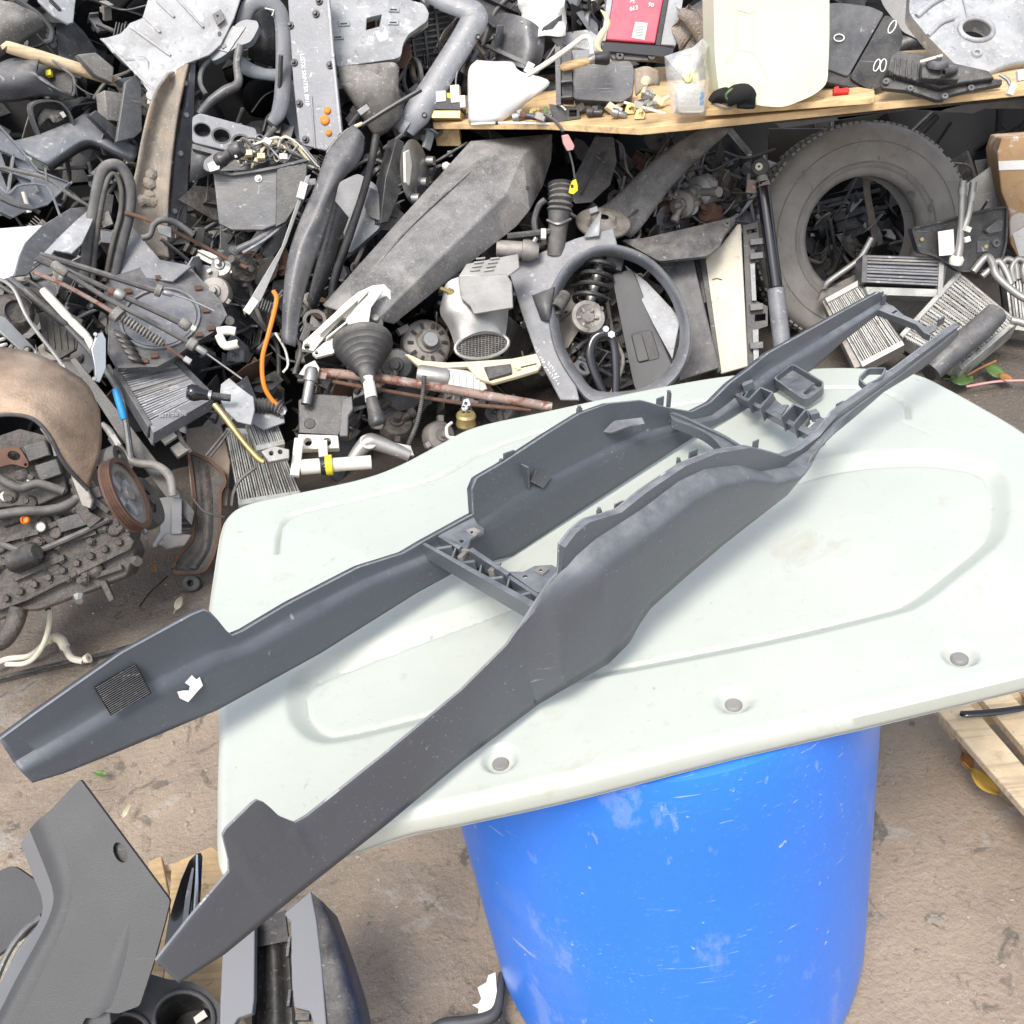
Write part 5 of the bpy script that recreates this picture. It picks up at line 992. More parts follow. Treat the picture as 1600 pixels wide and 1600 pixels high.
T.p('motor_can', 'alu').lax([(0, 0), (14, 0), (16, .1), (16, .9), (14, 1), (0, 1)], (652, 585, 0), (702, 592, 0), 18); T.p('gearbox', 'alu', bev=1.5).plate([(698, 574), (730, 578), (756, 590), (762, 608), (740, 616), (700, 608)], 24, w=10); g = T.p('casting_rib', 'alu', bev=.5)
for k in range(5): rib(g, [(704+k*11, 580+k*2), (708+k*10, 606+k)], 3, 13)
T.done()
T = Th('black_conduit', 'black corrugated conduit curving down to the pale panel', 'conduit', 655, 650, .42, 0, 10); T.p('conduit', 'rubber_hose').corr([(663, 588, 0), (660, 620, 4), (652, 660, 4), (640, 690, 2), (630, 715, 0)], 3.6, 3, .15, 8); T.done()
# shifter / valve unit
T = Th('shifter_unit', 'black gear selector unit with linkage and white block', 'unit', 510, 650, .34, -5, 20)
q = T.p('case', 'plastic_dark', bev=2); q.plate([(466, 625), (482, 614), (545, 618), (545, 640), (535, 668), (530, 680), (466, 676)], 30); T.p('side_lobe', 'plastic_mid', bev=2).plate([(535, 622), (550, 618), (552, 640), (545, 650), (544, 682), (530, 682)], 24, w=6)
T.p('pivot_pipe', 'steel').lax([(8, 0), (8, .6), (11, .62), (11, .9), (8, 1), (0, 1)], (478, 632, 14), (488, 575, 18), 14); T.p('yoke', 'steel', bev=1).plate([(466, 585), (476, 570), (492, 562), (500, 575), (496, 590), (480, 588)], 10, w=20)
q = T.p('block', 'white_plastic', bev=1.5, label='white block with two round holes'); q.plate([(466, 678), (528, 680), (530, 700), (466, 702)], 18, w=16, holes=[circ(481, 690, 6.5, n=14), circ(511, 690, 6.5, n=14)])
q = T.p('lever_hole', 'plastic_black'); q.lathe([(0, 1), (8, 1), (9, 0)], (484, 662, 0), (0, 0, 1), 14); T.p('bolt', 'chrome').lathe([(0, 10), (6, 10), (7, 2), (10, 2), (10, 0)], (440, 642, 8), (-.4, 0, 1), 8); T.p('plate', 'plastic_light', bev=1).plate([(392, 640), (440, 625), (445, 660), (412, 672), (395, 662)], 5, w=2); T.p('boot', 'rubber_hose').corr([(400, 634, 6), (425, 634, 10), (440, 640, 10)], 11, 6, .15, 12); T.done()
T = Th('orange_wire', 'thick orange wire looping down in front of the black gap', 'wire', 420, 550, .38, 0, 5); T.p('wire', 'orange').tube([(427, 454, 0), (432, 470, 2), (420, 520, 4), (410, 560, 4), (412, 600, 4), (425, 625, 2), (440, 638, 0)], 3.6, 8); T.done()
T = Th('thin_bracket_wire', 'bent white steel wire hanging in the gap beside the orange wire', 'wire', 440, 550, .30, 0, 5); T.p('wire', 'white_plastic').tube([(430, 520, 0), (445, 545, 0), (450, 570, 0), (442, 582, 0)], 2, 6, 3); T.done()
T = Th('white_elbows', 'pair of white plastic hose elbows beside the metal strip', 'fitting', 355, 520, .36, 5, 15)
T.p('elbow', 'white_plastic').tube([(340, 518, 0), (355, 516, 4), (368, 518, 6)], 7, 10); T.p('elbow', 'white_plastic').tube([(342, 524, 0), (352, 540, 4), (372, 537, 6)], 7, 10); T.p('bore', 'plastic_black').lathe([(0, .5), (4.5, .5)], (374, 537, 13), (.6, .1, 1), 12); T.done()
T = Th('hose_union', 'pale green and white hose union with a yellow collar', 'fitting', 520, 725, .44, 0, 15)
T.p('tube', 'white_plastic').lax([(0, 0), (12, 0), (12, .3), (14, .32), (14, .4), (11, .45), (11, 1), (0, 1)], (470, 730, 0), (580, 722, 4), 16); T.p('collar', 'yellow', bev=.5).lax([(15, 0), (16, .1), (16, .9), (15, 1)], (509, 727, 1), (520, 726, 2), 18); T.p('black_band', 'plastic_black').lax([(14.5, 0), (14.5, 1)], (500, 728, 1), (509, 727, 1), 18); T.p('upright', 'white_plastic', bev=1.2).box((464, 715, 4), (14, 60, 14), -4); T.p('upright', 'white_plastic', bev=1.2).box((505, 708, -6), (14, 40, 10), 5); T.done()
T = Th('water_outlet', 'cast alloy water outlet elbow in front of the pale panel edge', 'outlet', 590, 705, .42, 0, 20)
T.p('elbow', 'alu').tube([(548, 722, 0), (565, 700, 4), (580, 690, 6), (610, 700, 4), (640, 712, 0)], [9, 12, 14, 11, 10], 12); T.p('flange', 'alu', bev=1.2).plate(circ(575, 690, 14, 11, 20), 6, w=16); T.p('flange', 'steel', bev=1).plate([(612, 690), (642, 696), (648, 712), (618, 712)], 10, w=8); T.done()
T = Th('hydraulic_mount', 'round tan pulley pot with a steel hook at the panel edge', 'mount', 727, 655, .44, 0, 25)
T.p('pot', 'brass').lathe([(0, 0), (14, 0), (16, 4), (14, 12), (16, 18), (14, 22), (0, 22)], (728, 666), (0, .6, .8), 20); h_ = T.p('hole', 'plastic_black')
for k in range(6): h_.lathe([(0, 23), (2, 23), (2.4, 22)], (728+8*math.cos(k*1.05), 660+5*math.sin(k*1.05), 10), (0, .6, .8), 8)
T.p('hook', 'chrome', bev=.6).plate([(720, 640), (724, 624), (732, 622), (736, 632), (728, 642)], 4, w=20, holes=[circ(728, 630, 2.5, n=8)]); T.p('wire', 'white_plastic').tube([(706, 660, 8), (698, 668, 10), (700, 682, 10), (712, 684, 10)], 2.5, 6); T.done()
# ================================================================ lower left: engine, cables, radiators
def bowden(name, label, pts, r, m, off, fit=(), end=None):
    x, y = pts[len(pts)//2][:2]; T = Th(name, label, 'cable', x, y, off, 0, 15)
    T.p('sheath', m).tube(pts, r, 8, 5)
    for (a, b, rr, mm) in fit: T.p('fitting', mm).lax([(0, 0), (rr*.8, 0), (rr, .15), (rr, .85), (rr*.8, 1), (0, 1)], a, b, 12)
    if end: T.p('inner_wire', 'steel').tube(end, 1.6, 6, 3)
    return T.done()
bowden('control_cable', 'thick grey control cable with a rubber collar, topmost of the bunch', [(62, 398, 0), (110, 412, 0), (180, 434, 0), (245, 455, 0)], 5, 'rubber_hose', .40, [((243, 452, 0), (253, 456, 0), 10, 'plastic_dirty'), ((254, 456, 0), (270, 460, 0), 5, 'alu')], [(270, 460, 0), (300, 470, 0), (335, 486, 0)])
bowden('control_cable', 'dark control cable with a metal and copper joint, second of the bunch', [(60, 402, 3), (110, 425, 3), (175, 455, 3), (240, 485, 3), (288, 508, 3)], 4.6, 'rubber_hose', .42, [((170, 452, 3), (182, 460, 3), 6, 'rust'), ((180, 456, 3), (194, 465, 3), 9, 'alu'), ((282, 502, 3), (296, 512, 3), 9, 'plastic_dirty'), ((298, 511, 3), (306, 515, 3), 5, 'white_plastic')])
bowden('control_cable', 'long slim cable ending in a steel rod over the selector, third of the bunch', [(56, 404, 6), (100, 425, 6), (170, 468, 6), (240, 505, 6), (300, 538, 6)], 4.2, 'rubber_hose', .44, [((82, 412, 6), (104, 428, 6), 8, 'plastic_dirty'), ((294, 534, 6), (306, 542, 6), 10, 'plastic_dirty'), ((304, 540, 6), (322, 552, 6), 5.5, 'alu')], [(322, 552, 6), (350, 572, 6), (378, 592, 6)])
T = Th('control_cable', 'rusty cable with a ribbed rubber bellows, lowest of the bunch', 'cable', 200, 500, .44, 0, 15)
T.p('sheath', 'rust_pipe').tube([(52, 425, 0), (100, 445, 0), (150, 472, 0), (180, 490, 0)], 3.6, 8); T.p('collar', 'plastic_dirty').lax([(6, 0), (12, .1), (12, .9), (6, 1)], (176, 486, 0), (188, 496, 0), 14); T.p('bellows', 'plastic_dirty').corr([(188, 494, 0), (215, 512, 0), (255, 538, 0)], 6.5, 5.5, .28, 12); T.p('end_rod', 'rust').tube([(255, 538, 0), (275, 552, 0), (290, 562, 0)], 2.5, 8, 2); T.p('eye', 'steel', bev=.6).box((293, 563, 2), (12, 9, 7), -30); T.done()
bowden('coolant_pipe', 'white sleeved pipe slanting down past the cables', [(38, 434, 0), (66, 452, 0)], 2.5, 'rubber_hose', .40, [((66, 452, 0), (110, 500, 4), 7, 'white_plastic'), ((108, 498, 4), (138, 528, 4), 6.5, 'white_plastic'), ((136, 526, 4), (148, 548, 4), 6, 'white_plastic')])
bowden('black_pipe', 'grey and black jointed pipe beside the white sleeve', [(15, 435, 0), (60, 470, 0), (105, 510, 0), (150, 560, 0), (182, 605, 0), (195, 650, 0), (205, 720, 0)], 5, 'plastic_mid', .36, [((38, 452, 0), (105, 508, 0), 7.5, 'plastic_dark'), ((180, 608, 2), (194, 655, 2), 5.8, 'blue_tape')])
T = Th('brake_pipe', 'slim steel pipe with a brass banjo fitting over the heat shield', 'pipe', 70, 530, .58, 0, 10)
T.p('pipe', 'alu').tube([(-10, 432, 0), (20, 450, 0), (45, 500, 0), (90, 560, 0), (130, 615, 0)], 3, 8); T.p('fitting', 'alu').lax([(0, 0), (6, 0), (6, .3), (4, .35), (5, .6), (8, .65), (8, 1), (0, 1)], (52, 592, 4), (102, 575, 4), 8); T.done()
T = Th('mirror_bracket', 'small bright steel bracket plate hanging below the cables', 'bracket', 155, 555, .46, 30, 5)
T.p('plate', 'chrome', bev=1).plate([(152, 522), (160, 518), (166, 530), (166, 575), (156, 598), (150, 596), (148, 570), (143, 545)], 6); T.p('stud', 'steel').lathe([(0, 8), (3, 8), (3, 0)], (148, 592, 0), (-.6, 0, 1), 8); T.p('stud', 'steel').lathe([(0, 8), (3, 8), (3, 0)], (150, 523, 0), (-.6, 0, 1), 8); T.done()
# plate with fan recess
T = Th('fan_backplate', 'flat grey plastic plate with a round recess and rusty clips', 'plate', 270, 500, .26, 5, 35)
out = [(175, 432), (250, 408), (300, 420), (345, 470), (355, 492), (340, 515), (300, 538), (270, 560), (245, 573), (185, 575), (168, 545), (170, 500)]
q = T.p('plate', 'plastic_mid', bev=1.2); q.plate(out, 5, holes=[]); q.rim(out, 12, 3, w=.3)
q = T.p('recess_ring', 'plastic_light', smooth=60); q.tube([(p[0], p[1], 1) for p in circ(250, 498, 62, 46, -12, 30)]+[(310.6, 485.1, 1)], 3, 6, 0)
q = T.p('recess', 'plastic_light', bev=.5); q.plate(circ(250, 498, 58, 42, -12, 30), 2, w=2)
for cx, cy in ((248, 434), (200, 455), (310, 450), (322, 485), (330, 513), (225, 564), (311, 523), (241, 556)): T.p('clip', 'rust', bev=.6).box((cx, cy, 3), (11, 8, 4), 20); 
for k in range(5): T.p('blade', 'plastic_dark', sol=3).loft([[(178+k*5, 515+k*9, 2), (200+k*5, 525+k*9, 10)], [(180+k*5, 524+k*9, 12), (206+k*5, 533+k*9, 2)]], 0)
T.done()
simple('guard_sheet', 'thin grey angled sheet right of the cable bunch', 'sheet', 225, 400, .18, -10, 30, [(190, 355), (205, 352), (250, 405), (300, 415), (270, 440), (200, 430), (180, 425)], 4, 'plastic_light')
simple('floor_tile', 'dark ribbed rubber mat piece under the cable bunch', 'mat', 100, 510, .20, 0, 25, [(60, 490), (90, 478), (130, 500), (120, 545), (95, 560), (70, 545)], 8, 'rubber', extra=lambda t, q: [rib(q, [(70+k*10, 492), (76+k*10, 545)], 2, 2) for k in range(5)])
# radiators
def radiator(name, label, quad, nf, m, off, yaw, pitch, depth=20, vert=True, tank=None, cat='radiator', P=None, n=None, tube=.9):
    x = sum(p[0] for p in quad)/4; y = sum(p[1] for p in quad)/4
    T = Th(name, label, cat, x, y, off, yaw, pitch, P=P, n=n); A, B, C_, D = [V(p) for p in quad]      # A-B top edge, D-C bottom edge
    jr = random.Random(nf); T.p('core', 'plastic_black').plate([tuple(p) for p in (A, B, C_, D)], depth, w=-3)
    for k in range(nf):
        f = (k+.5+jr.uniform(-.16, .16))/nf
        a, b = (A.lerp(B, f), D.lerp(C_, f)) if vert else (A.lerp(D, f), B.lerp(C_, f))
        d = (b-a).normalized(); nn = V((-d.y, d.x))*((A-B).length if vert else (A-D).length)/nf*.30
        T.p('fin_tube', m if jr.random() < .86 else 'cast').plate([tuple(a+nn), tuple(b+nn), tuple(b-nn), tuple(a-nn)], depth*.8)
    for (a, b) in ((A, D), (B, C_)) if not vert else ((A, B), (D, C_)):
        d = (b-a).normalized(); nn = V((-d.y, d.x))*4
        T.p('end_tank', tank or m, bev=1.2).plate([tuple(a+nn), tuple(b+nn), tuple(b-nn), tuple(a-nn)], depth+4, w=3)
    return T
T = radiator('oil_cooler', 'dark finned cooler with white paint number lying below the plate', [(180, 575), (275, 562), (328, 615), (235, 665)], 26, 'plastic_worn', .30, 5, 45, 22, vert=False, tank='plastic_mid', cat='cooler')
T.p('number', 'plastic_worn').text('GTI 28 06', (248, 652, 4), 10, 24, .3); T.p('frame', 'plastic_light', bev=1).plate([(232, 660), (328, 612), (334, 622), (240, 676)], 26, w=2); T.done()
T = Th('shift_lever', 'glossy black gear knob on a shaft pointing left', 'gear lever', 312, 613, .46, 0, 15); T.p('knob', 'gloss_black', smooth=60).lax([(0, 0), (10, .03), (13, .2), (13, .4), (9, .7), (8, 1), (0, 1)], (291, 612, 0), (328, 618, 0), 20); T.p('ring', 'chrome').lax([(8.5, 0), (8.5, 1)], (325, 617, 0), (330, 618, 0), 16); T.p('shaft', 'plastic_dark').tube([(328, 618, 0), (360, 622, -4)], 6, 10, 0); T.done()
simple('silver_plate', 'creased pale metal plate beside the gear knob', 'plate', 372, 630, .40, -10, 35, [(345, 600), (358, 590), (375, 605), (396, 620), (398, 640), (392, 663), (370, 658), (352, 640), (343, 622)], 4, 'plastic_worn')
T = Th('ac_pipe', 'gold-coloured bent air conditioning pipe with an end block', 'pipe', 370, 670, .48, 0, 15)
T.p('pipe', 'brass').tube([(335, 632, 0), (350, 650, 2), (380, 690, 2), (402, 715, 2), (412, 722, 2)], 5, 10); T.p('end_block', 'alu', bev=1.2).plate([(408, 705), (428, 696), (452, 702), (452, 716), (420, 722)], 16, w=8, holes=[circ(424, 708, 3.5, n=10), circ(438, 706, 3.5, n=10)]); T.done()
radiator('radiator', 'silver finned radiator tilted below the gold pipe', [(352, 672), (432, 676), (470, 770), (372, 785)], 24, 'alu_fin', .26, -5, 40, 26).done()
radiator('radiator', 'small silver finned core left of the gear selector', [(385, 660), (430, 650), (445, 690), (400, 700)], 14, 'alu_fin', .30, 5, 30, 16).done()
T = Th('subframe_arm', 'rusty brown pressed steel bracket standing by the pale panel', 'bracket', 310, 800, .20, -15, 15)
out = [(292, 708), (300, 704), (330, 718), (350, 735), (355, 755), (346, 770), (346, 830), (335, 870), (322, 893), (305, 897), (270, 896), (268, 885), (275, 868), (298, 842), (302, 780), (296, 730)]
q = T.p('pressing', 'engine_dirt', bev=2); q.plate([tuple(p) for p in rnd2([V(p) for p in out], 5, 2)], 6, holes=[circ(325, 780, 4, 5), circ(324, 830, 4, 5), circ(305, 882, 5, 4), circ(278, 882, 4, 4)]); q = T.p('flange', 'rust', bev=1); q.rim([tuple(p) for p in rnd2([V(p) for p in out], 5, 2)], 5, 5, w=5); q = T.p('channel', 'engine_dirt', smooth=60); q.loft([[(308, 722, 1), (314, 780, 1), (314, 850, 1), (290, 885, 1)], [(316, 724, 7), (322, 780, 7), (322, 850, 7), (300, 888, 7)], [(326, 728, 1), (332, 780, 1), (330, 850, 1), (310, 888, 1)]], 5, 3); T.done()
T = Th('rubber_bush', 'small round rubber bush on the ground by the rusty bracket', 'bush', 298, 911, P=Zp(298, 908, .02), n=(0, -.7, .7)); T.p('ring', 'rubber', bev=1.5).plate(circ(298, 911, 14, 13), 16, holes=[circ(297, 911, 5, n=12)]); T.done()
T = Th('alloy_pipe', 'grey alloy bent coolant pipe left of the rusty bracket', 'pipe', 220, 720, .34, 0, 15)
T.p('pipe', 'cast').tube([(160, 662, -4), (172, 675, 0), (190, 705, 2), (210, 722, 4), (245, 728, 4), (265, 745, 2), (270, 775, 0)], [4, 6, 7, 7, 7, 7, 6], 10); T.p('nut', 'steel').lax([(8, 0), (8, 1)], (176, 682, 0), (186, 698, 1), 6); T.done()
T = Th('alloy_mount', 'pitted alloy mounting bracket under the bent pipe', 'bracket', 270, 810, .30, 10, 15)
T.p('web', 'alu', bev=1.5).plate([(248, 778), (282, 772), (285, 800), (275, 840), (240, 856), (237, 852), (250, 830), (252, 800)], 10); T.p('post', 'alu', bev=1.5).plate([(268, 775), (284, 778), (284, 835), (268, 835)], 12, w=10); T.p('foot', 'cast', bev=2).plate([(245, 850), (260, 832), (300, 835), (290, 852), (262, 858)], 14, w=6); T.done()
T = Th('belt_tensioner', 'dark finned gearbox lump behind the alloy bracket', 'casting', 290, 810, .18, -5, 15); T.p('lump', 'cast', bev=2).plate([(272, 790), (305, 795), (305, 830), (280, 835)], 24); [T.p('fin', 'cast', bev=.6).box((288, 800+k*9, 4), (30, 3, 6), 5) for k in range(4)]; T.done()
# ---------------------------------------------------------------- the engine
T = Th('engine_block', 'oily dark brown engine block with sump on the ground at left', 'engine', 90, 830, P=Zp(100, 905, .30), n=(.22, -.85, .55))
q = T.p('block', 'engine_dirt', bev=3); q.plate([(-60, 700), (30, 670), (110, 690), (150, 760), (190, 790), (205, 830), (200, 855), (120, 890), (40, 930), (-60, 960)], 120)
q = T.p('sump', 'engine_dirt', bev=4); q.plate([(-60, 955), (40, 925), (120, 888), (205, 840), (214, 862), (200, 900), (130, 930), (60, 955), (40, 955), (-60, 990)], 100, w=-6)
q = T.p('gasket_flange', 'engine_dirt', bev=1.5); q.plate([(-60, 945), (40, 915), (120, 876), (200, 836), (210, 846), (205, 858), (120, 900), (40, 940), (-60, 975)], 30, w=8)
q = T.p('head', 'engine_dirt', bev=3); q.plate([(-60, 720), (20, 700), (100, 742), (108, 770), (60, 790), (-60, 800)], 40, w=14)
q = T.p('coolant_hose', 'rubber_hose'); q.tube([(-20, 808, 22), (30, 800, 24), (70, 798, 24), (100, 792, 22), (122, 778, 14)], 8, 12)
q = T.p('rib', 'engine_dirt', bev=1.5)
for a, b in (((20, 730), (60, 780)), ((60, 730), (90, 770)), ((-20, 850), (60, 830)), ((60, 830), (150, 790)), ((90, 850), (150, 830)), ((0, 880), (80, 855)), ((120, 760), (170, 800)), ((20, 905), (100, 870))): rib(q, [a, b], 9, 9)
for cx, cy, r_ in ((50, 750, 9), (8, 775, 9), (64, 823, 8)): T.p('core_plug', 'alu').lathe([(0, 3), (r_*.8, 3), (r_, 6), (r_*1.1, 0)], (cx, cy, 12), (0, 0, 1), 18)
T.p('orange_cap', 'orange').lathe([(0, 2), (4, 2), (5, 6), (7, 4), (7.5, 0)], (40, 812, 20), (0, 0, 1), 14)
rr = random.Random(3)
for k in range(26): 
    cx, cy = rr.uniform(-10, 190), rr.uniform(740, 920); T.p('bolt', 'engine_dirt').lathe([(0, 7), (4, 7), (4.6, 4), (7, 3), (7, 0)], (cx, cy, 3 if cy > 800 else 14), (0, 0, 1), 6)
for k in range(9):
    cx, cy = 10+k*22, 935-k*11; T.p('flange_bolt', 'engine_dirt').lathe([(0, 6), (5, 6), (5.5, 2), (7, 0)], (cx, cy, 10), (0, 0, 1), 6)
cd_ = T.p('casting_detail', 'engine_dirt', bev=2.5, kind='stuff')
for k in range(34):
    cx, cy = rr.uniform(-20, 200), rr.uniform(700, 925)
    if cy < 700+max(0, cx-100)*.9: continue
    w0 = 12 if (cy < 790 and cx < 105) else 0
    if k % 6 == 0: cd_.box((cx, cy, w0), (rr.uniform(14, 44), rr.uniform(8, 18), rr.uniform(6, 14)), rr.choice((20, 24, -66)))
    elif k % 2: cd_.lathe([(0, 6), (rr.uniform(6, 10), 6), (rr.uniform(11, 15), 0), (14, -4)], (cx, cy, w0), (rr.uniform(-.3, .3), rr.uniform(-.3, .3), 1), 9)
    else: cd_.tube([(cx, cy, w0-2), (cx+20, cy-8, w0+1), (cx+rr.uniform(30, 50), cy-20, w0-2)], rr.uniform(4, 8), 9, 4)
T.p('sensor', 'plastic_dark', bev=1.5).box((118, 815, 8), (50, 22, 18), 18); T.p('bracket', 'engine_dirt', bev=1.5).plate([(110, 750), (122, 745), (140, 800), (160, 810), (140, 826), (118, 800)], 14, w=20); T.p('alloy_arm', 'cast', bev=2).plate([(110, 742), (125, 738), (145, 782), (142, 795), (128, 790)], 14, w=26)
T.p('exhaust_flange', 'rust', bev=1.2).plate([tuple(p) for p in rnd2([V(p) for p in ((-20, 715), (5, 700), (30, 698), (45, 722), (44, 732), (20, 725), (-20, 735))], 5, 2)], 10, w=34, holes=[circ(22, 712, 10, 7, 15), circ(40, 726, 2.5, n=8)])
for cx, cy in ((60, 705), (78, 735)): T.p('coil', 'plastic_dark', bev=2).box((cx, cy, 24), (34, 26, 22), 20)
T.p('small_pipe', 'cast').tube([(66, 668, 22), (82, 690, 24), (88, 712, 22)], 4, 8)
T.p('hose', 'rubber_hose').tube([(-10, 742, 34), (30, 762, 36), (60, 756, 34), (100, 768, 30)], 7, 10); T.p('harness', 'rubber_hose').tube([(0, 850, 14), (50, 862, 18), (110, 840, 16), (170, 812, 10)], 5, 8); T.p('oil_filter', 'plastic_dark').lax([(0, 0), (16, 0), (18, .1), (18, .9), (12, 1), (0, 1)], (20, 880, 10), (58, 862, 34), 18)
T.p('outlet_pipe', 'engine_dirt').tube([(30, 950, 10), (22, 975, 14), (5, 1000, 10), (-20, 1008, 4)], 14, 14); T.p('drain_plug', 'steel').lathe([(0, 10), (6, 10), (8, 4), (10, 0)], (124, 933, 4), (.1, -.5, .6), 8)
T.p('pan_bolt', 'steel').lax([(4, 0), (4, .5), (8, .5), (8, 1), (0, 1)], (204, 872, -10), (216, 878, 4), 8); T.done()
T = Th('crank_pulley', 'rusty ribbed crank pulley on the end of the engine', 'pulley', 185, 775, P=Zp(190, 900, .30)+V((0, .02, .0)), n=(.95, .10, .22))
T.P = Dp(192, 775, 2.18); T.M.translation = T.P; T.Mi = T.M.inverted()
T.p('rim', 'rust', smooth=40).lathe([(44, -4), (52, -4), (52, -1), (50, 1), (52, 3), (50, 5), (52, 7), (50, 9), (52, 12), (45, 12), (44, -4)], (192, 775), (0, 0, 1), 40); T.p('hub', 'cast', smooth=40).lathe([(0, 12), (10, 12), (12, 4), (30, 2), (34, 8), (45, 8), (45, 2), (30, -4)], (192, 775), (0, 0, 1), 40)
for k in range(4): sp_ = T.p('spoke', 'plastic_worn', bev=.8); sp_.mb.box(T.l((192, 775, 6))+V((math.cos(k*1.57+.5), math.sin(k*1.57+.5), 0))*22*T.s, (math.cos(k*1.57+.5), math.sin(k*1.57+.5), 0), (-math.sin(k*1.57+.5), math.cos(k*1.57+.5), 0), (0, 0, 1), (24*T.s, 12*T.s, 6*T.s))
T.done()
T = Th('rubber_damper', 'dark rubber pulley right of the rusty crank pulley', 'pulley', 225, 785, P=Dp(226, 786, 2.32), n=(.95, .10, .25)); T.p('rim', 'rubber', smooth=40).lathe([(20, 8), (24, 10), (40, 10), (42, 4), (42, -10), (20, -10)], (226, 786), (0, 0, 1), 32); T.p('hub', 'engine_dirt', smooth=40).lathe([(0, 14), (8, 14), (10, 6), (22, 4)], (226, 786), (0, 0, 1), 20); T.done()
T = Th('idler_roller', 'dark idler roller above the pulleys', 'roller', 180, 718, P=Dp(180, 718, 2.25), n=(.95, .0, .25)); T.p('roller', 'rubber', smooth=40).lathe([(0, 6), (10, 6), (12, 10), (20, 10), (22, 6), (22, -18), (0, -18)], (180, 718), (0, 0, 1), 24); T.p('bolt', 'engine_dirt').lathe([(0, 12), (5, 12), (6, 6)], (180, 718), (0, 0, 1), 6); T.done()
T = Th('heat_shield_cover', 'bronze-stained curved exhaust heat shield over the engine', 'heat shield', 80, 620, P=Dp(80, 640, 2.15), n=(.15, -.75, .65))
q = T.p('shell', 'heat_shield', sol=3, smooth=60)
q.loft([[(-30, 540, -40), (20, 545, -34), (60, 555, -30), (100, 575, -34), (135, 600, -46), (155, 640, -66)], [(-30, 575, -4), (20, 585, 0), (60, 600, 2), (100, 625, -4), (130, 655, -22), (158, 690, -50)], [(-30, 615, 12), (10, 620, 16), (50, 632, 16), (85, 660, 8), (115, 700, -12), (150, 730, -44)], [(-30, 655, 12), (10, 648, 16), (50, 655, 16), (75, 680, 8), (100, 725, -12), (138, 765, -40)]], 6, 5)
q = T.p('rolled_edge', 'plastic_dark'); q.tube([(-30, 656, 14), (10, 648, 18), (50, 654, 18), (76, 680, 10), (100, 724, -8), (138, 766, -36)], 3.2, 8); T.done()
T = Th('flat_link', 'flat steel link with an oval hole lying above the heat shield', 'bracket', 30, 520, .50, 10, 25); T.p('bar', 'steel', bev=1).plate([(-10, 490), (8, 495), (66, 556), (58, 566), (46, 560), (-10, 510)], 5, holes=[circ(46, 548, 9, 6, 30, 14)]); T.done()
T = Th('turbo_outlet', 'rusty round outlet casting at the left edge above the heat shield', 'casting', 20, 490, .34, 15, 10); T.p('body', 'engine_dirt', smooth=50).lathe([(0, 4), (14, 4), (18, 10), (24, 8), (30, -4), (34, -30)], (24, 488), (0, 0, 1), 24); T.p('flange', 'rust', bev=1.5).plate([(-20, 470), (10, 462), (20, 478), (0, 500), (-20, 510)], 8, w=-4); T.done()
T = Th('spring_clip_pack', 'white and black striped coil spring at the left edge', 'spring', 5, 545, .52, 10, 10); T.p('coil', 'white_plastic').coil((-8, 528, 0), (8, 570, 0), 12, 2.6, 5); T.p('core', 'plastic_black').lax([(8, 0), (8, 1)], (-8, 528, -2), (8, 570, -2), 12); T.done()
# long slanted rails between engine and radiators
simple('slide_rail', 'long black slanted rail between the engine and the radiators', 'rail', 210, 680, .24, -10, 15, [(108, 560), (118, 558), (200, 660), (305, 800), (300, 822), (270, 790), (185, 680)], 12, 'plastic_dark')
simple('window_seal', 'thin grey strip lying along the black slanted rail', 'seal', 215, 670, .30, -10, 20, [(166, 570), (172, 568), (232, 680), (242, 696), (236, 694)], 6, 'plastic_mid')
T = Th('ceramic_plugs', 'small pale connector lumps between rail and rusty bracket', 'connector', 270, 690, .30, 0, 15); T.p('lump', 'white_plastic', bev=1.5).box((262, 682, 4), (22, 18, 16), 40); T.p('lump', 'cast', bev=1.5).box((282, 702, 2), (24, 20, 14), 40); T.p('wire', 'rubber_hose').tube([(270, 660, 6), (285, 690, 8), (298, 706, 4)], 4, 8); T.p('wire', 'rubber_hose').tube([(355, 672, 6), (340, 690, 8), (322, 712, 4)], 2, 6); T.p('wire', 'rubber_hose').tube([(358, 674, 6), (344, 694, 8), (328, 714, 4)], 2, 6); T.done()
simple('cardboard_sheet', 'dirty pale grey sheet behind the rusty bracket', 'sheet', 330, 700, .12, 0, 25, [(290, 670), (345, 660), (360, 720), (355, 790), (300, 790)], 5, 'tan_dirt')
# ground-level pipes at left
T = Th('fuel_pipe', 'long white plastic pipe looping down from the engine to the ground', 'pipe', 75, 930, P=Zp(70, 1000, .06)+V((0, -.02, .1)), n=(0, -.6, .8))
T.p('pipe', 'cream_cloth').tube([(118, 818, 30), (100, 815, 30), (75, 830, 28), (64, 855, 26), (72, 890, 22), (78, 940, 14), (75, 985, 4), (60, 1020, -10), (40, 1036, -20), (10, 1038, -26)], 4, 10); T.p('clip', 'plastic_dark', bev=.6).box((76, 948, 12), (10, 12, 10), 5); T.done()
T = Th('corrugated_pipe', 'white pipe with a ribbed bend lying on the ground', 'pipe', 90, 1020, P=Zp(90, 1020, .03), n=(0, -.3, 1))
T.p('pipe', 'cream_cloth').tube([(-15, 1042, 0), (10, 1030, 0), (45, 1025, 0), (65, 1010, 2), (75, 1002, 4)], 4.5, 10); T.p('ribbed_bend', 'cream_cloth').corr([(75, 1002, 4), (85, 996, 6), (95, 1000, 6), (102, 1012, 4)], 7, 3, .15, 12); T.p('tail', 'cream_cloth').tube([(102, 1012, 4), (112, 1028, 2), (130, 1033, 0)], 5.5, 10); T.p('flared_end', 'cream_cloth').lathe([(3, 6), (8, 6), (6, -2)], (134, 1030, 2), (1, .2, .3), 12); T.done()
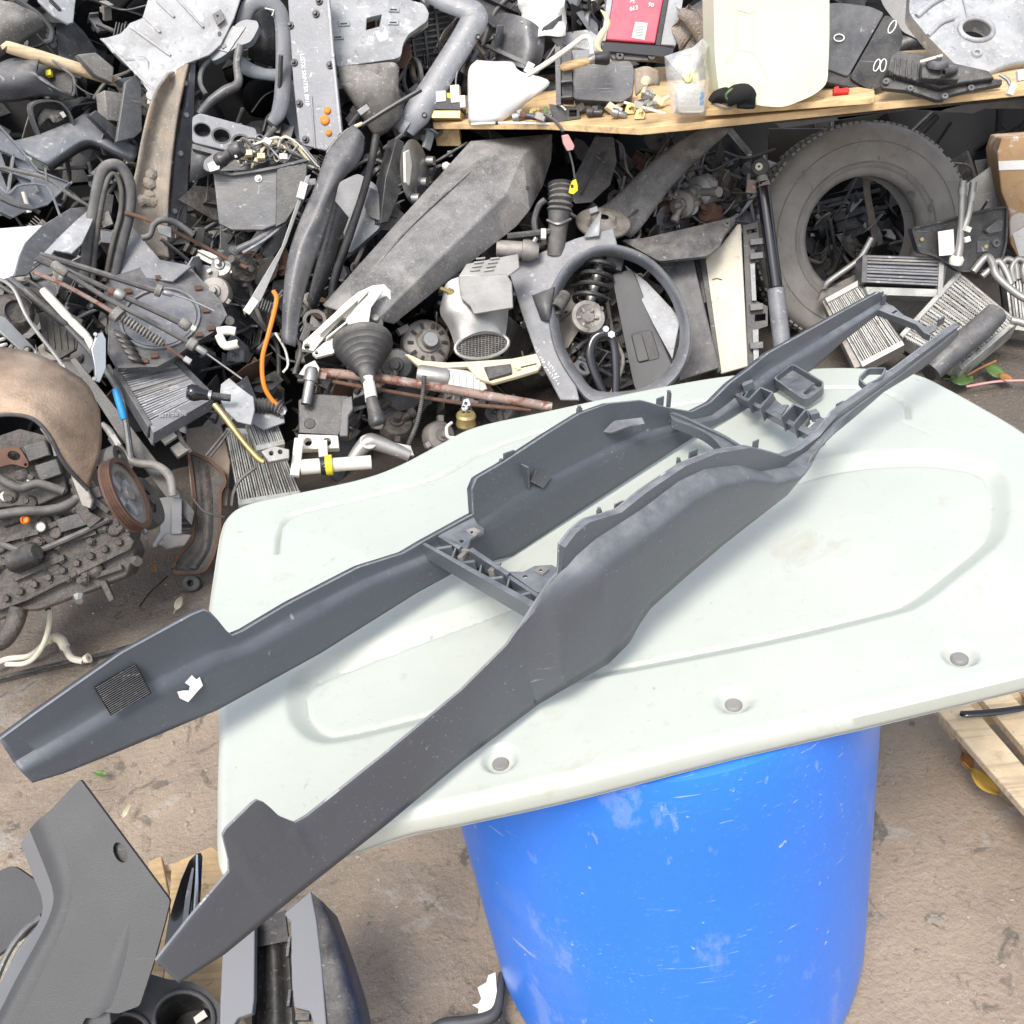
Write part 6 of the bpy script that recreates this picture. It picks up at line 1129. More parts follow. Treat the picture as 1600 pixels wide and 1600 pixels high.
T = Th('ground_cable', 'black cable lying straight across the ground at left', 'cable', 130, 1020, P=Zp(130, 1020, .012), n=(0, 0, 1)); T.p('cable', 'plastic_black').tube([(-40, 1070, 0), (60, 1045, 0), (150, 1025, 0), (210, 1008, 0), (270, 988, 0)], 3.6, 8, 3); T.done()
T = Th('ground_wire', 'thin black wire on the ground below the sump', 'wire', 240, 925, P=Zp(238, 925, .008), n=(0, 0, 1)); T.p('wire', 'plastic_black').tube([(218, 948, 0), (235, 925, 0), (262, 900, 0)], 1.4, 6); T.done()
T = Th('sensor_wire', 'thin hanging sensor wire between pulleys and bracket', 'wire', 222, 820, .34, 0, 10); T.p('wire', 'white_plastic').tube([(216, 780, 0), (222, 805, 0), (225, 826, 0)], 2, 6); T.p('probe', 'steel').lax([(0, 0), (4, .1), (4, .8), (0, 1)], (224, 822, 0), (228, 836, 0), 8); T.done()
T = Th('loop_wire', 'black wire looping over the rusty bracket to the panel', 'wire', 330, 770, .42, 0, 10); T.p('wire', 'rubber_hose').tube([(400, 730, 0), (375, 750, 2), (365, 770, 2), (362, 790, 0)], 2.6, 6); T.p('wire', 'rubber_hose').tube([(302, 780, 4), (320, 800, 6), (350, 808, 2)], 1.6, 6); T.done()
# ================================================================ plywood shelf at the right and the things on it
SZ = .90
A = Zp(676, 200, SZ); B = Zp(1000, 207, SZ); Cc = Zp(1600, 148, SZ)
e1 = (Cc-A); e1.z = 0
T = Th('plywood_shelf', 'long plywood shelf board crossing the right of the heap', 'shelf', 0, 0, P=Zp(1100, 180, SZ), n=(0, 0, 1))
q = T.p('board', 'wood', bev=1); q.plate([(676, 192), (760, 192), (850, 192), (1000, 200), (1100, 190), (1250, 174), (1400, 158), (1600, 138), (1750, 124), (1760, 60), (1400, 80), (1100, 100), (800, 120), (680, 140)], 11)
lay = T.p('ply_layer', 'wood_pale', parent=q)
for dz in (-4.5, -8): lay.tube([(676, 192-.2, dz), (850, 192, dz), (1000, 200, dz), (1250, 174, dz), (1600, 138, dz)], .9, 5, 0)
q = T.p('block', 'wood', bev=1, label='square timber block under the left end of the shelf'); bl = [(677, 196), (716, 196), (716, 180), (677, 180)]; q.plate(bl, 36, w=-11.5)
q = T.p('block', 'wood', bev=1); q.plate([(1690, 130), (1740, 125), (1740, 105), (1690, 110)], 200, w=-12)
T.done()
simple('offcut_board', 'short thin plywood offcut lying on top of the long shelf', 'board', 0, 0, 0, 0, 0, [(0, 0), (1, 0), (1, 1)], 1, 'wood') if False else None
T = Th('offcut_board', 'short plywood offcut lying on the long shelf under the canister', 'board', 0, 0, P=Zp(1250, 160, SZ+.03), n=(0, 0, 1)); T.p('board', 'wood', bev=1).plate([(1100, 172), (1360, 152), (1367, 150), (1366, 140), (1300, 128), (1100, 140)], 10); T.done()
T = Th('steel_beam', 'dark painted beam running under the shelf above the tyre', 'beam', 1400, 190, P=Zp(1400, 182, SZ-.05)+V((0, .10, 0)), n=(0, -1, .1)); T.p('beam', 'plastic_mid', bev=1.5).plate([(1210, 192), (1400, 172), (1600, 154), (1650, 150), (1650, 170), (1540, 170), (1520, 178), (1420, 172), (1220, 202)], 10); T.done()
def on(x, y, lift=0): return Zp(x, y, SZ+lift)
def S_(name, label, cat, x, y, n=(0, -1, .35), lift=0): return Th(name, label, cat, 0, 0, P=on(x, y, lift), n=n)
T = S_('connector_block', 'cluster of white plugs on a black module at the shelf end', 'connector', 698, 190, (-.2, -1, .5))
T.p('module', 'plastic_black', bev=1).box((698, 165, 0), (56, 20, 34), -3); T.p('base', 'brass', bev=1).box((700, 182, 2), (46, 12, 30), -2)
for cx, cy, w_, h_ in ((675, 155, 14, 18), (690, 152, 16, 16), (712, 148, 14, 26), (724, 160, 9, 18), (670, 166, 10, 12)): T.p('plug', 'white_plastic', bev=1).box((cx, cy, 12), (w_, h_, 14), 3)
T.p('lead', 'steel').tube([(712, 136, 10), (713, 120, 8), (716, 108, 4)], 1.2, 5); T.p('yellow_lock', 'yellow', bev=.5).box((702, 150, 14), (6, 8, 6)); T.done()
T = S_('mirror_shell', 'glossy white mirror cover standing on the shelf', 'mirror', 780, 190, (-.25, -1, .35), .0)
q = T.p('shell', 'white_paint', sol=3, smooth=60); q.loft([[(733, 192, -6), (732, 150, 0), (733, 110, -2), (745, 95, -10)], [(752, 192, 6), (755, 150, 14), (758, 112, 10), (770, 97, -4)], [(772, 190, 8), (785, 155, 18), (790, 115, 12), (800, 98, -4)], [(785, 188, 2), (815, 155, 10), (825, 122, 6), (806, 110, -4)], [(786, 188, -4), (822, 160, 0), (859, 129, 0), (812, 115, -8)]], 5, 4); T.done()
T = S_('canister_box', 'dark grey charcoal canister box on the shelf', 'canister', 930, 185, (-.15, -1, .45))
q = T.p('body', 'plastic_mid', bev=3); q.plate([tuple(p) for p in rnd2([V(p) for p in ((895, 104), (985, 94), (992, 110), (988, 150), (972, 160), (895, 155))], 6, 2)], 50)
q = T.p('flange', 'plastic_mid', bev=1); q.plate([(867, 72), (876, 72), (877, 165), (869, 165)], 60, w=8); q = T.p('end', 'plastic_dark', bev=1.5); q.plate([(876, 76), (893, 76), (895, 155), (878, 155)], 44, w=2)
for k in range(3): T.p('fin', 'plastic_mid', bev=.6).box((886, 105+k*24, 8), (18, 3, 20), 4)
T.p('plate', 'plastic_light', bev=1).plate([(893, 78), (925, 78), (925, 90), (893, 96)], 30, w=-16); T.done()
T = S_('relay_socket', 'small black relay socket at the shelf front edge', 'socket', 882, 190, (-.1, -1, .4)); T.p('case', 'plastic_dark', bev=1).plate([(858, 162), (880, 165), (905, 168), (907, 186), (866, 192)], 26, holes=[[(890, 172), (901, 172), (901, 182), (890, 182)]]); T.p('wire', 'white_plastic').tube([(868, 163, 6), (878, 166, 8), (884, 172, 8)], 1.4, 5); T.p('green_end', 'leaf_green', bev=.5).box((852, 172, 4), (6, 10, 8)); T.done()
T = S_('paint_brush', 'old wooden-handled brush lying on the canister', 'brush', 912, 98, (0, -.8, .8), .17); T.p('handle', 'wood').lax([(3, 0), (6, .1), (7, .5), (6, .9), (5, 1)], (875, 106, 0), (922, 94, 0), 12); T.p('ferrule', 'steel').lax([(6, 0), (8, 1)], (920, 95, 0), (930, 91, 0), 12); T.p('bristles', 'plastic_black').lax([(8, 0), (11, .8), (9, 1), (0, 1)], (929, 92, 0), (952, 90, 0), 14); T.done()
T = S_('bent_white_pipe', 'bent white pipe sticking up behind the canister', 'pipe', 880, 90, (0, -1, .4), .2); T.p('pipe', 'white_plastic').tube([(824, 118, -10), (860, 95, -6), (895, 70, 0), (912, 58, 4), (922, 62, 6), (925, 84, 4)], 4, 10); T.done()
T = S_('felt_sleeve', 'coarse tan canvas sleeve with a cable end on the shelf', 'sleeve', 1010, 160, (0, -1, .5), .08); T.p('sleeve', 'tan_dirt', sol=3, smooth=60).loft([[(992, 108, 0), (1010, 104, 10), (1028, 110, 0)], [(992, 130, 0), (1010, 128, 12), (1030, 132, 0)], [(994, 150, 0), (1006, 138, 10), (1026, 128, 0)]], 5, 4); T.p('cable_end', 'cream_trim').lax([(8, 0), (9, .3), (5, .6), (4, 1), (0, 1)], (1010, 122, 6), (1005, 146, 8), 12); T.done()
T = S_('canvas_strap', 'tan canvas strap hanging left of the red lamp', 'strap', 940, 60, (0, -1, .3), .2); T.p('strap', 'cream_trim', sol=2).loft([[(938, 15, 0), (946, 35, 2), (936, 50, 4), (928, 68, 2), (932, 80, 0)], [(948, 20, 0), (954, 38, 2), (946, 54, 4), (938, 72, 2), (944, 82, 0)]], 5); T.done()
rr = random.Random(5)
mlist = ['steel', 'brass', 'cast', 'plastic_dark', 'alu', 'cream_trim']
spots = [(812, 182), (835, 178), (905, 172), (930, 176), (942, 166), (955, 172), (968, 178), (985, 172), (998, 168), (1008, 160), (1018, 168), (1028, 162), (1015, 150), (1000, 180), (845, 186)]
desc = ['small rusty bolt stub beside the white mirror cover', 'dark metal pivot beside the white mirror cover', 'small part just right of the relay socket', 'brass sleeve standing in front of the canister', 'pale bent clip leaning on the canister', 'dark clip in front of the canister middle', 'silver pin in front of the canister', 'black cube relay at the canister corner', 'pale lever by the canister corner', 'dull pivot under the canvas sleeve', 'tangled metal lump left of the plastic bag', 'grey tab piece touching the plastic bag', 'small knuckle above the metal lump', 'thin cast stub in front of the metal lump', 'dark finned stub at the shelf front']
for k, (sx, sy) in enumerate(spots):
    T = S_('hardware_bit', desc[k], 'hardware', sx, sy, (rr.uniform(-.4, .4), -1, .5), .012); m_ = mlist[k % 6]; a = rr.uniform(-40, 40)
    if k % 3 == 0:
        T.p('barrel', m_).lax([(3, 0), (7, .02), (7, .4), (5, .45), (5, .9), (3, 1)], (sx-12, sy+a*.15, 4), (sx+12, sy-a*.15, 6), 12); T.p('tab', m_, bev=.5).box((sx, sy-7, 6), (9, 7, 3), a)
    elif k % 3 == 1:
        T.p('plate', m_, bev=.6).plate([(sx-10, sy+6), (sx-6, sy-8), (sx+2, sy-12), (sx+9, sy-2), (sx+6, sy+6)], 4, w=4, holes=[circ(sx, sy-2, 2.2, n=8)]); T.p('pin', m_).lathe([(0, 10), (2.5, 10), (2.5, 0)], (sx+3, sy-5, 4), (0, 0, 1), 8)
    else:
        T.p('body', m_, bev=.8).box((sx, sy-3, 6), (16, 11, 12), a); T.p('stub', m_).lax([(0, 0), (3.5, 0), (3.5, 1), (0, 1)], (sx+6, sy-4, 6), (sx+17, sy-8+a*.1, 8), 8)
    T.done()
T = S_('white_rod', 'thin white plastic rod lying in front of the hardware', 'rod', 1010, 172, (0, -.5, 1), .01); T.p('rod', 'white_plastic').tube([(975, 160, 0), (1005, 168, 0), (1040, 178, 0)], 2.2, 8, 2); T.done()
T = S_('white_edge_trim', 'thin white trim strip along the shelf front by the mirror cover', 'strip', 800, 192, (0, -.6, 1), .012); T.p('strip', 'white_plastic').tube([(736, 194, 0), (775, 192, 0), (850, 193, 0), (868, 196, 0)], 1.8, 6, 3); T.p('clip', 'plastic_black', bev=.4).box((776, 192, 2), (4, 5, 4)); T.done()
T = S_('copper_stub', 'dark bar with a copper end lying at the shelf front', 'bar', 830, 186, (0, -.8, .8), .015); T.p('bar', 'plastic_dark').lax([(0, 0), (5, 0), (5, 1), (0, 1)], (818, 180, 0), (868, 188, 0), 10); T.p('end', 'rust').lax([(0, 0), (6, .1), (6, 1)], (812, 178, 0), (822, 181, 0), 10); T.done()
# hanging cable with connectors
T = Th('hanging_lead', 'thin cable with a pink and a yellow plug hanging off the shelf', 'cable', 0, 0, P=Zp(886, 200, SZ)+V((0, -.03, 0)), n=(0, -1, .2))
T.p('cable', 'rubber_hose').tube([(850, 178, 0), (868, 190, 2), (880, 205, 4)], 2.6, 8); T.p('cable', 'rubber_hose').tube([(889, 235, 4), (895, 258, 4), (898, 278, 4)], 1.6, 6)
T.p('pink_plug', 'pink', bev=1).plate([(878, 212), (888, 210), (898, 228), (896, 234), (886, 236), (880, 224)], 10, w=8); q = T.p('yellow_plug', 'yellow', bev=.8); q.plate([(894, 284), (900, 280), (903, 290), (903, 298), (896, 304), (889, 302), (891, 292)], 9, w=8); q2 = T.p('mark', 'plastic_black', parent=q); q2.box((894, 291, 8.4), (4, 5, .6)); T.done()
# red lamp
T = S_('tail_lamp', 'red rear lamp with white marks and a barcode sticker', 'lamp', 1000, 88, (.0, -1, .55), .10)
q = T.p('red_lens', 'pinkred', bev=2.5); q.plate([(962, -30), (1042, -30), (1024, 68), (946, 62)], 22)
q = T.p('clear_lens', 'plastic_worn', bev=1.5); q.plate([(1050, -30), (1072, -30), (1056, 72), (1032, 70)], 18, w=-2)
T.p('side_trim', 'plastic_worn', bev=1).plate([(952, -30), (962, -30), (946, 64), (940, 64)], 24, w=2); T.p('divider', 'plastic_black', bev=.8).plate([(1042, -30), (1050, -30), (1032, 72), (1024, 70)], 20, w=0)
q = T.p('base', 'gloss_black', bev=2); q.plate([(940, 64), (1030, 70), (1054, 74), (1051, 90), (938, 79)], 30, w=1); q = T.p('lug_strip', 'plastic_mid', bev=1.5); q.plate([(948, 80), (1032, 86), (1024, 95), (956, 92)], 8, w=-6)
for cx in (968, 1018): T.p('screw_boss', 'plastic_dark').lathe([(1.5, 0), (2, 4), (6, 4), (7, 0)], (cx, 88, -5), (0, 0, 1), 14)
q = T.p('sticker', 'paper', label='white barcode sticker'); q.plate([(993, 34), (1012, 36), (1007, 62), (987, 59)], .6, w=1); b_ = T.p('bar', 'plastic_mid', parent=q)
for k in range(7): b_.box((1000-k*.3, 41+k*2.4, 1.2), (12, .9, .3), -6)
q = T.p('paint_mark', 'white_mark'); q.text('H.', (984, 4, 1.2), 9, -8); q.text('013', (984, 18, 1.2), 9, 14); q.text('90', (1012, 10, 1.2), 9, -8); T.done()
T = S_('cloth_rag', 'crumpled brown flecked rag behind the red lamp', 'rag', 1085, 100, (0, -1, .3), .05)
mat('rag', (.30, .255, .22), .95, var=.4, bump=1.0, bs=120, bd=.01, spk=.4, ss=150, spec=.1)
q = T.p('cloth', 'rag', smooth=70); rr = random.Random(9)
rows = [[(1055+60*j/9+6*math.sin(i*1.1+j), 10+100*i/11+5*math.sin(j*1.3+i), 14*math.sin(j*.9+i*.8)*math.sin(i*.5+1)+14*math.sin(math.pi*j/9)) for j in range(10)] for i in range(12)]
q.loft(rows, 3, 3); T.p('fold', 'rag', smooth=70).tube([(1065, 20, 16), (1085, 35, 30), (1100, 60, 26), (1108, 100, 14)], [8, 13, 12, 8], 10); T.done()
# plastic bag
mat('clear_bag', (.72, .74, .74), .28, var=.1, bump=.6, bs=26, bd=.02, bdet=4, alpha=.48, dust=0)
T = S_('plastic_bag', 'clear crinkled plastic bag standing on the shelf', 'bag', 1075, 178, (0, -1, .35), .03)
q = T.p('film', 'clear_bag', smooth=35); rr = random.Random(2)
out = [(1052, 178), (1045, 150), (1040, 110), (1038, 88), (1062, 80), (1082, 74), (1098, 60), (1108, 70), (1104, 88), (1108, 120), (1106, 150), (1102, 178)]
ctr = (1075, 130)
rows = [[(ctr[0]+(p[0]-ctr[0])*f, ctr[1]+(p[1]-ctr[1])*f, w_+rr.uniform(-5, 5)) for p in out] for f, w_ in ((1, 0), (.82, 14), (.55, 22), (.25, 26), (.02, 27))]
q.mb.grid([T.ls(r) for r in rows], True); T.done()
T = S_('white_bottle', 'small white bottle with blue label inside the clear bag', 'bottle', 1078, 176, (0, -1, .35), .035)
q = T.p('bottle', 'white_plastic', bev=3); q.plate([tuple(p) for p in rnd2([V(p) for p in ((1058, 140), (1066, 132), (1096, 132), (1102, 142), (1100, 176), (1060, 176))], 5, 3)], 26); T.p('label', 'blue_tape').plate([(1095, 144), (1101, 144), (1099, 164), (1093, 164)], 1, w=.6); T.p('cap', 'yellow', bev=1).box((1078, 122, -6), (22, 14, 16)); T.done()
# jerrycan
mat('jerrycan', (.74, .77, .58), .40, var=.06, bump=.15, bs=14, sss=.6, trans=.12, layers=((30, .68, .04, (.25, .22, .10), .7), (3, .5, .3, (.66, .70, .52), .6)))
T = S_('plastic_canister', 'large translucent pale yellow plastic canister on the shelf', 'canister', 1205, 168, (-.08, -1, .22), .035)
q = T.p('body', 'jerrycan', bev=6); q.plate([tuple(p) for p in rnd2([V(p) for p in ((1114, -60), (1296, -60), (1296, 60), (1293, 132), (1270, 150), (1225, 168), (1190, 166), (1124, 150), (1117, 90))], 13, 4)], 110)
q2 = T.p('emboss', 'jerrycan', parent=q, smooth=60)
for pts in ([(1148, -20), (1150, 16), (1148, 78), (1132, 100)], [(1152, 16), (1178, 18), (1190, -10)], [(1152, 20), (1153, 74)], [(1178, 20), (1178, 76)], [(1150, 78), (1178, 84), (1200, 122)]): q2.tube([(a, b, -.5) for a, b in pts], 1.5, 6, 3)
T.done()
T = S_('work_glove', 'folded black work glove with a green cuff in front of the canister', 'glove', 1142, 168, (0, -1, .25), .05)
mat('glove_cloth', (.018, .018, .018), .85, var=.3, bump=.5, bs=300, spec=.2)
q = T.p('palm', 'glove_cloth', smooth=70); q.loft([[(1106, 156, 0), (1112, 146, 6), (1120, 140, 8), (1134, 136, 6), (1142, 140, 2)], [(1110, 160, 12), (1118, 152, 18), (1128, 148, 20), (1140, 146, 14), (1146, 150, 8)], [(1118, 164, 4), (1128, 162, 10), (1138, 162, 12), (1146, 162, 8), (1150, 164, 2)]], 5, 4)
q = T.p('folded_part', 'glove_cloth', smooth=70); q.tube([(1136, 156, 6), (1150, 148, 12), (1165, 146, 12), (1174, 154, 8)], [12, 15, 14, 10], 12)
T.p('green_cuff', 'leaf_green').tube([(1150, 136, 16), (1140, 142, 20), (1134, 150, 18), (1140, 158, 16), (1150, 164, 12)], 2, 8); T.p('tan_tip', 'tan_dirt').tube([(1112, 160, 6), (1128, 166, 8), (1142, 168, 6)], 3, 8)
for k in range(4): T.p('finger', 'glove_cloth', smooth=60).tube([(1152, 152+k*4, 8), (1166, 150+k*5, 12-k), (1178, 154+k*4, 4)], [5, 5.5, 4], 8)
T.done()
T = S_('trim_cover', 'dark grey moulded cover with white chalk ovals right of the canister', 'cover', 1350, 135, (.1, -1, .5), .03)
q = T.p('main_face', 'plastic_mid', bev=3); q.plate([tuple(p) for p in rnd2([V(p) for p in ((1285, 6), (1310, 4), (1360, 10), (1382, 20), (1325, 120), (1285, 105))], 6, 3)], 40); q = T.p('side_face', 'plastic_dark', bev=3); q.plate([tuple(p) for p in rnd2([V(p) for p in ((1384, 22), (1402, 32), (1412, 58), (1400, 100), (1378, 136), (1360, 142), (1328, 122))], 7, 3)], 46, w=2); q = T.p('lower_face', 'plastic_dark', bev=3); q.plate([(1285, 80), (1326, 110), (1366, 138), (1350, 142), (1285, 128)], 30, w=-4)
for cx, cy, rx, ry, a in ((1311, 59, 8, 5.5, 0), (1394, 42, 4.5, 11, 28), (1370, 102, 4, 10, 22), (1380, 102, 4.5, 10, 12)): T.p('chalk_oval', 'white_mark').tube([(p[0], p[1], 3) for p in circ(cx, cy, rx, ry, a, 16)]+[(cx+rx*math.cos(R(a)), cy+rx*math.sin(R(a)), 3)], .9, 5, 0)
T.done()
T = S_('red_clip', 'small bright red plastic clip on the plywood offcut', 'clip', 1315, 143, (0, -.8, .7), .04); T.p('clip', 'red', bev=.8).plate([(1303, 136), (1310, 134), (1312, 138), (1324, 136), (1328, 139), (1327, 144), (1303, 145)], 9, w=4); T.done()
T = S_('valve_cover', 'black ribbed plastic valve cover lying on the shelf', 'engine cover', 1465, 150, (-.1, -.9, .8), .01)
q = T.p('flange', 'plastic_dark', bev=1.2); q.plate([(1376, 132), (1385, 120), (1400, 120), (1430, 128), (1470, 140), (1500, 132), (1540, 122), (1566, 124), (1566, 132), (1520, 140), (1480, 150), (1475, 156), (1462, 156), (1440, 148), (1420, 142), (1380, 138)], 10, w=2)
q = T.p('housing', 'plastic_dark', bev=2.5); q.plate([(1392, 86), (1405, 78), (1440, 84), (1500, 100), (1545, 110), (1555, 122), (1500, 130), (1470, 138), (1400, 118), (1386, 110)], 26, w=14); q = T.p('turret', 'plastic_dark', bev=2); q.plate([(1440, 96), (1452, 92), (1490, 98), (1498, 104), (1498, 126), (1440, 122)], 16, w=30)
T.p('oil_cap', 'plastic_mid', smooth=50).lathe([(0, 8), (4, 10), (5, 4), (14, 4), (17, 0), (17, -4)], (1465, 98, 34), (0, .6, .8), 22); T.p('spout', 'plastic_dark').lax([(4, 0), (6, 0), (6, 1), (4, 1), (4, 0)], (1492, 110, 34), (1474, 114, 44), 12); T.p('tie', 'white_plastic', bev=.6).box((1455, 92, 40), (34, 4, 4), 14)
for cx, cy in ((1422, 139), (1517, 138), (1476, 151), (1384, 128)): T.p('bolt_lug', 'plastic_mid').lathe([(1.5, 3), (5, 3), (6, 0)], (cx, cy, 4), (0, 0, 1), 10)
q = T.p('rib', 'plastic_dark', bev=.6); [rib(q, [(1400+k*9, 88+k*2), (1398+k*9, 116+k*2)], 2.5, 17) for k in range(5)]; T.done()
T = S_('engine_cover', 'scuffed silver plastic engine cover with a round oil hole', 'engine cover', 1520, 80, (-.05, -.7, .9), .06)
q = T.p('shell', 'silver_scuffed' if False else 'plastic_worn', bev=4); q.plate([tuple(p) for p in rnd2([V(p) for p in ((1424, -40), (1610, -60), (1640, -10), (1640, 88), (1570, 100), (1540, 118), (1518, 124), (1504, 120), (1500, 108), (1448, 55), (1420, 20))], 8, 3)], 24, holes=[circ(1526, 46, 25, 16, 8, 24)])
q2 = T.p('oil_hole_collar', 'plastic_worn', parent=q, smooth=60); q2.tube([(p[0], p[1], 1) for p in circ(1526, 46, 26, 17, 8, 28)]+[(1526+25.7, 46+3.6, 1)], 4, 8, 0); q2.rim(circ(1526, 46, 25, 16, 8, 24), 24, 2, w=0)
q2 = T.p('ridge', 'plastic_worn', parent=q, smooth=60); q2.tube([(1432, 26, 1), (1455, 6, 2), (1480, -8, 2)], 5, 8); q2.tube([(1450, 56, 1), (1470, 36, 2), (1490, 28, 2)], 4, 8); q2.tube([(1512, 28, 1), (1505, 0, 1), (1496, -30, 1)], 1.6, 6)
q2 = T.p('boss', 'plastic_worn', parent=q); q2.lathe([(3, 0), (4, 4), (7, 4), (9, 0)], (1526, 84, 0), (0, 0, 1), 14); T.p('lower_lip', 'plastic_worn', sol=3).loft([[(1504, 120, -2), (1530, 122, 0), (1570, 100, 0), (1640, 88, 0)], [(1512, 126, -14), (1532, 126, -12), (1574, 108, -12), (1640, 98, -12)]], 4); T.done()
T = S_('plug_lead', 'small white plug on a wire at the right end of the shelf', 'connector', 1578, 142, (0, -.9, .5), .02); T.p('plug', 'white_plastic', bev=.8).box((1580, 140, 6), (9, 18, 9), -20); T.p('joint', 'steel').tube([(1562, 116, 4), (1574, 124, 6), (1578, 132, 6)], 3, 8, 2); T.p('wing', 'white_plastic', bev=.6).box((1596, 118, 4), (14, 16, 8), 10); T.done()
# behind the shelf
T = Th('airbox', 'dark grey cylindrical airbox housing behind the shelf end', 'housing', 800, 70, -.05, -15, 20)
T.p('body', 'plastic_mid', smooth=60).loft([[(772, 25, 0), (768, 60, 0), (765, 95, 0)], [(790, 20, 20), (795, 60, 24), (795, 100, 24)], [(825, 30, 26), (830, 70, 30), (822, 108, 28)], [(852, 50, 4), (848, 90, 6), (835, 112, 4)]], 5, 5); T.p('flange', 'plastic_mid', bev=1).plate([(756, 72), (762, 68), (836, 100), (832, 108)], 12, w=30); T.p('latch', 'plastic_mid', bev=.6).tube([(766, 78, 34), (757, 88, 34), (765, 96, 34), (774, 90, 34)], 2, 6, 3); T.p('tag', 'white_plastic', bev=.5).box((827, 106, 36), (12, 16, 2), -30); T.p('side_plate', 'plastic_mid', bev=1).plate([(755, 20), (778, 12), (772, 60), (752, 70)], 8, w=4); T.done()
T = Th('crumpled_paper', 'crumpled dirty white sheet on top of the airbox', 'sheet', 845, 30, .06, 0, 30)
rr = random.Random(21); rows = [[(812+70*j/7+rr.uniform(-4, 4), -20+75*i/7+rr.uniform(-3, 3), rr.uniform(-9, 9)) for j in range(8)] for i in range(8)]
T.p('sheet', 'paper', sol=1, smooth=15).mb.grid([T.ls(r) for r in rows]); T.done()
simple('fuse_box', 'open dark fuse box with rows of slots behind the shelf', 'fuse box', 895, 12, -.02, 10, 30, [(855, -30), (930, -30), (925, 20), (908, 40), (860, 0)], 20, 'plastic_dark', extra=lambda t, q: [t.p('fuse', random.choice(('plastic_mid', 'plastic_black', 'plastic_light')), bev=.5).box((878+(k % 4)*12, -10+(k//4)*11, 3), (8, 7, 6), -10) for k in range(14)])
for k, (pts, m_, lb) in enumerate((([(700, 0), (770, 30), (850, 75), (930, 95)], 'plastic_dark', 'dark bar lying behind the shelf hardware'), ([(880, 40), (930, 55), (1000, 60)], 'plastic_mid', 'grey tube lying behind the red lamp foot'), ([(750, 100), (820, 130), (880, 140)], 'plastic_black', 'black bar between mirror cover and canister box'), ([(1390, 75), (1440, 60), (1500, 66)], 'plastic_dark', 'dark bar above the black valve cover'))):
    T = Th('loose_bar', lb, 'bar', pts[1][0], pts[1][1], -.12 if k < 3 else .05, 0, 20); T.p('bar', m_).tube(pts, 13, 10, 4, .6); T.done()
simple('back_trim', 'dark panel behind the silver engine cover', 'panel', 1400, 20, .02, 0, 25, [(1360, -40), (1440, -40), (1430, 20), (1480, 70), (1470, 80), (1410, 50), (1380, 10)], 10, 'plastic_mid', rnd=6)
# ================================================================ right: heater cores and other things on the ground
def G_(name, label, cat, x, y, z, n): return Th(name, label, cat, 0, 0, P=Zp(x, y, z), n=n)
T = radiator('heater_core', 'black framed heater core with dark tubes left of the double pipe', [(1352, 398), (1478, 402), (1470, 448), (1350, 442)], 9, 'plastic_light', 0, 0, 0, 30, vert=False, tank='plastic_mid', cat='heater core', P=Zp(1415, 470, .22), n=(0, -.8, .6))
T.p('lower_tank', 'alu_fin', bev=1.2).plate([(1352, 448), (1470, 452), (1470, 464), (1355, 460)], 30); T.p('end_strip', 'alu', bev=.6).plate([(1468, 400), (1476, 400), (1472, 464), (1465, 464)], 34, w=4); T.done()
T = radiator('heater_core', 'silver heater core leaning behind the console tip', [(1290, 470), (1345, 440), (1412, 535), (1345, 570)], 22, 'alu_fin', 0, 0, 0, 26, vert=True, tank='alu', cat='heater core', P=Zp(1350, 545, .12), n=(-.3, -.6, .8)); T.p('side', 'cast', bev=1).plate([(1284, 470), (1292, 468), (1348, 572), (1335, 575)], 30, w=-6); T.done()
T = G_('alloy_hose_pipe', 'white bent alloy pipe rising from the silver heater core', 'pipe', 1320, 440, .25, (-.1, -1, .3)); T.p('pipe', 'alu').tube([(1288, 450, 0), (1295, 440, 2), (1330, 415, 4), (1345, 402, 4), (1362, 372, 2)], 5, 10); T.p('base', 'cast', bev=1).plate([(1278, 470), (1285, 455), (1345, 425), (1345, 438)], 14, w=-4); T.done()
T = G_('twin_pipe', 'pair of pale alloy pipes joined into one foot', 'pipe', 1500, 400, .34, (.05, -1, .3)); T.p('pipe', 'alu').tube([(1505, 282, 0), (1503, 310, 0), (1502, 340, 0), (1500, 380, 0), (1496, 405, 2)], [5.5, 5, 4.5, 6, 7], 10); T.p('pipe', 'alu').tube([(1521, 284, 0), (1517, 315, 0), (1512, 340, 0), (1504, 360, 0)], [5.5, 5, 5, 6], 10); T.p('foot', 'white_plastic').lathe([(0, 0), (10, 0), (11, 8), (7, 14)], (1493, 412, 0), (0, .9, .3), 14); T.p('sleeve', 'alu').lax([(6.5, 0), (6.5, 1)], (1504, 292, 0), (1503, 304, 0), 12); T.p('sleeve', 'alu').lax([(6.5, 0), (6.5, 1)], (1520, 300, 0), (1518, 314, 0), 12); T.p('tag', 'white_mark', bev=.4).plate([(1466, 362), (1490, 358), (1492, 398), (1468, 400)], 2, w=-6); T.p('clip', 'white_plastic', bev=.6).box((1512, 358, 6), (9, 8, 6), -20); T.p('clip', 'white_plastic', bev=.6).box((1511, 374, 6), (9, 8, 6), 20); T.done()
T = G_('actuator_plate', 'black moulded plate with bosses behind the twin pipe', 'plate', 1500, 405, .31, (.1, -1, .35)); out = [tuple(p) for p in rnd2([V(p) for p in ((1424, 356), (1450, 350), (1550, 325), (1576, 322), (1574, 380), (1568, 405), (1540, 425), (1500, 425), (1460, 400), (1436, 395))], 6, 2)]; q = T.p('plate', 'plastic_dark', bev=1.5); q.plate(out, 6); q.rim(out, 14, 3, w=5)
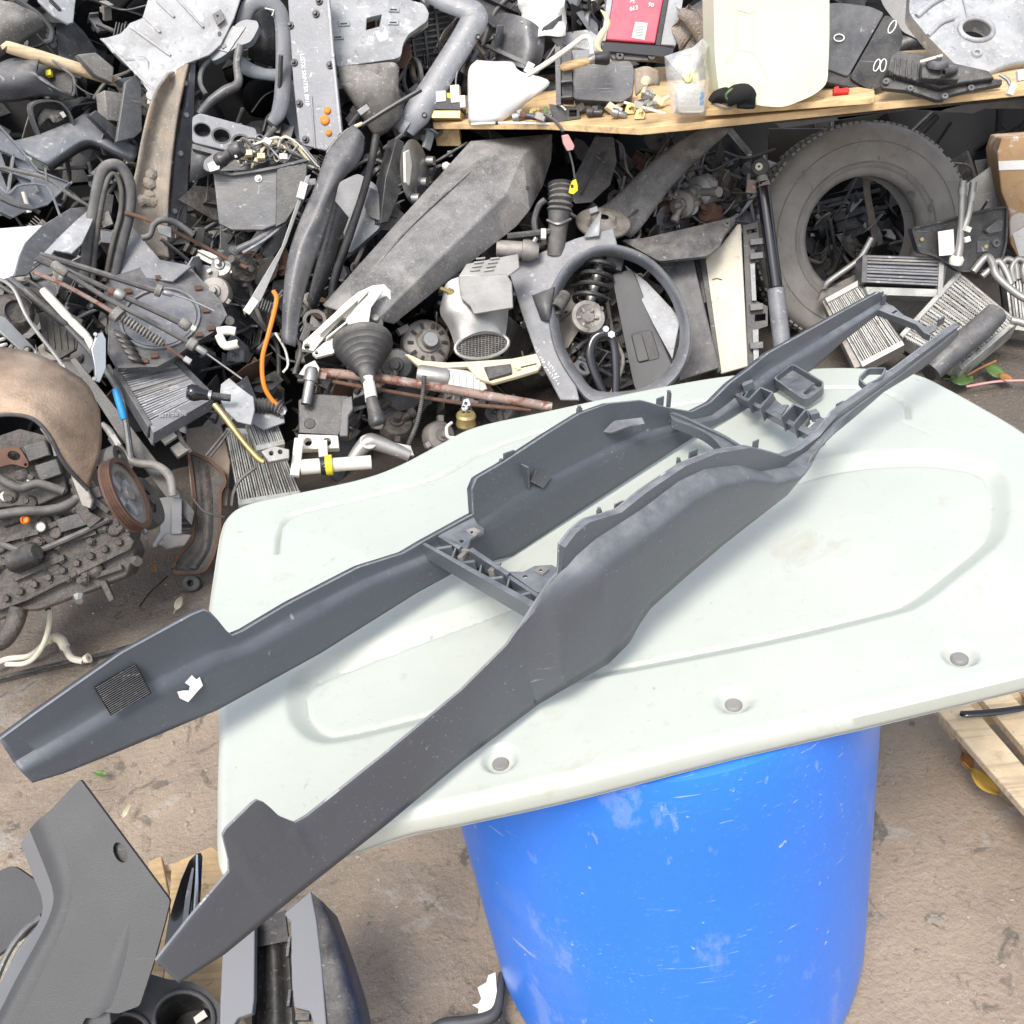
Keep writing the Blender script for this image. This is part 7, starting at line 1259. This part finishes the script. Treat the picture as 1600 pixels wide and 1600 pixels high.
T.p('boss', 'plastic_mid', bev=1.5).plate([(1540, 360), (1560, 342), (1568, 345), (1566, 362), (1545, 366)], 10, w=9); [T.p('screw', 'brass').lathe([(0, 2), (3, 2), (4, 0)], (a, b, 1), (0, 0, 1), 10) for a, b in ((1440, 374), (1540, 385))]; T.p('socket', 'plastic_mid').lathe([(2, 0), (3, 3), (6, 3), (7, 0)], (1556, 380, 0), (0, 0, 1), 14); T.p('tile', 'plastic_mid', bev=1).box((1535, 385, 0), (20, 18, 5), 5); T.done()
T = radiator('evaporator', 'large dirty silver evaporator core lying at the right', [(1500, 425), (1590, 500), (1500, 575), (1408, 525)], 24, 'alu_fin', 0, 0, 0, 44, vert=False, tank='alu_fin', cat='evaporator', P=Zp(1500, 520, .14), n=(-.1, -.55, .85))
f_ = T.p('fin_pack', 'alu_fin', kind='stuff'); A_, B_, C2, D_ = [V(p) for p in ((1500, 425), (1590, 500), (1500, 575), (1408, 525))]; rr = random.Random(4)
for i in range(24):
    for j in range(34):
        if rr.random() < .25: continue
        p_ = A_.lerp(D_, (i+1)/24).lerp(B_.lerp(C2, (i+1)/24), (j+.5)/34); f_.box((p_.x, p_.y, -1.5), (1.1, 3.2, 3), -40)
T.p('pipe', 'alu').tube([(1520, 425, 6), (1540, 402, 14), (1550, 410, 16), (1558, 432, 14), (1590, 460, 8), (1620, 475, 6)], 6, 10); T.p('pipe', 'alu').tube([(1534, 432, 6), (1548, 420, 10), (1560, 408, 14), (1572, 425, 12), (1580, 445, 8)], 5, 10); T.p('pipe', 'alu').tube([(1580, 500, 6), (1600, 505, 6), (1630, 520, 6)], 6, 10); T.done()
T = radiator('evaporator', 'second evaporator with looped pipes at the right edge', [(1568, 415), (1640, 410), (1650, 520), (1580, 510)], 14, 'alu_fin', 0, 0, 0, 40, vert=True, cat='evaporator', P=Zp(1600, 500, .10), n=(-.2, -.7, .7)); [T.p('loop_pipe', 'alu').tube([(1566+k*18, 440, 2), (1562+k*18, 420, 8), (1572+k*18, 405, 10), (1586+k*18, 412, 8), (1590+k*18, 436, 2)], 5, 10) for k in range(3)]; T.done()
T = G_('dark_sleeve', 'thick dark grey foam tube lying in front of the evaporator', 'tube', 1490, 545, .16, (-.1, -.6, .8)); T.p('sleeve', 'plastic_mid', smooth=60).tube([(1455, 580, 0), (1490, 548, 4), (1530, 515, 4), (1556, 490, 0)], [18, 20, 20, 18], 18); T.p('bore', 'plastic_black').lathe([(0, 1), (13, 1)], (1452, 583, 2), (-.8, -.6, .2), 14); T.done()
T = G_('cardboard_box', 'tan taped cardboard box at the right edge under the shelf', 'box', 1600, 400, .10, (-.35, -1, .25)); mat('cardboard', (.42, .27, .14), .8, var=.15, bump=.1, layers=((9, .56, .05, (.62, .6, .58), .8), (16, .6, .05, (.3, .18, .1), .6)))
q = T.p('carton', 'cardboard', bev=2); q.plate([(1558, 238), (1566, 215), (1700, 205), (1700, 410), (1590, 402), (1578, 380), (1576, 330), (1564, 300)], 120); T.p('tape', 'paper').plate([(1560, 252), (1700, 246), (1700, 262), (1561, 266)], .8, w=.9); T.p('tape', 'paper').plate([(1582, 365), (1600, 355), (1700, 372), (1700, 405), (1592, 400)], .8, w=.9); T.done()
# junk seen under the shelf and through the tyre
rr = random.Random(31); nm = [('starter_motor', 'starter motor', 'motor'), ('pump_body', 'pump body', 'pump'), ('cast_bracket', 'cast bracket', 'bracket')]
spots = [(1090, 300, 26, 'alu', 'pale pump body under the shelf right of the felt strip'), (1120, 280, 22, 'engine_dirt', 'dark pump body beside the shock absorber eye'), (1065, 320, 22, 'cast', 'cast pump body below the felt strip'), (1140, 310, 22, 'plastic_dark', 'black motor left of the shock absorber'), (1105, 330, 18, 'rust', 'rusty motor above the swept liner'), (1300, 430, 30, 'engine_dirt', 'oily motor seen through the tyre on the left'), (1380, 420, 26, 'engine_dirt', 'oily motor seen through the tyre on the right'), (1330, 450, 22, 'cast', 'cast motor low inside the tyre opening'), (620, 570, 26, 'plastic_dark', 'black motor behind the gear gaiter'), (335, 455, 24, 'cast', 'cast pump right of the flat plate'), (385, 420, 22, 'engine_dirt', 'dirty pump below the bin'), (345, 415, 18, 'alu', 'pale alloy pump left of the bin foot'), (620, 660, 26, 'engine_dirt', 'round dark pump above the pale panel edge'), (690, 680, 24, 'cast', 'cast drum at the pale panel edge'), (780, 640, 26, 'plastic_dark', 'dark drum under the thin rusty rod')]
for k, (x, y, r_, m_, lb) in enumerate(spots):
    T = Th(('pump_body', 'electric_motor')[k % 2], lb, ('pump', 'motor')[k % 2], x, y, -.02 if y < 400 else (.02 if k in (5, 6, 7) else .14), rr.uniform(-35, 35), rr.uniform(-10, 40))
    if k in (5, 6, 7): T = Th('electric_motor', lb, 'motor', 0, 0, P=Sp(x, y, -.28), n=(rr.uniform(-.5, .5), -1, .3))
    T.p('case', m_, smooth=40).lathe([(0, 6), (r_*.4, 6), (r_*.45, 2), (r_*.9, 0), (r_, -5), (r_, -r_), (r_*.8, -r_*1.2), (0, -r_*1.2)], (x, y), (0, 0, 1), 20); T.p('boss', m_).lathe([(0, 16), (r_*.22, 16), (r_*.25, 5)], (x, y), (0, 0, 1), 12)
    for j in range(3): a = j*2.1+k; T.p('lug', m_, bev=1).box((x+r_*1.05*math.cos(a), y+r_*1.05*math.sin(a), -8), (r_*.5, r_*.36, 10), -math.degrees(a))
    T.p('port', m_).lax([(0, 0), (r_*.22, 0), (r_*.22, .7), (r_*.3, .72), (r_*.3, 1), (0, 1)], (x, y, 0), (x+r_*1.3*math.cos(k), y+r_*1.3*math.sin(k), 14), 12); T.done()
T = Th('slat_stack', 'stack of dark plastic strips seen through the tyre', 'strip', 0, 0, P=Sp(1320, 330, -.25), n=(0, -1, .5))
for k in range(7): T.p('strip', ('gloss_black', 'plastic_dark')[k % 2], bev=.6).box((1320+rr.uniform(-6, 6), 300+k*11, 4), (120, 6, 14), 14-k*2)
T.done()
T = Th('bent_bar', 'dull bent bar standing inside the tyre opening', 'bar', 0, 0, P=Sp(1360, 330, -.12), n=(0, -1, .2)); T.p('bar', 'tan_dirt', bev=1).tube([(1352, 268, 0), (1356, 310, 0), (1364, 350, 0), (1370, 400, 0)], 6, 8, 4, .5); T.done()
simple('under_shelf_board', 'black board leaning in the dark right of the tyre', 'board', 1540, 290, -.15, 0, 20, [(1490, 300), (1560, 250), (1640, 240), (1640, 330), (1500, 345)], 8, 'plastic_dark')
simple('foil_sheet', 'crumpled black foil glinting above the tyre', 'sheet', 1230, 230, -.25, 0, 10, [(1200, 200), (1290, 200), (1300, 230), (1230, 280), (1200, 260)], 4, 'gloss_black')
mat('gap_shade_black', (.006, .006, .0065), .7, var=.3, bump=0, spec=.2)  # near-black colour that paints the shade into the gaps of the heap
# ================================================================ heap core and countless scrap, coloured black for the shade in the gaps
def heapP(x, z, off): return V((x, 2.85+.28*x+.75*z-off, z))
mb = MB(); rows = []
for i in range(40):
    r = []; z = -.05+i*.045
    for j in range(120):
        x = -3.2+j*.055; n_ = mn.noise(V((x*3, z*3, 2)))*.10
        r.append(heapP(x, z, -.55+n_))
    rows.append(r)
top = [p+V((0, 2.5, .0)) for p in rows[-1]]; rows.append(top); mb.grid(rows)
o = mb.obj('heap_core', 'gap_shade_black', smooth=60); tag(o, 'core of the scrap heap, coloured black as the shade behind the loose parts', 'scrap', kind='stuff')
rs = random.Random(11)
for mi, m_ in enumerate(('gap_shade_black', 'plastic_black')):  # filler scrap kept black so its colour gives the gaps their shade
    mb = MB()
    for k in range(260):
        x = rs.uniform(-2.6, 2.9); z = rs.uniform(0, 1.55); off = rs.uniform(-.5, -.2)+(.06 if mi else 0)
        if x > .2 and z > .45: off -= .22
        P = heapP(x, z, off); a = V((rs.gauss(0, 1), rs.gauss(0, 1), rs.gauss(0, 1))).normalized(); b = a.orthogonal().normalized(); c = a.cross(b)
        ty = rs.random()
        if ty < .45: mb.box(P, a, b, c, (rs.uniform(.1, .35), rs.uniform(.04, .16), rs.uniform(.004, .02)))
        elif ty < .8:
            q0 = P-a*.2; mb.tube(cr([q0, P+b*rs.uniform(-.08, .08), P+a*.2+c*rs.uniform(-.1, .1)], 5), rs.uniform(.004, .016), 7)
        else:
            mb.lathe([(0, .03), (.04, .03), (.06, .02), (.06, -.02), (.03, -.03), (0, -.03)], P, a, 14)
    o = mb.obj('scrap_filler', m_, bev=.002, smooth=40); tag(o, ('black', 'dusty black')[mi]+' jumbled scrap fragments, coloured for the shade deep between the larger parts', 'scrap', kind='stuff')

# fragments wedged in the gaps between the larger parts
clus = [((380, 440), (70, 60), 1.0), ((640, 640), (150, 45), 1.2), ((880, 30), (90, 40), .8), ((1090, 300), (70, 40), 1.0), ((70, 480), (70, 50), .8), ((300, 690), (60, 60), .7), ((350, 330), (160, 150), .9), ((130, 200), (130, 160), .9), ((620, 280), (90, 150), .6), ((780, 470), (120, 90), .8), ((940, 540), (60, 50), .6), ((1330, 420), (60, 60), .6), ((1500, 350), (70, 60), .4), ((650, 60), (120, 60), .5)]
wts = [c_[2] for c_ in clus]
for mi, (m_, cnt, lb) in enumerate((('plastic_dark', 520, 'dark plastic'), ('plastic_mid', 320, 'grey plastic'), ('plastic_light', 90, 'light grey plastic'), ('cast', 170, 'dull cast metal'), ('plastic_worn', 50, 'pale scuffed plastic'), ('rust', 50, 'rusty steel'), ('alu', 80, 'bright alloy'), ('engine_dirt', 150, 'oily metal'), ('rubber_hose', 200, 'rubber'), ('white_plastic', 45, 'white plastic'))):
    mb = MB()
    for k in range(cnt):
        (cx, cy), (sx, sy), _ = rs.choices(clus, wts)[0]; x = rs.gauss(cx, sx); y = rs.gauss(cy, sy)
        if x < 560 and y > 660+max(0, (x-360))*.1: continue
        if x >= 560 and y > 560-(x-860)*.16+40: continue
        if 680 < x and 120 < y < 215: continue
        deep = rs.uniform(-.22, -.03) if m_ in ('plastic_dark', 'plastic_mid', 'engine_dirt') else rs.uniform(-.16, .0)
        if x > 1180 and y > 200: deep -= .15
        P = Sp(x, y, deep); a = V((rs.gauss(0, 1), rs.gauss(0, 1), rs.gauss(0, 1))).normalized(); b = a.orthogonal().normalized(); c = a.cross(b); s_ = rs.uniform(.6, 1.5)*(.45 if m_ in ('white_plastic', 'alu') else 1); ty = rs.randrange(9)
        if m_ == 'rubber_hose': ty = 2
        if m_ == 'white_plastic' and ty >= 6: ty = 5
        if ty == 0:
            mb.box(P, a, b, c, (.07*s_, .035*s_, .012)); mb.box(P+c*.012, a, b, c, (.02*s_, .03*s_, .02)); mb.box(P+a*.03*s_, a, b, c, (.006, .036*s_, .04))
        elif ty == 1:
            mb.box(P, a, b, c, (.10*s_, .03*s_, .004)); mb.box(P+b*.015*s_+c*.013, a, b, c, (.10*s_, .004, .03)); [mb.lathe([(.002, .006), (.006, .006), (.007, 0)], P+a*.03*s_*j, c, 8) for j in (-1, 0, 1)]
        elif ty == 2:
            mb.tube(cr([P-a*.12*s_, P-a*.04+b*rs.uniform(-.05, .05), P+a*.05+c*rs.uniform(-.05, .05), P+a*.13*s_+b*rs.uniform(-.06, .06)], 5), rs.uniform(.0025, .008), 7)
        elif ty == 3:
            r_ = .03*s_; mb.lathe([(r_*.55, .006), (r_, .006), (r_*1.05, 0), (r_, -.008), (r_*.55, -.008), (r_*.55, .006)], P, a, 18)
        elif ty == 4:
            for j in range(6): mb.box(P+a*(.009*j-.022), a, b, c, (.003, .05*s_, .03*s_))
            mb.box(P-c*.014*s_, a, b, c, (.058, .05*s_, .004))
        elif ty == 5:
            mb.lathe([(0, .05*s_), (.007, .05*s_), (.007, .012), (.014, .012), (.015, -.004), (.009, -.004), (.009, -.035*s_), (0, -.035*s_)], P, a, 12)
        elif ty >= 7:                                    # broken panel shard with a rib
            n0 = [P+a*.13*s_*math.cos(t)*rs.uniform(.5, 1.1)+b*.06*s_*math.sin(t)*rs.uniform(.5, 1.2) for t in (0, .8, 1.5, 2.3, 3.1, 3.9, 4.7, 5.5)]; mb.prism(n0, [q_-c*.004 for q_ in n0]); mb.box(P+c*.008, a, b, c, (.14*s_, .004, .016))
        else:
            n0 = [P+a*.05*s_*math.cos(t)+b*.04*s_*math.sin(t) for t in (0, .9, 1.7, 2.6, 3.5, 4.4, 5.3)]; mb.prism(n0, [q_-c*.005 for q_ in n0]); mb.tube([P, P+c*.03], .008, 8)
    o = mb.obj('scrap_fragments', m_, bev=.0012, smooth=40); tag(o, lb+' fragments and clips wedged in the gaps of the heap', 'scrap', kind='stuff')

mb = MB()
for k in range(200):                                  # the heap goes on to the left of the picture
    x = rs.uniform(-3.0, -1.75); z = rs.uniform(0, 1.4); P = heapP(x, z, rs.uniform(-.2, .12)); a = V((rs.gauss(0, 1), rs.gauss(0, .6), rs.gauss(0, 1))).normalized(); b = a.orthogonal().normalized(); c = a.cross(b)
    if k % 3: mb.box(P, a, b, c, (rs.uniform(.15, .4), rs.uniform(.06, .2), .006)); mb.box(P+b*.03+c*.02, a, b, c, (rs.uniform(.1, .3), .006, .04))
    else: mb.tube(cr([P-a*.2, P+b*rs.uniform(-.1, .1), P+a*.2+c*rs.uniform(-.1, .1)], 5), rs.uniform(.006, .02), 8)
o = mb.obj('scrap_spread', 'plastic_mid', bev=.002, smooth=40); tag(o, 'grey scrap spread on beyond the left end of the heap', 'scrap', kind='stuff')
